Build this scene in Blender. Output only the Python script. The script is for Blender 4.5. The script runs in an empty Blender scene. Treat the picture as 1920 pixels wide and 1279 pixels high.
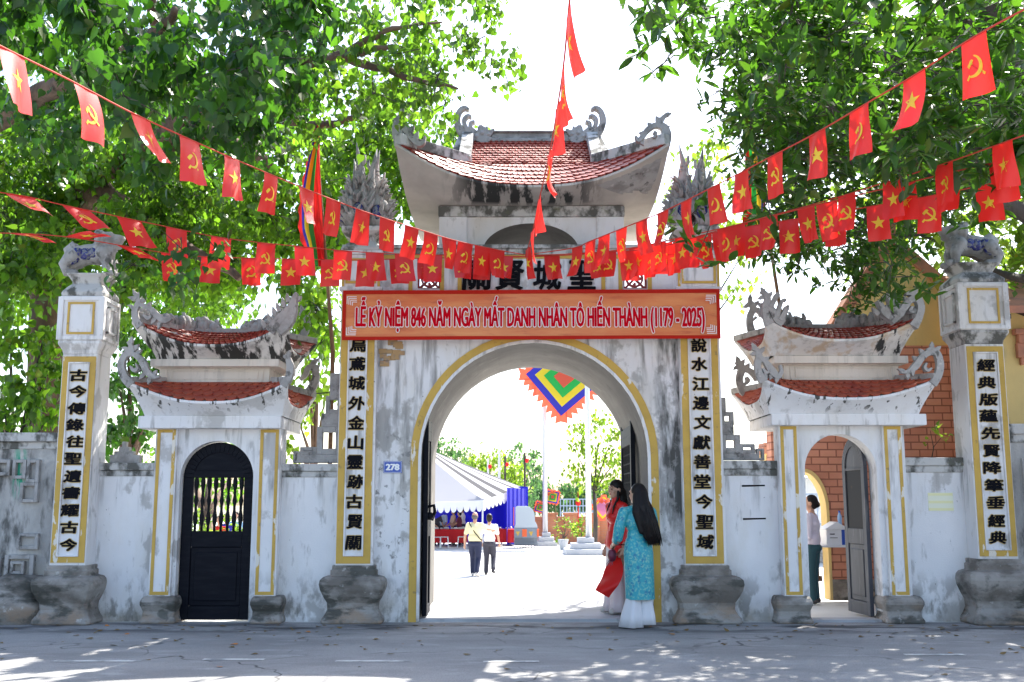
import bpy, math, random
import numpy as np
from mathutils import Vector, Matrix
R = math.radians
random.seed(7)
sc = bpy.context.scene
col = sc.collection

# ------------------------------------------------------------------ camera, sky, sun, exposure
F, CX, CY, PITCH, CAMZ = 1984.0, 960.0, 639.5, R(8.74), 1.4
cam_d = bpy.data.cameras.new('camera'); cam_d.sensor_width = 36; cam_d.lens = F / 1920 * 36
cam_d.clip_start = 0.1; cam_d.clip_end = 3000
cam = bpy.data.objects.new('camera', cam_d); col.objects.link(cam)
cam.location = (0, 0, CAMZ); cam.rotation_euler = (R(90) + PITCH, 0, 0)
sc.camera = cam

SUN_EL, SUN_AZ = 52, 30            # azimuth measured from +Y (behind the gate) towards +X
w = bpy.data.worlds.new('World'); sc.world = w; w.use_nodes = True
nt = w.node_tree; bg = nt.nodes['Background']
sky = nt.nodes.new('ShaderNodeTexSky'); sky.sky_type = 'NISHITA'; sky.sun_disc = False
sky.sun_elevation = R(SUN_EL); sky.sun_rotation = R(SUN_AZ); sky.dust_density = 2.5; sky.air_density = 1.0; sky.ozone_density = 1.0
nt.links.new(sky.outputs[0], bg.inputs[0]); bg.inputs[1].default_value = 0.15
sun_d = bpy.data.lights.new('sun', 'SUN'); sun_d.energy = 4.2; sun_d.angle = R(0.5); sun_d.color = (1, 0.95, 0.87)
sun = bpy.data.objects.new('sun', sun_d); col.objects.link(sun)
sd = Vector((math.sin(R(SUN_AZ)) * math.cos(R(SUN_EL)), math.cos(R(SUN_AZ)) * math.cos(R(SUN_EL)), math.sin(R(SUN_EL))))
sun.rotation_euler = sd.to_track_quat('Z', 'Y').to_euler()
sun.location = sd * 60
sc.view_settings.view_transform = 'Standard'; sc.view_settings.look = 'None'
sc.view_settings.gamma = 1; sc.view_settings.exposure = 1.65
sc.cycles.max_bounces = 8; sc.cycles.diffuse_bounces = 4; sc.cycles.transmission_bounces = 6
sc.cycles.sample_clamp_indirect = 6

# ------------------------------------------------------------------ helpers
def at(px, py, Y):
    """point on the upright plane y=Y seen at a pixel of the 1920 px wide photograph"""
    u = (px - CX) / F; v = -(py - CY) / F
    dy = math.cos(PITCH) - v * math.sin(PITCH); dz = math.sin(PITCH) + v * math.cos(PITCH)
    t = Y / dy
    return Vector((u * t, Y, CAMZ + dz * t))
def ground(px, py, z=0.0):
    u = (px - CX) / F; v = -(py - CY) / F
    dy = math.cos(PITCH) - v * math.sin(PITCH); dz = math.sin(PITCH) + v * math.cos(PITCH)
    t = (z - CAMZ) / dz
    return Vector((u * t, dy * t, z))
def V(*a): return Vector(a)

ORG = {}
def world_org(o):
    if o is None: return Vector((0, 0, 0))
    return ORG.get(o.name, Vector((0, 0, 0)))

class MB:
    def __init__(s): s.v = []; s.f = []; s.m = []; s.mi = 0
    def poly(s, pts):
        i = len(s.v); s.v += [Vector(p) for p in pts]; s.f.append(tuple(range(i, i + len(pts)))); s.m.append(s.mi)
    def raw(s, v, f):
        i = len(s.v); s.v += [Vector(p) for p in v]
        for q in f: s.f.append(tuple(i + k for k in q)); s.m.append(s.mi)
    def hexa(s, b, t):
        s.raw(list(b) + list(t), [(3, 2, 1, 0), (4, 5, 6, 7), (0, 1, 5, 4), (1, 2, 6, 5), (2, 3, 7, 6), (3, 0, 4, 7)])
    def box(s, x0, x1, y0, y1, z0, z1):
        if x0 > x1: x0, x1 = x1, x0
        s.hexa([(x0, y0, z0), (x1, y0, z0), (x1, y1, z0), (x0, y1, z0)], [(x0, y0, z1), (x1, y0, z1), (x1, y1, z1), (x0, y1, z1)])
    def prism(s, pts, off):
        n = len(pts); a = [Vector(p) for p in pts]; b = [p + Vector(off) for p in a]
        s.raw(a + b, [tuple(range(n)), tuple(range(2 * n - 1, n - 1, -1))] + [(i, i + n, (i + 1) % n + n, (i + 1) % n) for i in range(n)])
    def loft(s, rings, closed=True, caps=True):
        n = len(rings[0]); i0 = len(s.v)
        for r in rings: s.v += [Vector(p) for p in r]
        for k in range(len(rings) - 1):
            for j in range(n if closed else n - 1):
                a = i0 + k * n + j; b = i0 + k * n + (j + 1) % n
                s.f.append((a, b, b + n, a + n)); s.m.append(s.mi)
        if caps and closed:
            s.f.append(tuple(i0 + j for j in range(n - 1, -1, -1))); s.m.append(s.mi)
            e = i0 + (len(rings) - 1) * n
            s.f.append(tuple(e + j for j in range(n))); s.m.append(s.mi)
    def tube(s, pts, rad, n=8, flat=1.0, caps=True):
        pts = [Vector(p) for p in pts]
        if not hasattr(rad, '__len__'): rad = [rad] * len(pts)
        rings = []; ref = None
        for i, p in enumerate(pts):
            d = (pts[min(i + 1, len(pts) - 1)] - pts[max(i - 1, 0)])
            d = d.normalized() if d.length > 1e-9 else Vector((0, 0, 1))
            if ref is None:
                ref = Vector((0, 1, 0)) if abs(d.y) < 0.9 else Vector((1, 0, 0))
            a = (ref - d * ref.dot(d)).normalized(); ref = a; b = d.cross(a)
            rings.append([p + (a * math.cos(2 * math.pi * k / n) * flat + b * math.sin(2 * math.pi * k / n)) * rad[i] for k in range(n)])
        s.loft(rings, True, caps)
    def ball(s, c, r, nu=12, nv=8, rot=None):
        if not hasattr(r, '__len__'): r = (r, r, r)
        c = Vector(c); i0 = len(s.v); vs = []
        for j in range(nv + 1):
            t = math.pi * j / nv
            for k in range(nu):
                a = 2 * math.pi * k / nu
                p = Vector((r[0] * math.sin(t) * math.cos(a), r[1] * math.sin(t) * math.sin(a), r[2] * math.cos(t)))
                vs.append(c + (rot @ p if rot else p))
        fs = [(j * nu + k, (j + 1) * nu + k, (j + 1) * nu + (k + 1) % nu, j * nu + (k + 1) % nu) for j in range(nv) for k in range(nu)]
        s.raw(vs, fs)
    def grid(s, fn, nu, nv):
        vs = [fn(i / nu, j / nv) for j in range(nv + 1) for i in range(nu + 1)]
        fs = [(j * (nu + 1) + i, j * (nu + 1) + i + 1, (j + 1) * (nu + 1) + i + 1, (j + 1) * (nu + 1) + i) for j in range(nv) for i in range(nu)]
        s.raw(vs, fs)
    def rects(s, prof, cx, cy):
        """stack of rectangular rings (hx, hy, z), corners slightly cut"""
        rings = []
        for hx, hy, z in prof:
            c = min(hx, hy) * 0.10
            rings.append([V(cx - hx + c, cy - hy, z), V(cx + hx - c, cy - hy, z), V(cx + hx, cy - hy + c, z), V(cx + hx, cy + hy - c, z),
                          V(cx + hx - c, cy + hy, z), V(cx - hx + c, cy + hy, z), V(cx - hx, cy + hy - c, z), V(cx - hx, cy - hy + c, z)])
        s.loft(rings)
    def build(s, name, mats, parent=None, smooth=False, bevel=0, local=False, angle=None):
        me = bpy.data.meshes.new(name)
        org = Vector((0, 0, 0)) if local else world_org(parent)
        me.from_pydata([tuple(p - org) for p in s.v], [], s.f); me.update()
        if not isinstance(mats, (list, tuple)): mats = [mats]
        for m in mats: me.materials.append(m)
        if len(mats) > 1: me.polygons.foreach_set('material_index', s.m)
        if smooth: me.polygons.foreach_set('use_smooth', [True] * len(me.polygons))
        o = bpy.data.objects.new(name, me); col.objects.link(o)
        if parent: o.parent = parent
        if local and parent is None: pass
        ORG[o.name] = org
        if bevel:
            b = o.modifiers.new('bevel', 'BEVEL'); b.width = bevel; b.segments = 2; b.limit_method = 'ANGLE'; b.angle_limit = R(40)
        if angle:
            try:
                me.polygons.foreach_set('use_smooth', [True] * len(me.polygons)); me.set_sharp_from_angle(angle=R(angle))
            except Exception: pass
        return o

def tag(o, label=None, cat=None, group=None, kind=None):
    if label: o['label'] = label
    if cat: o['category'] = cat
    if group: o['group'] = group
    if kind: o['kind'] = kind
    return o
def thing(name, label, cat, loc=(0, 0, 0), group=None):
    o = bpy.data.objects.new(name, None); col.objects.link(o); o.location = loc; o.empty_display_size = 0.2
    ORG[o.name] = Vector(loc)
    return tag(o, label, cat, group)
def child_local(name, parent, loc, rot, mesh_builder, mats, **k):
    """a part with its own pivot and rotation; mesh_builder holds local coordinates"""
    o = mesh_builder.build(name, mats, None, local=True, **k)
    o.parent = parent; o.location = Vector(loc) - world_org(parent); o.rotation_euler = rot
    return o
def crom(pts, n=6):
    """Catmull-Rom through tuples of any length"""
    P = [np.array(p, float) for p in pts]; P = [2 * P[0] - P[1]] + P + [2 * P[-1] - P[-2]]; out = []
    for i in range(1, len(P) - 2):
        for k in range(n):
            t = k / n; a, b, c, d = P[i - 1], P[i], P[i + 1], P[i + 2]
            out.append(0.5 * ((2 * b) + (-a + c) * t + (2 * a - 5 * b + 4 * c - d) * t * t + (-a + 3 * b - 3 * c + d) * t ** 3))
    out.append(P[-2]); return out

# ------------------------------------------------------------------ materials
class NT:
    def __init__(s, name):
        s.mat = bpy.data.materials.new(name); s.mat.use_nodes = True; s.t = s.mat.node_tree
        s.b = s.t.nodes['Principled BSDF']; s.out = s.t.nodes['Material Output']
    def n(s, typ, **k):
        o = s.t.nodes.new(typ)
        for a, v in k.items(): setattr(o, a, v)
        return o
    def l(s, a, b): s.t.links.new(a, b)
def noise_mask(T, scale, stretch, lo, hi, detail=5, rough=0.6, seed=0.0, src=None):
    if src is None: src = T.n('ShaderNodeNewGeometry').outputs['Position']
    mp = T.n('ShaderNodeMapping'); mp.inputs['Scale'].default_value = stretch; mp.inputs['Location'].default_value = (seed, seed * 1.7, seed * .6)
    no = T.n('ShaderNodeTexNoise'); no.inputs['Scale'].default_value = scale; no.inputs['Detail'].default_value = detail; no.inputs['Roughness'].default_value = rough
    mr = T.n('ShaderNodeMapRange'); mr.inputs[1].default_value = lo; mr.inputs[2].default_value = hi
    T.l(src, mp.inputs['Vector']); T.l(mp.outputs[0], no.inputs['Vector']); T.l(no.outputs['Fac'], mr.inputs[0])
    return mr.outputs[0]
def band_mask(T, axis, a, b, fade):
    g = T.n('ShaderNodeNewGeometry'); sp = T.n('ShaderNodeSeparateXYZ'); T.l(g.outputs['Position'], sp.inputs[0])
    m1 = T.n('ShaderNodeMapRange'); m1.inputs[1].default_value = a - fade; m1.inputs[2].default_value = a + fade
    m2 = T.n('ShaderNodeMapRange'); m2.inputs[1].default_value = b + fade; m2.inputs[2].default_value = b - fade
    T.l(sp.outputs[axis], m1.inputs[0]); T.l(sp.outputs[axis], m2.inputs[0])
    mu = T.n('ShaderNodeMath', operation='MULTIPLY'); T.l(m1.outputs[0], mu.inputs[0]); T.l(m2.outputs[0], mu.inputs[1])
    return mu.outputs[0]
def mul(T, a, b):
    mu = T.n('ShaderNodeMath', operation='MULTIPLY'); T.l(a, mu.inputs[0])
    if isinstance(b, (int, float)): mu.inputs[1].default_value = b
    else: T.l(b, mu.inputs[1])
    return mu.outputs[0]
def mixc(T, fac, a, b):
    mx = T.n('ShaderNodeMix', data_type='RGBA'); T.l(fac, mx.inputs[0])
    if isinstance(a, tuple): mx.inputs[6].default_value = (*a, 1)
    else: T.l(a, mx.inputs[6])
    if isinstance(b, tuple): mx.inputs[7].default_value = (*b, 1)
    else: T.l(b, mx.inputs[7])
    return mx.outputs[2]
def bump(T, scale, strength, dist=0.01, stretch=(1, 1, 1), detail=6):
    h = noise_mask(T, scale, stretch, 0.2, 0.8, detail)
    bp = T.n('ShaderNodeBump'); bp.inputs['Strength'].default_value = strength; bp.inputs['Distance'].default_value = dist
    T.l(h, bp.inputs['Height']); T.l(bp.outputs[0], T.b.inputs['Normal'])
def mat(name, base, rough=0.7, layers=(), bmp=None, metal=0, spec=None):
    """layers: (colour, scale, stretch, lo, hi, amount, (axis, a, b, fade) or list of them or None)"""
    T = NT(name); c = tuple(base); T.b.inputs['Base Color'].default_value = (*base, 1)
    T.b.inputs['Roughness'].default_value = rough; T.b.inputs['Metallic'].default_value = metal
    if spec is not None: T.b.inputs['Specular IOR Level'].default_value = spec
    for i, (lc, scale, st, lo, hi, amt, bands) in enumerate(layers):
        m = mul(T, noise_mask(T, scale, st, lo, hi, seed=3.1 * i), amt)
        if bands:
            for bd in (bands if isinstance(bands, list) else [bands]): m = mul(T, m, band_mask(T, *bd))
        c = mixc(T, m, c, tuple(lc))
    if not isinstance(c, tuple): T.l(c, T.b.inputs['Base Color'])
    if bmp: bump(T, *bmp)
    return T.mat
U = (1, 1, 1); ST = (3.2, 3.2, 0.35)
def plaster(name, base, extra=(), dirt=1.0):
    return mat(name, base, 0.85, [
        ((base[0] * .82, base[1] * .83, base[2] * .86), 0.9, U, .35, .75, .9, None),
        ((.62, .58, .50), 2.3, (1.5, 1.5, .5), .52, .75, .45 * dirt, None),
        ((.30, .29, .28), 5.5, (2, 2, .45), .60, .70, .55 * dirt, None),
        ((.10, .10, .095), 22, (1, 1, .8), .70, .74, .75 * dirt, None),
        ((.33, .29, .23), 2.6, U, .42, .62, .85, (2, -1, .20, .14)),
        ((.14, .13, .11), 5.0, (1.4, 1.4, .7), .50, .60, .7, (2, -1, .42, .22)),
        ((.14, .135, .125), 4.5, (2.0, 2.0, .22), .52, .68, .65 * dirt, (2, 1.45, 2.05, .22)),
        ((.14, .135, .125), 4.5, (2.0, 2.0, .20), .53, .68, .6 * dirt, (2, 2.9, 3.55, .25)),
        ((.12, .12, .11), 6, (2.0, 2.0, .25), .56, .68, .55 * dirt, (2, 2.05, 2.45, .16)),
        ((.12, .115, .105), 5, (2.0, 2.0, .22), .53, .66, .6 * dirt, (2, 4.1, 4.65, .2)),
        ((.58, .51, .40), 1.3, (1.2, 1.2, .4), .46, .70, .5 * dirt, (2, 2.4, 9, .5)),
        ((.38, .365, .345), 2.2, (1, 1, .8), .575, .63, .7 * dirt, None),
        *extra], (60, .25, .006))
MW = plaster('white_plaster', (.80, .79, .785))
# the arch wall: flaked patches of bare render and black mould down its right side
MWA = plaster('flaked_white_plaster', (.80, .79, .785), [
    ((.36, .35, .33), 2.4, (1.2, 1, .75), .55, .60, .9, [(0, -1.9, -.9, .12), (2, .3, 2.3, .25)]),
    ((.17, .17, .17), 9, U, .60, .65, .8, [(0, -1.9, -.9, .12), (2, .3, 2.3, .25)]),
    ((.055, .055, .05), 3.0, (2.2, 1, .40), .40, .54, .95, [(0, 1.78, 2.4, .10), (2, 1.0, 5, .3)]),
    ((.27, .265, .26), 3.2, (2.0, 1, .28), .50, .64, .9, [(0, -1.75, -.75, .12), (2, 2.0, 3.6, .3)]),
    ((.30, .29, .28), 7, U, .50, .60, .8, [(0, 1.72, 2.4, .08), (2, 0, 3.0, .3)]),
], 1.3)
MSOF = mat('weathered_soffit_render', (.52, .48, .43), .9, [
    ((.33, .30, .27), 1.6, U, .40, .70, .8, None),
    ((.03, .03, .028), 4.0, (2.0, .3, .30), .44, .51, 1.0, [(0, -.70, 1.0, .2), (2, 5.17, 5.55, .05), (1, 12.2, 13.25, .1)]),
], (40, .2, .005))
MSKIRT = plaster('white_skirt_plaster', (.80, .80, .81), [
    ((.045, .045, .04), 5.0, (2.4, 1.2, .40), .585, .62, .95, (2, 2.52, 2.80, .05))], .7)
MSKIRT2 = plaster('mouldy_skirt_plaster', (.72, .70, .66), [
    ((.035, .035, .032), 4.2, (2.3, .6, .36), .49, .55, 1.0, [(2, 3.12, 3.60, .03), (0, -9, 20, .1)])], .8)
MCEM = mat('grey_cement_ornament', (.38, .37, .36), .9, [
    ((.20, .19, .18), 5, U, .45, .65, .8, None), ((.07, .07, .065), 9, (1, 1, .6), .58, .66, .8, None),
    ((.60, .58, .55), 12, U, .62, .72, .6, None)], (30, .5, .01))
MBASE = mat('worn_stone_base', (.34, .315, .285), .85, [
    ((.16, .14, .12), 2.2, (1, 1, 1.6), .42, .60, .95, None), ((.32, .23, .16), 2.3, (1, 1, 2.2), .46, .60, .85, (2, -1, .22, .08)), ((.055, .055, .045), 2.0, (1, 1, 2.5), .53, .62, .85, None),
    ((.10, .10, .085), 5, U, .58, .68, .8, None), ((.62, .60, .57), 7, U, .64, .72, .6, None)], (22, .5, .012))
MCAP = mat('mossy_cap_stone', (.52, .51, .49), .9, [
    ((.06, .06, .05), 4, (1.2, 1.2, .8), .46, .58, .9, None), ((.14, .15, .07), 6, U, .60, .70, .5, None)], (30, .5, .01))
MYEL = mat('ochre_border_paint', (.58, .37, .075), .75, [
    ((.42, .27, .06), 3, U, .45, .7, .7, None), ((.74, .70, .62), 3.2, (2, 2, .7), .605, .63, .95, None), ((.25, .18, .08), 12, U, .63, .70, .7, None)], (50, .2, .004))
MPALE = plaster('cream_plaster', (.72, .66, .58), (), .6)
MFAR = mat('grey_weathered_wall', (.46, .45, .43), .9, [
    ((.22, .21, .20), 1.6, (1.3, 1, .6), .40, .66, .9, None), ((.08, .08, .075), 3.4, (1.5, 1, .5), .52, .64, .9, None),
    ((.62, .60, .56), 2.2, U, .58, .68, .7, None), ((.42, .36, .26), 1.4, U, .40, .60, .8, (2, -1, .5, .2)),
    ((.02, .33, .20), 7, (3, 1, .5), .44, .52, .95, [(0, -6.10, -5.96, .02), (2, 1.55, 2.05, .12)])], (26, .5, .012))
MTILE = mat('terracotta_roof_tile', (.34, .055, .035), .42, [
    ((.20, .03, .025), 3.5, U, .4, .65, .8, None), ((.42, .11, .07), 14, U, .55, .7, .6, None), ((.06, .05, .045), 7, U, .62, .72, .6, None)], (60, .2, .003))
MTILES = mat('matt_roof_tile', (.42, .095, .045), .72, [
    ((.30, .05, .035), 3.5, U, .4, .65, .9, None), ((.60, .42, .34), 16, U, .68, .74, .6, None), ((.10, .06, .045), 8, U, .60, .72, .6, None)], (60, .3, .004))
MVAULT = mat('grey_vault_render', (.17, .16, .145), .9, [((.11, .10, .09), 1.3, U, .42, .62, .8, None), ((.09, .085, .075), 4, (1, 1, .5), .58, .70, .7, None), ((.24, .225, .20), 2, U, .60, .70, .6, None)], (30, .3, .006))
MDOOR = mat('black_painted_wood', (.004, .005, .010), .55, [((.011, .012, .017), 4, (1, 1, 6), .45, .7, .8, None)], (40, .15, .002, (1, 1, .1)), spec=.12)
MDOORW = mat('worn_grey_wood', (.055, .06, .075), .6, [((.03, .033, .042), 3, (1, 1, .25), .42, .62, .9, None), ((.16, .16, .165), 9, (2, 2, .2), .6, .7, .6, None)], (60, .3, .003, (1, 1, .1)))
MIRON = mat('dark_iron', (.006, .007, .010), .6, [((.05, .025, .015), 12, U, .62, .7, .6, None)], spec=.15)
MBLACK = mat('black_lettering', (.005, .005, .008), .7, [((.02, .02, .02), 30, U, .66, .74, .8, None)], spec=.1)
MGOLD = mat('gold_lettering_edge', (.55, .40, .16), .6)
MMOSA = mat('blue_ceramic_mosaic', (.17, .175, .20), .25, [((.015, .02, .16), 26, U, .47, .50, 1, None), ((.05, .05, .06), 40, U, .58, .62, .8, None)], (60, .4, .005))
MREDL = mat('red_painted_lattice', (.30, .03, .03), .55, [((.16, .03, .03), 6, U, .5, .7, .7, None)])
MASPH = mat('old_asphalt', (.36, .355, .35), .88, [
    ((.26, .257, .255), .55, (1, 2.0, 1), .40, .62, .9, None), ((.45, .45, .455), 1.6, (1, 2.2, 1), .55, .70, .7, None),
    ((.15, .15, .155), 90, U, .50, .62, .6, None), ((.36, .36, .36), 130, U, .62, .68, .6, None),
    ((.06, .06, .065), 1.7, (.7, 1.6, 1), .46, .58, .85, (1, 12.0, 12.9, .30)), ((.34, .34, .34), .8, (1.2, 3, 1), .60, .68, .5, None)], (160, .6, .006), spec=.2)
def add_cracks(m_, scale, width, c, amount):
    t = m_.node_tree; b = t.nodes['Principled BSDF']; src = b.inputs['Base Color'].links[0].from_socket
    class W: pass
    T = NT.__new__(NT); T.mat = m_; T.t = t; T.b = b; T.out = t.nodes['Material Output']
    g = T.n('ShaderNodeNewGeometry'); n = T.n('ShaderNodeTexNoise'); n.inputs['Scale'].default_value = 1.8; T.l(g.outputs['Position'], n.inputs['Vector'])
    ad = T.n('ShaderNodeMix', data_type='RGBA', blend_type='ADD'); ad.inputs[0].default_value = .9; T.l(g.outputs['Position'], ad.inputs[6]); T.l(n.outputs['Color'], ad.inputs[7])
    v = T.n('ShaderNodeTexVoronoi', feature='DISTANCE_TO_EDGE'); v.inputs['Scale'].default_value = scale; T.l(ad.outputs[2], v.inputs['Vector'])
    mr = T.n('ShaderNodeMapRange'); mr.inputs[1].default_value = width; mr.inputs[2].default_value = width * .3; T.l(v.outputs['Distance'], mr.inputs[0])
    k = mul(T, mul(T, mr.outputs[0], noise_mask(T, .9, U, .45, .6, seed=9)), amount)
    T.l(mixc(T, k, src, c), b.inputs['Base Color'])
add_cracks(MASPH, .55, .012, (.07, .07, .07), .85)
MPAVE = mat('pale_courtyard_paving', (.62, .61, .58), .8, [((.50, .49, .47), .5, U, .4, .65, .8, None), ((.40, .39, .37), 3, U, .60, .72, .6, None)], (60, .2, .003))
MTHR = mat('threshold_concrete', (.42, .43, .45), .85, [((.30, .30, .31), 1.2, U, .4, .65, .8, None), ((.22, .21, .20), 6, U, .6, .7, .6, None)], (60, .3, .004))
MPAINT = mat('worn_road_paint', (.62, .62, .60), .8, [((.24, .245, .25), 5, (1, 1, 1), .46, .60, .9, None)], (120, .3, .003))
MEARTH = mat('dry_earth', (.26, .22, .17), .95, [((.14, .15, .07), .3, U, .45, .6, .9, None)])
MBARK = mat('brown_bark', (.16, .10, .07), .9, [((.07, .05, .04), 6, (1, 1, .3), .45, .62, .8, None), ((.24, .17, .12), 4, U, .58, .7, .6, None)], (18, .7, .02, (1, 1, .3)))
MBARKD = mat('dark_bark', (.055, .045, .038), .9, [((.11, .09, .07), 5, (1, 1, .3), .5, .66, .7, None)], (18, .7, .02, (1, 1, .3)))
MSTR = mat('red_string', (.55, .05, .03), .8)
MWOODY = mat('bamboo_pole', (.22, .12, .06), .7)

def leaf_mat(name, c1, c2, trans, tcol, rough=.38):
    T = NT(name); g = T.n('ShaderNodeNewGeometry')
    rp = T.n('ShaderNodeValToRGB'); e = rp.color_ramp.elements
    e[0].color = (*c1, 1); e[1].color = (*c2, 1); e[1].position = .9
    x = rp.color_ramp.elements.new(.97); x.color = (c2[0] * 3.2, c2[1] * 1.6, c2[2] * .9, 1)
    T.l(g.outputs['Random Per Island'], rp.inputs[0]); T.l(rp.outputs[0], T.b.inputs['Base Color'])
    T.b.inputs['Roughness'].default_value = rough; T.b.inputs['Specular IOR Level'].default_value = .4
    tr = T.n('ShaderNodeBsdfTranslucent')
    mx = mixc(T, g.outputs['Random Per Island'], tuple(tcol), (tcol[0] * .55, tcol[1] * .72, tcol[2] * .6)); T.l(mx, tr.inputs[0])
    ms = T.n('ShaderNodeMixShader'); wn = T.n('ShaderNodeTexWhiteNoise', noise_dimensions='1D'); T.l(g.outputs['Random Per Island'], wn.inputs['W'])
    mr = T.n('ShaderNodeMapRange'); mr.inputs[3].default_value = trans * .45; mr.inputs[4].default_value = min(.85, trans * 1.75); T.l(wn.outputs['Value'], mr.inputs[0]); T.l(mr.outputs[0], ms.inputs[0])
    T.l(T.b.outputs[0], ms.inputs[1]); T.l(tr.outputs[0], ms.inputs[2]); T.l(ms.outputs[0], T.out.inputs[0])
    return T.mat
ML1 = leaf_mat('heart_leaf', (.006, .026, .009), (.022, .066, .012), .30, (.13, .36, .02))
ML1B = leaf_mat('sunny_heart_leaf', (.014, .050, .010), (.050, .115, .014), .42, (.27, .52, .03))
ML2 = leaf_mat('long_leaf', (.009, .032, .008), (.030, .072, .012), .30, (.15, .36, .02))
ML3 = leaf_mat('far_leaf', (.035, .085, .045), (.06, .13, .05), .35, (.18, .36, .10), .6)
ML4 = leaf_mat('sunny_leaf', (.05, .10, .015), (.10, .16, .02), .45, (.36, .54, .04), .5)
def cloth(name, c, trans=.3, rough=.7, tc=None, spec=.5):
    T = NT(name); T.b.inputs['Specular IOR Level'].default_value = spec; T.b.inputs['Base Color'].default_value = (*c, 1); T.b.inputs['Roughness'].default_value = rough
    tr = T.n('ShaderNodeBsdfTranslucent'); tr.inputs[0].default_value = (*(tc or c), 1)
    ms = T.n('ShaderNodeMixShader'); ms.inputs[0].default_value = trans
    T.l(T.b.outputs[0], ms.inputs[1]); T.l(tr.outputs[0], ms.inputs[2]); T.l(ms.outputs[0], T.out.inputs[0])
    return T.mat
MFLAG = cloth('red_satin_flag', (.72, .010, .008), .36, .42, (.85, .02, .012), .9)
for _n in MFLAG.node_tree.nodes:
    if _n.type == 'BSDF_PRINCIPLED': _n.inputs['Sheen Weight'].default_value = .55; _n.inputs['Sheen Roughness'].default_value = .35; _n.inputs['Sheen Tint'].default_value = (1, .55, .5, 1)
MEMB = cloth('yellow_emblem_print', (.92, .66, .05), .25, .5)
MCR = cloth('red_cloth', (.70, .02, .02), .25); MCB = cloth('blue_cloth', (.03, .03, .40), .2); MCY = cloth('yellow_cloth', (.85, .62, .03), .3)
MCG = cloth('green_cloth', (.02, .42, .07), .3); MCP = cloth('pink_cloth', (.75, .25, .42), .3); MCO = cloth('coral_cloth', (.72, .10, .05), .3)
MBLUEC = cloth('royal_blue_curtain', (.008, .008, .42), .15, .8)
MTENT = cloth('white_tent_fabric', (.75, .75, .76), .2, .6)
MTROOF = cloth('greyish_tent_roof', (.36, .36, .38), .1, .9, None, 0)
MTENTG = cloth('grey_tent_stripe', (.10, .10, .105), .1, .9, None, 0)
MREDT = cloth('red_tablecloth', (.48, .006, .012), .05, .8)
# ------------------------------------------------------------------ generic builders
def arch_pts(xl, xr, zs, rise, n=28):
    c = (xl + xr) / 2; h = (xr - xl) / 2
    return [(c - h * math.cos(math.pi * k / n), zs + rise * math.sin(math.pi * k / n)) for k in range(n + 1)]
def arch_wall(mb, x0, x1, z0, z1, xl, xr, zs, rise, y0, y1, n=28, reveal_mi=None, top=True):
    A = arch_pts(xl, xr, zs, rise, n); keep = mb.mi
    for y, fl in ((y0, False), (y1, True)):
        def q(p):
            p = [(a, y, b) for a, b in p]; mb.poly(p[::-1] if fl else p)
        q([(x0, z0), (xl, z0), (xl, zs), (x0, zs)]); q([(xr, z0), (x1, z0), (x1, zs), (xr, zs)])
        q([(x0, zs), (xl, zs), (xl, z1), (x0, z1)]); q([(xr, zs), (x1, zs), (x1, z1), (xr, z1)])
        for (a, b), (c, d) in zip(A[:-1], A[1:]): q([(a, b), (c, d), (c, z1), (a, z1)])
    mb.poly([(x0, y0, z0), (x0, y0, z1), (x0, y1, z1), (x0, y1, z0)]); mb.poly([(x1, y0, z0), (x1, y1, z0), (x1, y1, z1), (x1, y0, z1)])
    if top: mb.poly([(x0, y0, z1), (x1, y0, z1), (x1, y1, z1), (x0, y1, z1)])
    if reveal_mi is not None: mb.mi = reveal_mi
    P = [(xl, z0)] + A + [(xr, z0)]
    for (a, b), (c, d) in zip(P[:-1], P[1:]): mb.poly([(a, y0, b), (a, y1, b), (c, y1, d), (c, y0, d)])
    mb.mi = keep
def arch_band(mb, xl, xr, z0, zs, rise, w, y0, y1, n=28):
    I = [(xl, z0)] + arch_pts(xl, xr, zs, rise, n) + [(xr, z0)]
    O = [(xl - w, z0)] + arch_pts(xl - w, xr + w, zs, rise + w, n) + [(xr + w, z0)]
    for k in range(len(I) - 1):
        a, b, c, d = I[k], I[k + 1], O[k + 1], O[k]
        mb.hexa([(a[0], y0, a[1]), (b[0], y0, b[1]), (c[0], y0, c[1]), (d[0], y0, d[1])], [(a[0], y1, a[1]), (b[0], y1, b[1]), (c[0], y1, c[1]), (d[0], y1, d[1])])
def frame(mb, x0, x1, z0, z1, w, y0, y1):
    mb.box(x0, x0 + w, y0, y1, z0, z1); mb.box(x1 - w, x1, y0, y1, z0, z1)
    mb.box(x0 + w, x1 - w, y0, y1, z0, z0 + w); mb.box(x0 + w, x1 - w, y0, y1, z1 - w, z1)
def band(mb, pix, Y, thick=.07, n=6, shear=0.0):
    """scroll of varying width traced in its own upright plane, given a real thickness; pix = (px, py, full width px)"""
    c = crom(pix, n); L = []; Rr = []
    for i, p in enumerate(c):
        d = c[min(i + 1, len(c) - 1)][:2] - c[max(i - 1, 0)][:2]; d = d / (np.linalg.norm(d) + 1e-9)
        nn = np.array([-d[1], d[0]]) * max(p[2], .6) / 2
        L.append(p[:2] + nn); Rr.append(p[:2] - nn)
    f = lambda q, y: at(q[0], q[1], Y) + Vector((shear * y, y, 0))
    rings = [[f(a, 0), f(b, 0), f(b, thick), f(a, thick)] for a, b in zip(L, Rr)]
    mb.loft(rings)
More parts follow.
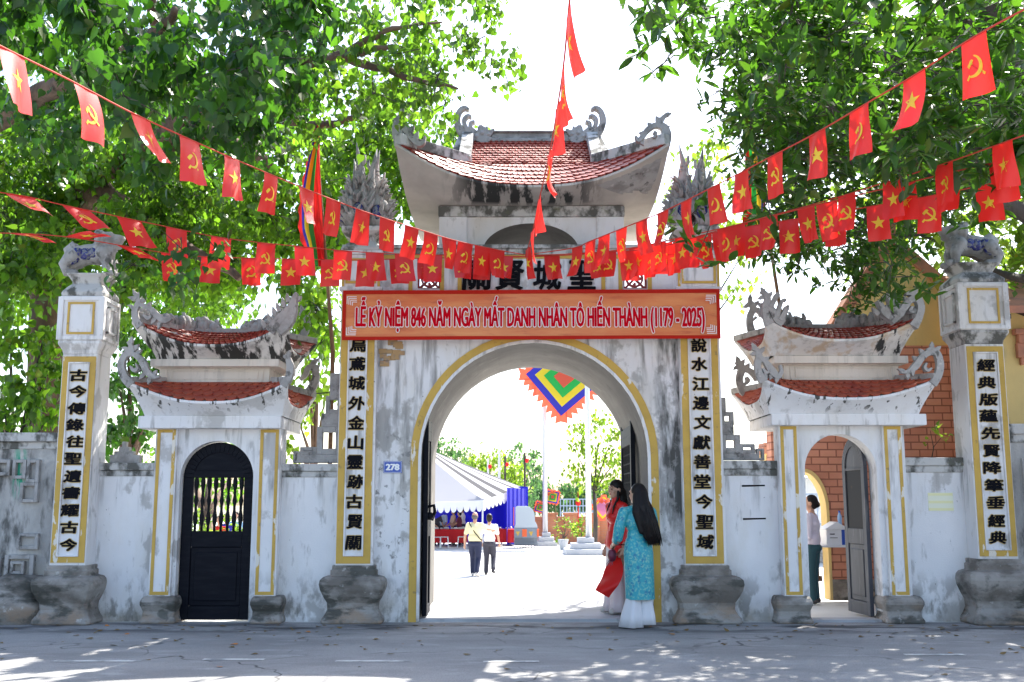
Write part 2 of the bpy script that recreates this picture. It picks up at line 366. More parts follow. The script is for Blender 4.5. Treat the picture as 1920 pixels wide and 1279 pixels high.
def leaffin(mb, px, py, ang, ln, wd, Y, thick=.05):
    a = R(ang); d = np.array([math.cos(a), -math.sin(a)]); n = np.array([-d[1], d[0]]); c = np.array([px, py])
    P = [c - n * wd / 2, c + d * ln * .45 - n * wd * .55, c + d * ln, c + d * ln * .45 + n * wd * .55, c + n * wd / 2]
    mb.prism([at(q[0], q[1], Y) for q in P], (0, thick, 0))
def text_shape(s, offset=0.0, res=3):
    cu = bpy.data.curves.new('lettering', 'FONT'); cu.body = s; cu.offset = offset; cu.resolution_u = res
    o = bpy.data.objects.new('lettering', cu); col.objects.link(o)
    dg = bpy.context.evaluated_depsgraph_get(); me = bpy.data.meshes.new_from_object(o.evaluated_get(dg))
    v = np.array([p.co[:2] for p in me.vertices]) if len(me.vertices) else np.zeros((0, 2)); f = [tuple(p.vertices) for p in me.polygons]
    bpy.data.objects.remove(o); bpy.data.curves.remove(cu); bpy.data.meshes.remove(me)
    return v, f
def put_text(mb, vf, ref, x0, x1, z0, z1, y, depth, slant=0.0):
    """fit lettering (scaled by the box of `ref`) into x0..x1, z0..z1 on the plane y, raised towards the street by depth"""
    v, f = vf; lo = ref.min(0); hi = ref.max(0); s = ((x1 - x0) / (hi[0] - lo[0]), (z1 - z0) / (hi[1] - lo[1]))
    P = []
    for p in v:
        zz = z0 + (p[1] - lo[1]) * s[1]
        P.append((x0 + (p[0] - lo[0]) * s[0] + slant * (zz - z0), y - depth, zz))
    i = len(P); mb.raw(P, f)
    # side walls of the raised letters
    from collections import Counter
    ed = Counter(); dirs = {}
    for q in f:
        for a, b in zip(q, q[1:] + q[:1]):
            k = (min(a, b), max(a, b)); ed[k] += 1; dirs[k] = (a, b)
    base = [(p[0], y, p[2]) for p in P]
    mb.raw(P + base, [(a, b, b + i, a + i) for k, (a, b) in dirs.items() if ed[k] == 1])

def bold_text(mb, s, x0, x1, z0, z1, y, depth, dx, dz, slant=0.0, ring=8, ref=None):
    """thick-stroked lettering: the same raised letters laid over one another with small shifts"""
    vf = text_shape(s); ref = vf[0] if ref is None else ref
    for k in range(ring):
        t = 2 * math.pi * k / ring; a, b = dx * math.cos(t), dz * math.sin(t)
        put_text(mb, vf, ref, x0 + a, x1 + a, z0 + b, z1 + b, y, depth + .00035 * k, slant)
def baluster_base(mb, cx, cy, hx, hy, z1):
    """bulging stone foot: neck slab, round belly, waist, spreading foot"""
    pr = [(1.56, 0), (1.62, .03), (1.58, .09), (1.44, .15), (1.30, .25), (1.34, .36), (1.52, .47), (1.67, .58), (1.73, .68), (1.70, .75), (1.55, .80), (1.30, .82), (1.22, .823), (1.22, .92), (1.14, .925), (1.14, 1.0)]
    mb.rects([(hx * a, hy + hx * (a - 1), z * z1) for a, z in pr], cx, cy)

def hip_roof(parent, name, g, soffit_mat, tile_mat, thick=.05, N=20, rows=5, cols=16, side_tiles=True, vp=1.25, z_pow=1.15, ridge=None):
    """curved hip roof with lifted corners. g: cx cy hw hd zw HW HD ze lift fl tw td zt (and zr for a gabled top)"""
    cx, cy = g['cx'], g['cy']
    def E(side, s, dz=0, ins=0):
        a = abs(s); l = g['ze'] + g['lift'] * a ** (2.5 if side in (0, 2) else g.get('ps', 3.2)) + dz; fl = g['fl'] * a ** 4
        W, D = g['HW'] + fl - ins, g['HD'] + fl - ins
        return {0: V(cx + s * W, cy - D, l), 1: V(cx + W, cy + s * D, l), 2: V(cx - s * W, cy + D, l), 3: V(cx - W, cy - s * D, l)}[side]
    def rc(side, s, hw, hd, z):
        return {0: V(cx + s * hw, cy - hd, z), 1: V(cx + hw, cy + s * hd, z), 2: V(cx - s * hw, cy + hd, z), 3: V(cx - hw, cy - s * hd, z)}[side]
    S = [(sd_, -1 + 2 * k / N) for sd_ in range(4) for k in range(N)]
    mb = MB(); rings = []
    for j in range(9):
        v = j / 8; r = []
        for sd_, s in S:
            a = rc(sd_, s, g['hw'], g['hd'], g['zw']); b = E(sd_, s)
            f = v ** vp
            r.append(V(a.x + (b.x - a.x) * f, a.y + (b.y - a.y) * f, a.z + (b.z - a.z) * v))
        rings.append(r)
    rings.append([E(sd_, s, thick * .6) for sd_, s in S])
    rings.append([E(sd_, s, thick * .6, .02) for sd_, s in S])
    mb.loft(rings, True, False)
    sof = mb.build('roof_soffit', soffit_mat, parent, angle=35)
    def top(side, s, v, dz=0):
        a = E(side, s, thick * .6 + dz, .02); b = rc(side, s, g['tw'], g['td'], g['zt'] + dz)
        return V(a.x + (b.x - a.x) * v, a.y + (b.y - a.y) * v, a.z + (b.z - a.z) * v ** z_pow)
    mb = MB(); mb.loft([[top(sd_, s, j / 6, -.02) for sd_, s in S] for j in range(7)], True, True)
    deck = mb.build('roof_deck', MCEM, parent)
    mb = MB()
    def scales(fn0, nr, nc, w_m):
        fn = lambda a, b: fn0(min(max(a, 0), 1), min(max(b, 0), 1))
        for j in range(nr):
            for i in range(-1, nc):
                o = .5 if j % 2 else 0
                u0, u1 = (i + o) / nc, (i + 1 + o) / nc
                u0, u1 = max(u0, 0), min(u1, 1)
                if u1 - u0 < .15 / nc: continue
                v0, v1 = j / nr, (j + 1.35) / nr
                jit = random.uniform(-.06, .06) / nr; lift = .022 + random.uniform(-.004, .006)
                um = (u0 + u1) / 2; du = (u1 - u0)
                pts = [(u0, v0 + .45 / nr), (u0 + .18 * du, v0 + .14 / nr), (um, v0 + jit * .5), (u1 - .18 * du, v0 + .14 / nr), (u1, v0 + .45 / nr)]
                lo = [fn(a, b) for a, b in pts]; hi = [fn(u1, min(v1, 1)), fn(u0, min(v1, 1))]
                nrm = (fn(u1, v0) - fn(u0, v0)).cross(fn(um, min(v0 + .5 / nr, 1)) - fn(um, v0))
                if nrm.length < 1e-9: continue
                nrm.normalize()
                if nrm.z < 0: nrm = -nrm
                lt = [p + nrm * lift for p in lo]
                mb.poly(lt + [p + nrm * .004 for p in hi])
                for k in range(4): mb.poly([lo[k], lo[k + 1], lt[k + 1], lt[k]])
    scales(lambda u, v: top(0, -1 + 2 * u, v), rows, cols, 0)
    if side_tiles:
        k = max(4, int(cols * g['HD'] / g['HW']))
        for sd_ in (1, 2, 3): scales(lambda u, v, q=sd_: top(q, -1 + 2 * u, v), rows, cols if sd_ == 2 else k, 0)
    if ridge:
        zr, rw = ridge
        scales(lambda u, v: V(cx - g['tw'] + 2 * g['tw'] * u, cy - g['td'] + g['td'] * v * .97, g['zt'] + (zr - g['zt']) * v ** 1.1), rw, int(cols * .62), 0)
        scales(lambda u, v: V(cx - g['tw'] + 2 * g['tw'] * u, cy + g['td'] - g['td'] * v * .97, g['zt'] + (zr - g['zt']) * v ** 1.1), rw, int(cols * .62), 0)
    tl = mb.build('roof_tiles', tile_mat, parent)
    return E, top, tl

# ------------------------------------------------------------------ text columns
def column_text(parent, chars, x0, x1, ztop, zbot, y, sz=None, mats=None):
    mb = MB(); n = len(chars); h = (ztop - zbot) / n
    for i, ch in enumerate(chars):
        ref = text_shape(ch, 0)[0]
        w = (x1 - x0); zc = ztop - (i + .5) * h; hh = h * .66
        k = (ref.max(0) - ref.min(0)); kw = min(1, k[0] / .80); kh = min(1, max(.45, k[1] / .80)); xm = (x0 + x1) / 2
        jr = random.Random(ord(ch) + i); xj, zj, sj, sl = jr.uniform(-.006, .006), jr.uniform(-.006, .006), jr.uniform(.93, 1.07), jr.uniform(-.02, .14)
        bx = (xm + xj - w * .5 * kw * sj, xm + xj + w * .5 * kw * sj, zc + zj - hh * .5 * kh, zc + zj + hh * .5 * kh)
        mb.mi = 1; bold_text(mb, ch, *bx, y, .005, .013, .013, sl)
        mb.mi = 0; bold_text(mb, ch, *bx, y, .016, .0070, .005, sl, 6)
    return mb.build('inscription', [MBLACK, MGOLD], parent)
# ------------------------------------------------------------------ the setting
mb = MB(); mb.grid(lambda u, v: V(-90 + 180 * u, -80 + (12.98 + 80) * v, 0), 8, 8)
road = tag(mb.build('road', MASPH), kind='structure')
mb = MB()
prof = [(12.98, -.001), (15.6, -.001), (22, -.45), (40, -.45), (120, -.45)]
for (y0, z0), (y1, z1) in zip(prof[:-1], prof[1:]): mb.poly([(-60, y0, z0), (60, y0, z0), (60, y1, z1), (-60, y1, z1)])
court = tag(mb.build('courtyard_paving', MPAVE), kind='structure')
mb = MB(); mb.poly([(-900, -900, -.8), (900, -900, -.8), (900, 1200, -.8), (-900, 1200, -.8)])
tag(mb.build('ground', MEARTH), kind='structure')
for a, b, yy in ((105, 260, 1240), (380, 498, 1237), (633, 765, 1240), (905, 1010, 1241), (1692, 1812, 1228)):
    p, q = ground(a, yy), ground(b, yy); mb = MB()
    mb.grid(lambda u, v: V(p.x + (q.x - p.x) * u + .02 * math.sin(9 * u + a), p.y - .045 + .09 * v, .004), 6, 1)
    mb.build('lane_marking', MPAINT, road)

# ------------------------------------------------------------------ the great gate
YP, YW, YB = 12.90, 13.02, 15.45
GX = at(1002, 1000, YW).x
gate = thing('ceremonial_gate', 'tall white ceremonial gate with arched passage, tower and curved tiled roof', 'gate', (GX, YW, 0))
AXL, AXR = at(788, 1000, YW).x, at(1217, 1000, YW).x
AZS = at(1002, 857, YW).z; ARISE = at(1002, 643, YW).z - AZS
GX0, GX1 = at(640, 900, YW).x, at(1350, 900, YW).x
ZLOW = at(1002, 560, YW).z; ZPAR = at(1002, 478, YW).z
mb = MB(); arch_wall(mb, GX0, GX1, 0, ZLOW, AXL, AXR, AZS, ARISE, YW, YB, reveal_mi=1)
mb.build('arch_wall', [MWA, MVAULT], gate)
mb = MB(); arch_band(mb, AXL - .035, AXR + .035, 0, AZS, ARISE + .035, .095, YW - .018, YW + .01)
mb.build('arch_border', MYEL, gate)
mb = MB(); arch_band(mb, AXL, AXR, 0, AZS, ARISE, .035, YW - .03, YW + .01)
mb.build('arch_trim', MW, gate)
mb = MB(); mb.box(AXL + .001, AXR - .001, YW + .02, YB, -.1, .035); mb.build('threshold', MTHR, gate)
# parapet storey with two pierced windows
xs = [at(a, 520, YW).x for a in (700, 783, 826, 1169, 1213, 1292)]; zl0, zl1 = at(1002, 541, YW).z, at(1002, 500, YW).z
mb = MB()
for a, b in ((xs[0], xs[1]), (xs[2], xs[3]), (xs[4], xs[5])): mb.box(a, b, YW, YW + .3, ZLOW, ZPAR)
for a, b in ((xs[1], xs[2]), (xs[3], xs[4])): mb.box(a, b, YW + .002, YW + .298, ZLOW, zl0); mb.box(a, b, YW + .002, YW + .298, zl1, ZPAR)
mb.build('parapet_wall', MW, gate)
mb = MB(); mb.box(GX0 - .02, GX1 + .02, YW - .035, YW + .36, ZPAR, ZPAR + .07); mb.box(GX0 - .05, GX1 + .05, YW - .07, YW + .40, ZPAR + .07, ZPAR + .12)
mb.build('cornice', MCAP, gate, bevel=.01)
mb = MB()
for px in (770, 829, 862, 1131, 1163, 1218): x = at(px, 520, YW).x; mb.box(x - .025, x + .025, YW - .014, YW, at(px, 548, YW).z, ZPAR - .06)
mb.box(xs[0] + .02, xs[5] - .02, YW - .012, YW, ZPAR - .05, ZPAR - .003); mb.build('ochre_strip', MYEL, gate)
for a, b in ((xs[1], xs[2]), (xs[3], xs[4])):
    mb = MB(); c = ((a + b) / 2, (zl0 + zl1) / 2); h = min(b - a, zl1 - zl0) / 2; y0, y1 = YW + .06, YW + .11
    frame(mb, a, b, zl0, zl1, .018, y0 - .02, y1 + .02)
    for r0, r1 in ((.62, .80),):
        for k in range(24):
            t0, t1 = 2 * math.pi * k / 24, 2 * math.pi * (k + 1) / 24
            P = [(c[0] + h * r * math.cos(t), y0, c[1] + h * r * math.sin(t)) for r, t in ((r0, t0), (r1, t0), (r1, t1), (r0, t1))]
            mb.prism(P, (0, y1 - y0, 0))
    for k in range(4):
        t = math.pi / 4 + k * math.pi / 2; d = V(math.cos(t), 0, math.sin(t)); n = V(-d.z, 0, d.x) * h * .10; o = V(c[0], y0 + .003, c[1])
        mb.prism([o - n, o + d * h * 1.32 - n, o + d * h * 1.32 + n, o + n], (0, y1 - y0 - .006, 0))
        t += math.pi / 4; d = V(math.cos(t), 0, math.sin(t)); o2 = o + d * h * .30; n = V(-d.z, 0, d.x) * h * .16
        mb.prism([o2 - n * .2, o2 + d * h * .18 - n, o2 + d * h * .42, o2 + d * h * .18 + n], (0, y1 - y0 - .006, 0))
    mb.build('lattice_window', MREDL, gate)
# four large characters over the arch
for ch, px in (('關', 893), ('賢', 955), ('城', 1025), ('聖', 1090)):
    mb = MB(); bold_text(mb, ch, at(px - 25, 517, YW).x, at(px + 25, 517, YW).x, at(px, 543, YW).z, at(px, 490, YW).z, YW, .03, .010, .008, .05)
    mb.build('raised_character', MBLACK, gate)
# tower
YT, YTB = 13.35, 15.2; tx0, tx1 = at(825, 420, YT).x, at(1168, 420, YT).x; ZT = at(996, 388, YT).z
txl, txr = at(905, 470, YT).x, at(1086, 470, YT).x; tzs = at(996, 472, YT).z; trise = at(996, 419, YT).z - tzs
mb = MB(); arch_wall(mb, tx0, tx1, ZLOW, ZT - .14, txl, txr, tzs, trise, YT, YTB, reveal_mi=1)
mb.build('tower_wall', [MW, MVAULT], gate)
for a, b in ((tx0 - .01, at(876, 420, YT).x), (at(1118, 420, YT).x, tx1 + .01)):
    mb = MB(); mb.box(a, b, YT - .035, YT, ZLOW, ZT - .14); mb.build('tower_pilaster', MW, gate, bevel=.01)
mb = MB(); mb.box(tx0 - .02, tx1 + .02, YT - .06, YTB + .04, ZT - .14, ZT); mb.build('tower_cornice', MCAP, gate, bevel=.012)
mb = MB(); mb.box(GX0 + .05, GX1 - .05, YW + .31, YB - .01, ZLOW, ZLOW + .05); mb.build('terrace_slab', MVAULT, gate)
# curved roof
cxr, cyr = at(996, 380, YT).x, 14.40; c0 = at(741, 272, 12.5); fl = .08; ze = at(996, 352, 12.60).z
RG = dict(cx=cxr, cy=cyr, hw=(tx1 - tx0) / 2, hd=cyr - YT, zw=ZT, HW=cxr - c0.x - fl, HD=cyr - 12.5 - fl, ze=ze, lift=c0.z - ze, fl=fl, ps=4.5,
          tw=(at(1112, 305, 13.43).x - at(878, 305, 13.43).x) / 2, td=cyr - 13.43, zt=at(996, 308, 13.43).z)
zr = at(996, 264, cyr).z
rroot = MB(); rroot.box(cxr - .3, cxr + .3, cyr - .2, cyr + .2, ZT, ZT + .2); roof = rroot.build('roof', MVAULT, gate)
ORG[roof.name] = world_org(gate)
E1, top1, _ = hip_roof(roof, 'roof', RG, MSOF, MTILE, rows=6, cols=34, N=28, vp=.68, ridge=(zr, 11))
def hip_ridges(parent, top, wd, ht, mat_, sides=(0, 2)):
    for sd_ in sides:
        for s in (-1, 1):
            rings = []; mb = MB()
            for k in range(13):
                p = top(sd_, s, 1 - k / 12 * 1.0); q = top(sd_, s, max(0, 1 - (k + .5) / 12)); d = (q - p); d.z = 0
                if d.length > 1e-6: n = V(-d.y, d.x, 0).normalized() * wd / 2
                rings.append([p - n - V(0, 0, .02), p + n - V(0, 0, .02), p + n + V(0, 0, ht), p - n + V(0, 0, ht)])
            mb.loft(rings); mb.build('hip_ridge', mat_, parent, bevel=.01)
hip_ridges(roof, top1, .13, .12, MCAP)
tw, td, zt = RG['tw'], RG['td'], RG['zt']
for s in (-1, 1):
    mb = MB(); x0, x1 = cxr + s * (tw - .03), cxr + s * (tw + .13); x2 = cxr + s * (tw + .32)
    A = [(x0, cyr - td - .06, zt - .03), (x0, cyr, zr + .07), (x0, cyr + td + .06, zt - .03)]
    B = [(x1, a[1], a[2]) for a in A]; up = V(0, -.04, .11)
    f0, f1 = [V(*p) for p in A], [V(*p) for p in B]
    mb.hexa([f0[0], f1[0], f1[1], f0[1]], [f0[0] + up, f1[0] + up, f1[1] + V(0, 0, .11), f0[1] + V(0, 0, .11)])
    dn = V(0, .04, .11); mb.hexa([f0[1] + V(0, .001, 0), f1[1] + V(0, .001, 0), f1[2], f0[2]], [f0[1] + V(0, .001, .11), f1[1] + V(0, .001, .11), f1[2] + dn, f0[2] + dn])
    mb.prism([V(x1 - s * .05, cyr - td, zt - .1), V(x1 - s * .05, cyr, zr + .05), V(x1 - s * .05, cyr + td, zt - .1)], (s * .04, 0, 0))
    # splayed plaster cheek beside the verge
    mb.hexa([(x1, cyr - td - .05, zt - .05), (x2, cyr - td - .05, zt - .05), (x2, cyr + td, zt - .05), (x1, cyr + td, zt - .05)],
            [(x1, cyr - .06, zr + .06), (x1 + s * .05, cyr - .06, zr + .06), (x1 + s * .05, cyr + .06, zr + .06), (x1, cyr + .06, zr + .06)])
    mb.build('roof_verge', MCAP, roof, bevel=.008)
ztop = at(996, 249, cyr).z
mb = MB(); mb.box(cxr - tw - .05, cxr + tw + .05, cyr - .08, cyr + .08, zr - .02, ztop - .03); mb.box(cxr - tw - .05, cxr + tw + .05, cyr - .11, cyr + .11, ztop - .03, ztop)
mb.box(cxr - tw - .02, cxr + tw + .02, cyr - .12, cyr + .12, zr - .05, zr - .0); mb.build('roof_ridge', MCEM, roof, bevel=.012)
def scroll_part(name, parent, bands, fins, Y, thick=.08, mat_=None, balls=()):
    mb = MB()
    for i, b in enumerate(bands): band(mb, b, Y - .004 * i, thick + .008 * i)
    for i, f in enumerate(fins): leaffin(mb, *f, Y + .006 + .0024 * i, thick * .62 + .001 * i)
    for px, py, r in balls: p = at(px, py, Y); mb.ball((p.x, p.y + thick / 2, p.z), (r, thick * .8, r), 10, 6)
    return mb.build(name, mat_ or MCEM, parent, bevel=.008)
Yc = 12.55
scroll_part('corner_scroll', roof, [[(752, 272, 24), (744, 245, 19), (746, 228, 15), (753, 214, 11), (750, 203, 8), (741, 205, 3)],
    [(748, 236, 8), (761, 243, 12), (770, 254, 13), (783, 268, 10), (793, 266, 7), (797, 254, 3)]],
    [(748, 226, 160, 12, 8), (752, 212, 70, 14, 8), (758, 222, 40, 14, 9), (768, 246, 50, 14, 9), (778, 258, 60, 14, 8), (778, 266, -80, 14, 7), (766, 254, -110, 12, 8)], Yc)
scroll_part('corner_scroll', roof, [[(1243, 278, 24), (1250, 255, 19), (1247, 240, 15), (1239, 232, 11), (1243, 221, 9), (1253, 211, 3)],
    [(1244, 236, 10), (1228, 234, 9), (1214, 243, 10), (1204, 256, 9), (1197, 262, 7), (1192, 254, 3)], [(1226, 258, 4), (1230, 250, 6), (1226, 246, 3)]],
    [(1243, 226, 150, 12, 8), (1247, 216, 20, 14, 7), (1236, 228, 120, 13, 8), (1222, 238, 130, 12, 8), (1210, 250, 170, 12, 7), (1202, 262, -60, 12, 7), (1250, 240, 30, 8, 6)], Yc)
for sgn in (1, -1):
    m = (lambda a: a) if sgn == 1 else (lambda a: 1988 - a)
    B = [[(1100, 262, 16), (1120, 250, 14), (1131, 228, 12), (1127, 208, 9), (1117, 201, 7), (1109, 205, 5)],
         [(1100, 252, 10), (1114, 240, 9), (1118, 224, 8), (1111, 216, 6), (1104, 218, 4)], [(1094, 250, 9), (1105, 240, 8), (1106, 230, 6), (1098, 226, 4)],
         [(1108, 262, 10), (1090, 252, 16), (1075, 250, 16), (1064, 246, 5)], [(1094, 258, 12), (1078, 262, 12), (1066, 258, 4)]]
    Fn = [(1090, 246, 100 + k * 14, 15, 7) for k in range(5)] + [(1078, 246, 110, 12, 7), (1070, 248, 140, 12, 6), (1066, 256, 190, 12, 6), (1104, 256, 20, 14, 7), (1084, 258, -100, 12, 7)]
    B = [[(m(a), b, c) for a, b, c in q] for q in B]; Fn = [(m(a), b, ang if sgn == 1 else 180 - ang, l, wd) for a, b, ang, l, wd in Fn]
    scroll_part('ridge_dragon', roof, B, Fn, cyr - .13, .12, balls=[(m(1072), 252, .045), (m(1084), 250, .06), (m(1094), 256, .06)])

# main pilasters
def blob(name, prims, mat_, parent, voxel=.02, smooth_it=2, local=False):
    mb = MB()
    for p in prims:
        if p[0] == 'e': mb.ball(p[1], p[2], 14, 10, p[3] if len(p) > 3 else None)
        else:
            mb.tube(p[1], p[2], 10)
            mb.ball(p[1][0], p[2][0] if hasattr(p[2], '__len__') else p[2], 10, 8); mb.ball(p[1][-1], p[2][-1] if hasattr(p[2], '__len__') else p[2], 10, 8)
    o = mb.build(name, mat_, parent, smooth=True, local=local)
    r = o.modifiers.new('fuse', 'REMESH'); r.mode = 'VOXEL'; r.voxel_size = voxel; r.use_smooth_shade = True
    if smooth_it:
        s = o.modifiers.new('smooth', 'SMOOTH'); s.iterations = smooth_it; s.factor = .5
    return o
def yellow_panel(parent, x0, x1, z0, z1, y, w, pw):
    mb = MB(); frame(mb, x0, x1, z0, z1, w, y - .012, y + .01); b = mb.build('ochre_border', MYEL, parent)
    mb = MB(); frame(mb, x0 + w, x1 - w, z0 + w, z1 - w, pw, y - .03, y + .01); mb.build('panel_moulding', MW, parent, bevel=.006)
for side, (p0, p1), chars in (('l', (628, 699), '烏鳶城外金山靈跡古賢關'), ('r', (1284, 1362), '說水江邊文獻善堂今聖域')):
    x0, x1 = at(p0, 1050, YP).x, at(p1, 1050, YP).x; xm = (x0 + x1) / 2; hx = (x1 - x0) / 2
    zb = at(xm, 1060, YP).z; zt_ = at(960, 545, YP).z
    mb = MB(); mb.box(x0, x1, YP, YW + .4, zb - .02, zt_); pil = mb.build('pilaster', MW, gate, bevel=.006); ORG[pil.name] = world_org(gate)
    yellow_panel(pil, x0 + .012, x1 - .03, zb + .02, zt_ - .05, YP, .085, .02)
    zt2 = at(960, 632, YP).z
    column_text(pil, chars, xm - .105, xm + .085, zt2 + .02, at(960, 1036, YP).z, YP)
    mb = MB(); baluster_base(mb, xm, YP + .28, hx, .28, zb); mb.build('pilaster_base', MBASE, pil, bevel=.012)
    # lantern block, capital
    lx0, lx1 = x0 + .0, x1 + .02; zl = at(960, 470, YP).z
    mb = MB(); mb.box(lx0 - .03, lx1 + .03, YP - .02, YP + .56, zt_, zt_ + .05); mb.box(lx0, lx1, YP, YP + .53, zt_ + .05, zl - .05); mb.box(lx0 - .03, lx1 + .03, YP - .03, YP + .58, zl - .05, zl)
    lan = mb.build('lantern_block', MW, pil, bevel=.008)
    mb = MB(); frame(mb, lx0 + .045, lx1 - .045, zt_ + .09, zl - .10, .03, YP - .015, YP + .01); mb.box(lx0 - .001, lx0 + .03, YP - .012, YP + .01, zt_ + .05, zl - .05); mb.box(lx1 - .03, lx1 + .001, YP - .012, YP + .01, zt_ + .05, zl - .05)
    mb.build('ochre_border', MYEL, pil)
    zc = at(960, 424, YP).z; H = zc - zl; mb = MB(); lm = (lx0 + lx1) / 2; lh = (lx1 - lx0) / 2
    mb.rects([(lh + .02, .30, zl), (lh + .02, .30, zl + .12 * H), (lh - .03, .25, zl + .3 * H), (lh - .08, .20, zl + .45 * H), (lh - .08, .20, zl + .62 * H), (lh - .02, .26, zl + .76 * H), (lh + .02, .30, zl + .8 * H), (lh + .02, .30, zc)], lm, YP + .27)
    mb.build('capital', MCAP, pil, bevel=.01)
    # four crouching phoenixes back to back: a tall flaming finial
    cx_, cy_, z0 = lm, YP + .27, zc; mb = MB(); mm = MB(); rnd = random.Random(3 if side == 'l' else 5)
    k_ = at(690, 262, YP).z - zc
    for q in range(4):
        a = math.pi / 4 + q * math.pi / 2 + (.25 if side == 'l' else -.2); d = V(math.cos(a), math.sin(a), 0); n = V(-d.y, d.x, 0)
        hgt = k_ * (1.0, .86, .97, .9)[q]
        ax = [V(cx_, cy_, z0) + d * r + V(0, 0, z * hgt) for r, z in ((.15, 0), (.25, .14), (.21, .30), (.13, .46), (.15, .6), (.13, .76), (.18, .90), (.21, 1.03))]
        mb.tube(ax, [.11, .135, .115, .09, .066, .046, .025, .004], 9)
        for j in range(3):     # side flames of the comb
            b = ax[4 + (j > 1)]; s = (-1, 1, 1)[j]
            mb.tube([b + n * .02 * s, b + n * s * .07 + V(0, 0, .05), b + n * s * .075 + V(0, 0, .13), b + n * s * .06 + V(0, 0, .2 - .03 * j)], [.03, .026, .016, .003], 6)
        for s in (-1, 1):      # wing feathers
            for j in range(6):
                b = V(cx_, cy_, z0 + hgt * (.14 + .06 * j)) + d * (.17 - .012 * j) + n * s * .07
                o = n * s * (.9 + .06 * j) + V(0, 0, .55 + .22 * j); o = o.normalized()
                mb.tube([b, b + o * .11, b + o * .20 + V(0, 0, .03), b + o * .25 + V(0, 0, .08)], [.03, .032, .026, .008], 6)
        for j in range(7):     # scales down the spine
            b = ax[3] + (ax[5] - ax[3]) * (j / 6); mb.ball(b + d * .055, (.022, .022, .02), 6, 5)
        for j in range(46):    # rows of small overlapping feathers over the breast and back
            f = rnd.uniform(.02, .62); i_ = min(int(f * 6), 5); b = ax[i_].lerp(ax[i_ + 1], f * 6 - i_); ra = (.13, .16, .135, .11, .08, .055, .03)[i_]
            th = rnd.uniform(-1.5, 1.5); o = d * math.cos(th) + n * math.sin(th); b = b + o * ra * .86; u_ = (o * .55 + V(0, 0, .9)).normalized()
            mb.tube([b, b + u_ * .05, b + u_ * .085 + o * .015, b + u_ * .10 + o * .05], [.024, .024, .016, .004], 5)
        hd = V(cx_, cy_, z0 + hgt * .30) + d * .27; mb.ball(hd, (.075, .075, .08), 10, 8); mb.tube([hd, hd + d * .08 - V(0, 0, .03), hd + d * .12 - V(0, 0, .09)], [.05, .035, .006], 7)
        for s in (-1, 1): mm.ball(V(cx_, cy_, z0 + hgt * .19) + d * .27 + n * s * .10, (.075, .075, .10), 9, 7)
        mm.ball(V(cx_, cy_, z0 + hgt * .37) + d * .16 + n * .05, (.085, .085, .09), 9, 7)
        mb.tube([V(cx_, cy_, z0) + d * .2, V(cx_, cy_, z0 + .07) + d * .28, V(cx_, cy_, z0 + .13) + d * .25], [.07, .06, .04], 8)
    f = mb.build('phoenix_finial', MCEM, pil, smooth=True); ORG[f.name] = world_org(gate)
    mm.build('ceramic_mosaic', MMOSA, f, smooth=True)
# door leaves folded back inside the passage
for sx, y0, y1 in ((1, 13.95, 15.25), (-1, 13.12, 13.66)):
    xw = AXR - .10 if sx == 1 else AXL + .02; mb = MB(); zt_ = at(1180, 742, 14.0).z
    hh = 3.0 if sx == 1 else 2.7
    mb.box(xw, xw + .06, y0, y0 + .12, .06, hh); mb.box(xw, xw + .06, y1 - .12, y1, .06, hh)
    for z in (.06, 1.0, 1.12, 2.18, 2.30, hh - .12): mb.box(xw + .001, xw + .059, y0 + .12, y1 - .12, z, z + .12)
    lf = mb.build('door_leaf', MDOOR, gate, bevel=.006); ORG[lf.name] = world_org(gate)
    mb = MB(); mb.box(xw + .02, xw + .04, y0 + .12, y1 - .12, .18, 1.0); mb.box(xw + .02, xw + .04, y0 + .12, y1 - .12, 2.42, hh - .12); mb.build('panel', MDOOR, lf)
    mb = MB()
    for k in range(9):
        y = y0 + .16 + k * (y1 - y0 - .32) / 8
        mb.tube([(xw + .03, y, 1.24), (xw + .03, y, 1.6), (xw + .03, y, 1.75), (xw + .03, y, 2.18)], [.014, .022, .014, .018], 6)
    for k in range(7): z = 1.3 + k * .125; mb.box(xw + .022, xw + .038, y0 + .12, y1 - .12, z, z + .02)
    mb.build('grille', MIRON, lf)
    if sx == -1:
        mb = MB(); mb.tube([(xw + .06, y0 + .08, 1.36), (xw + .13, y0 + .06, 1.38), (xw + .14, y0 + .1, 1.30), (xw + .10, y0 + .12, 1.2)], .022, 8); mb.ball((xw + .08, y0 + .08, 1.25), .05); mb.build('lock', MIRON, lf)
p = at(797, 1118, 13.4); mb = MB(); mb.loft([[V(p.x + .03 * (k - .5), 13.45 + .11 * math.cos(t), .17 + .11 * math.sin(t)) for t in [2 * math.pi * j / 16 for j in range(16)]] for k in (0, 1)])
tag(mb.build('round_door_stop', MIRON), 'small round black disc leaning at the foot of the left jamb of the big arch', 'door stop')
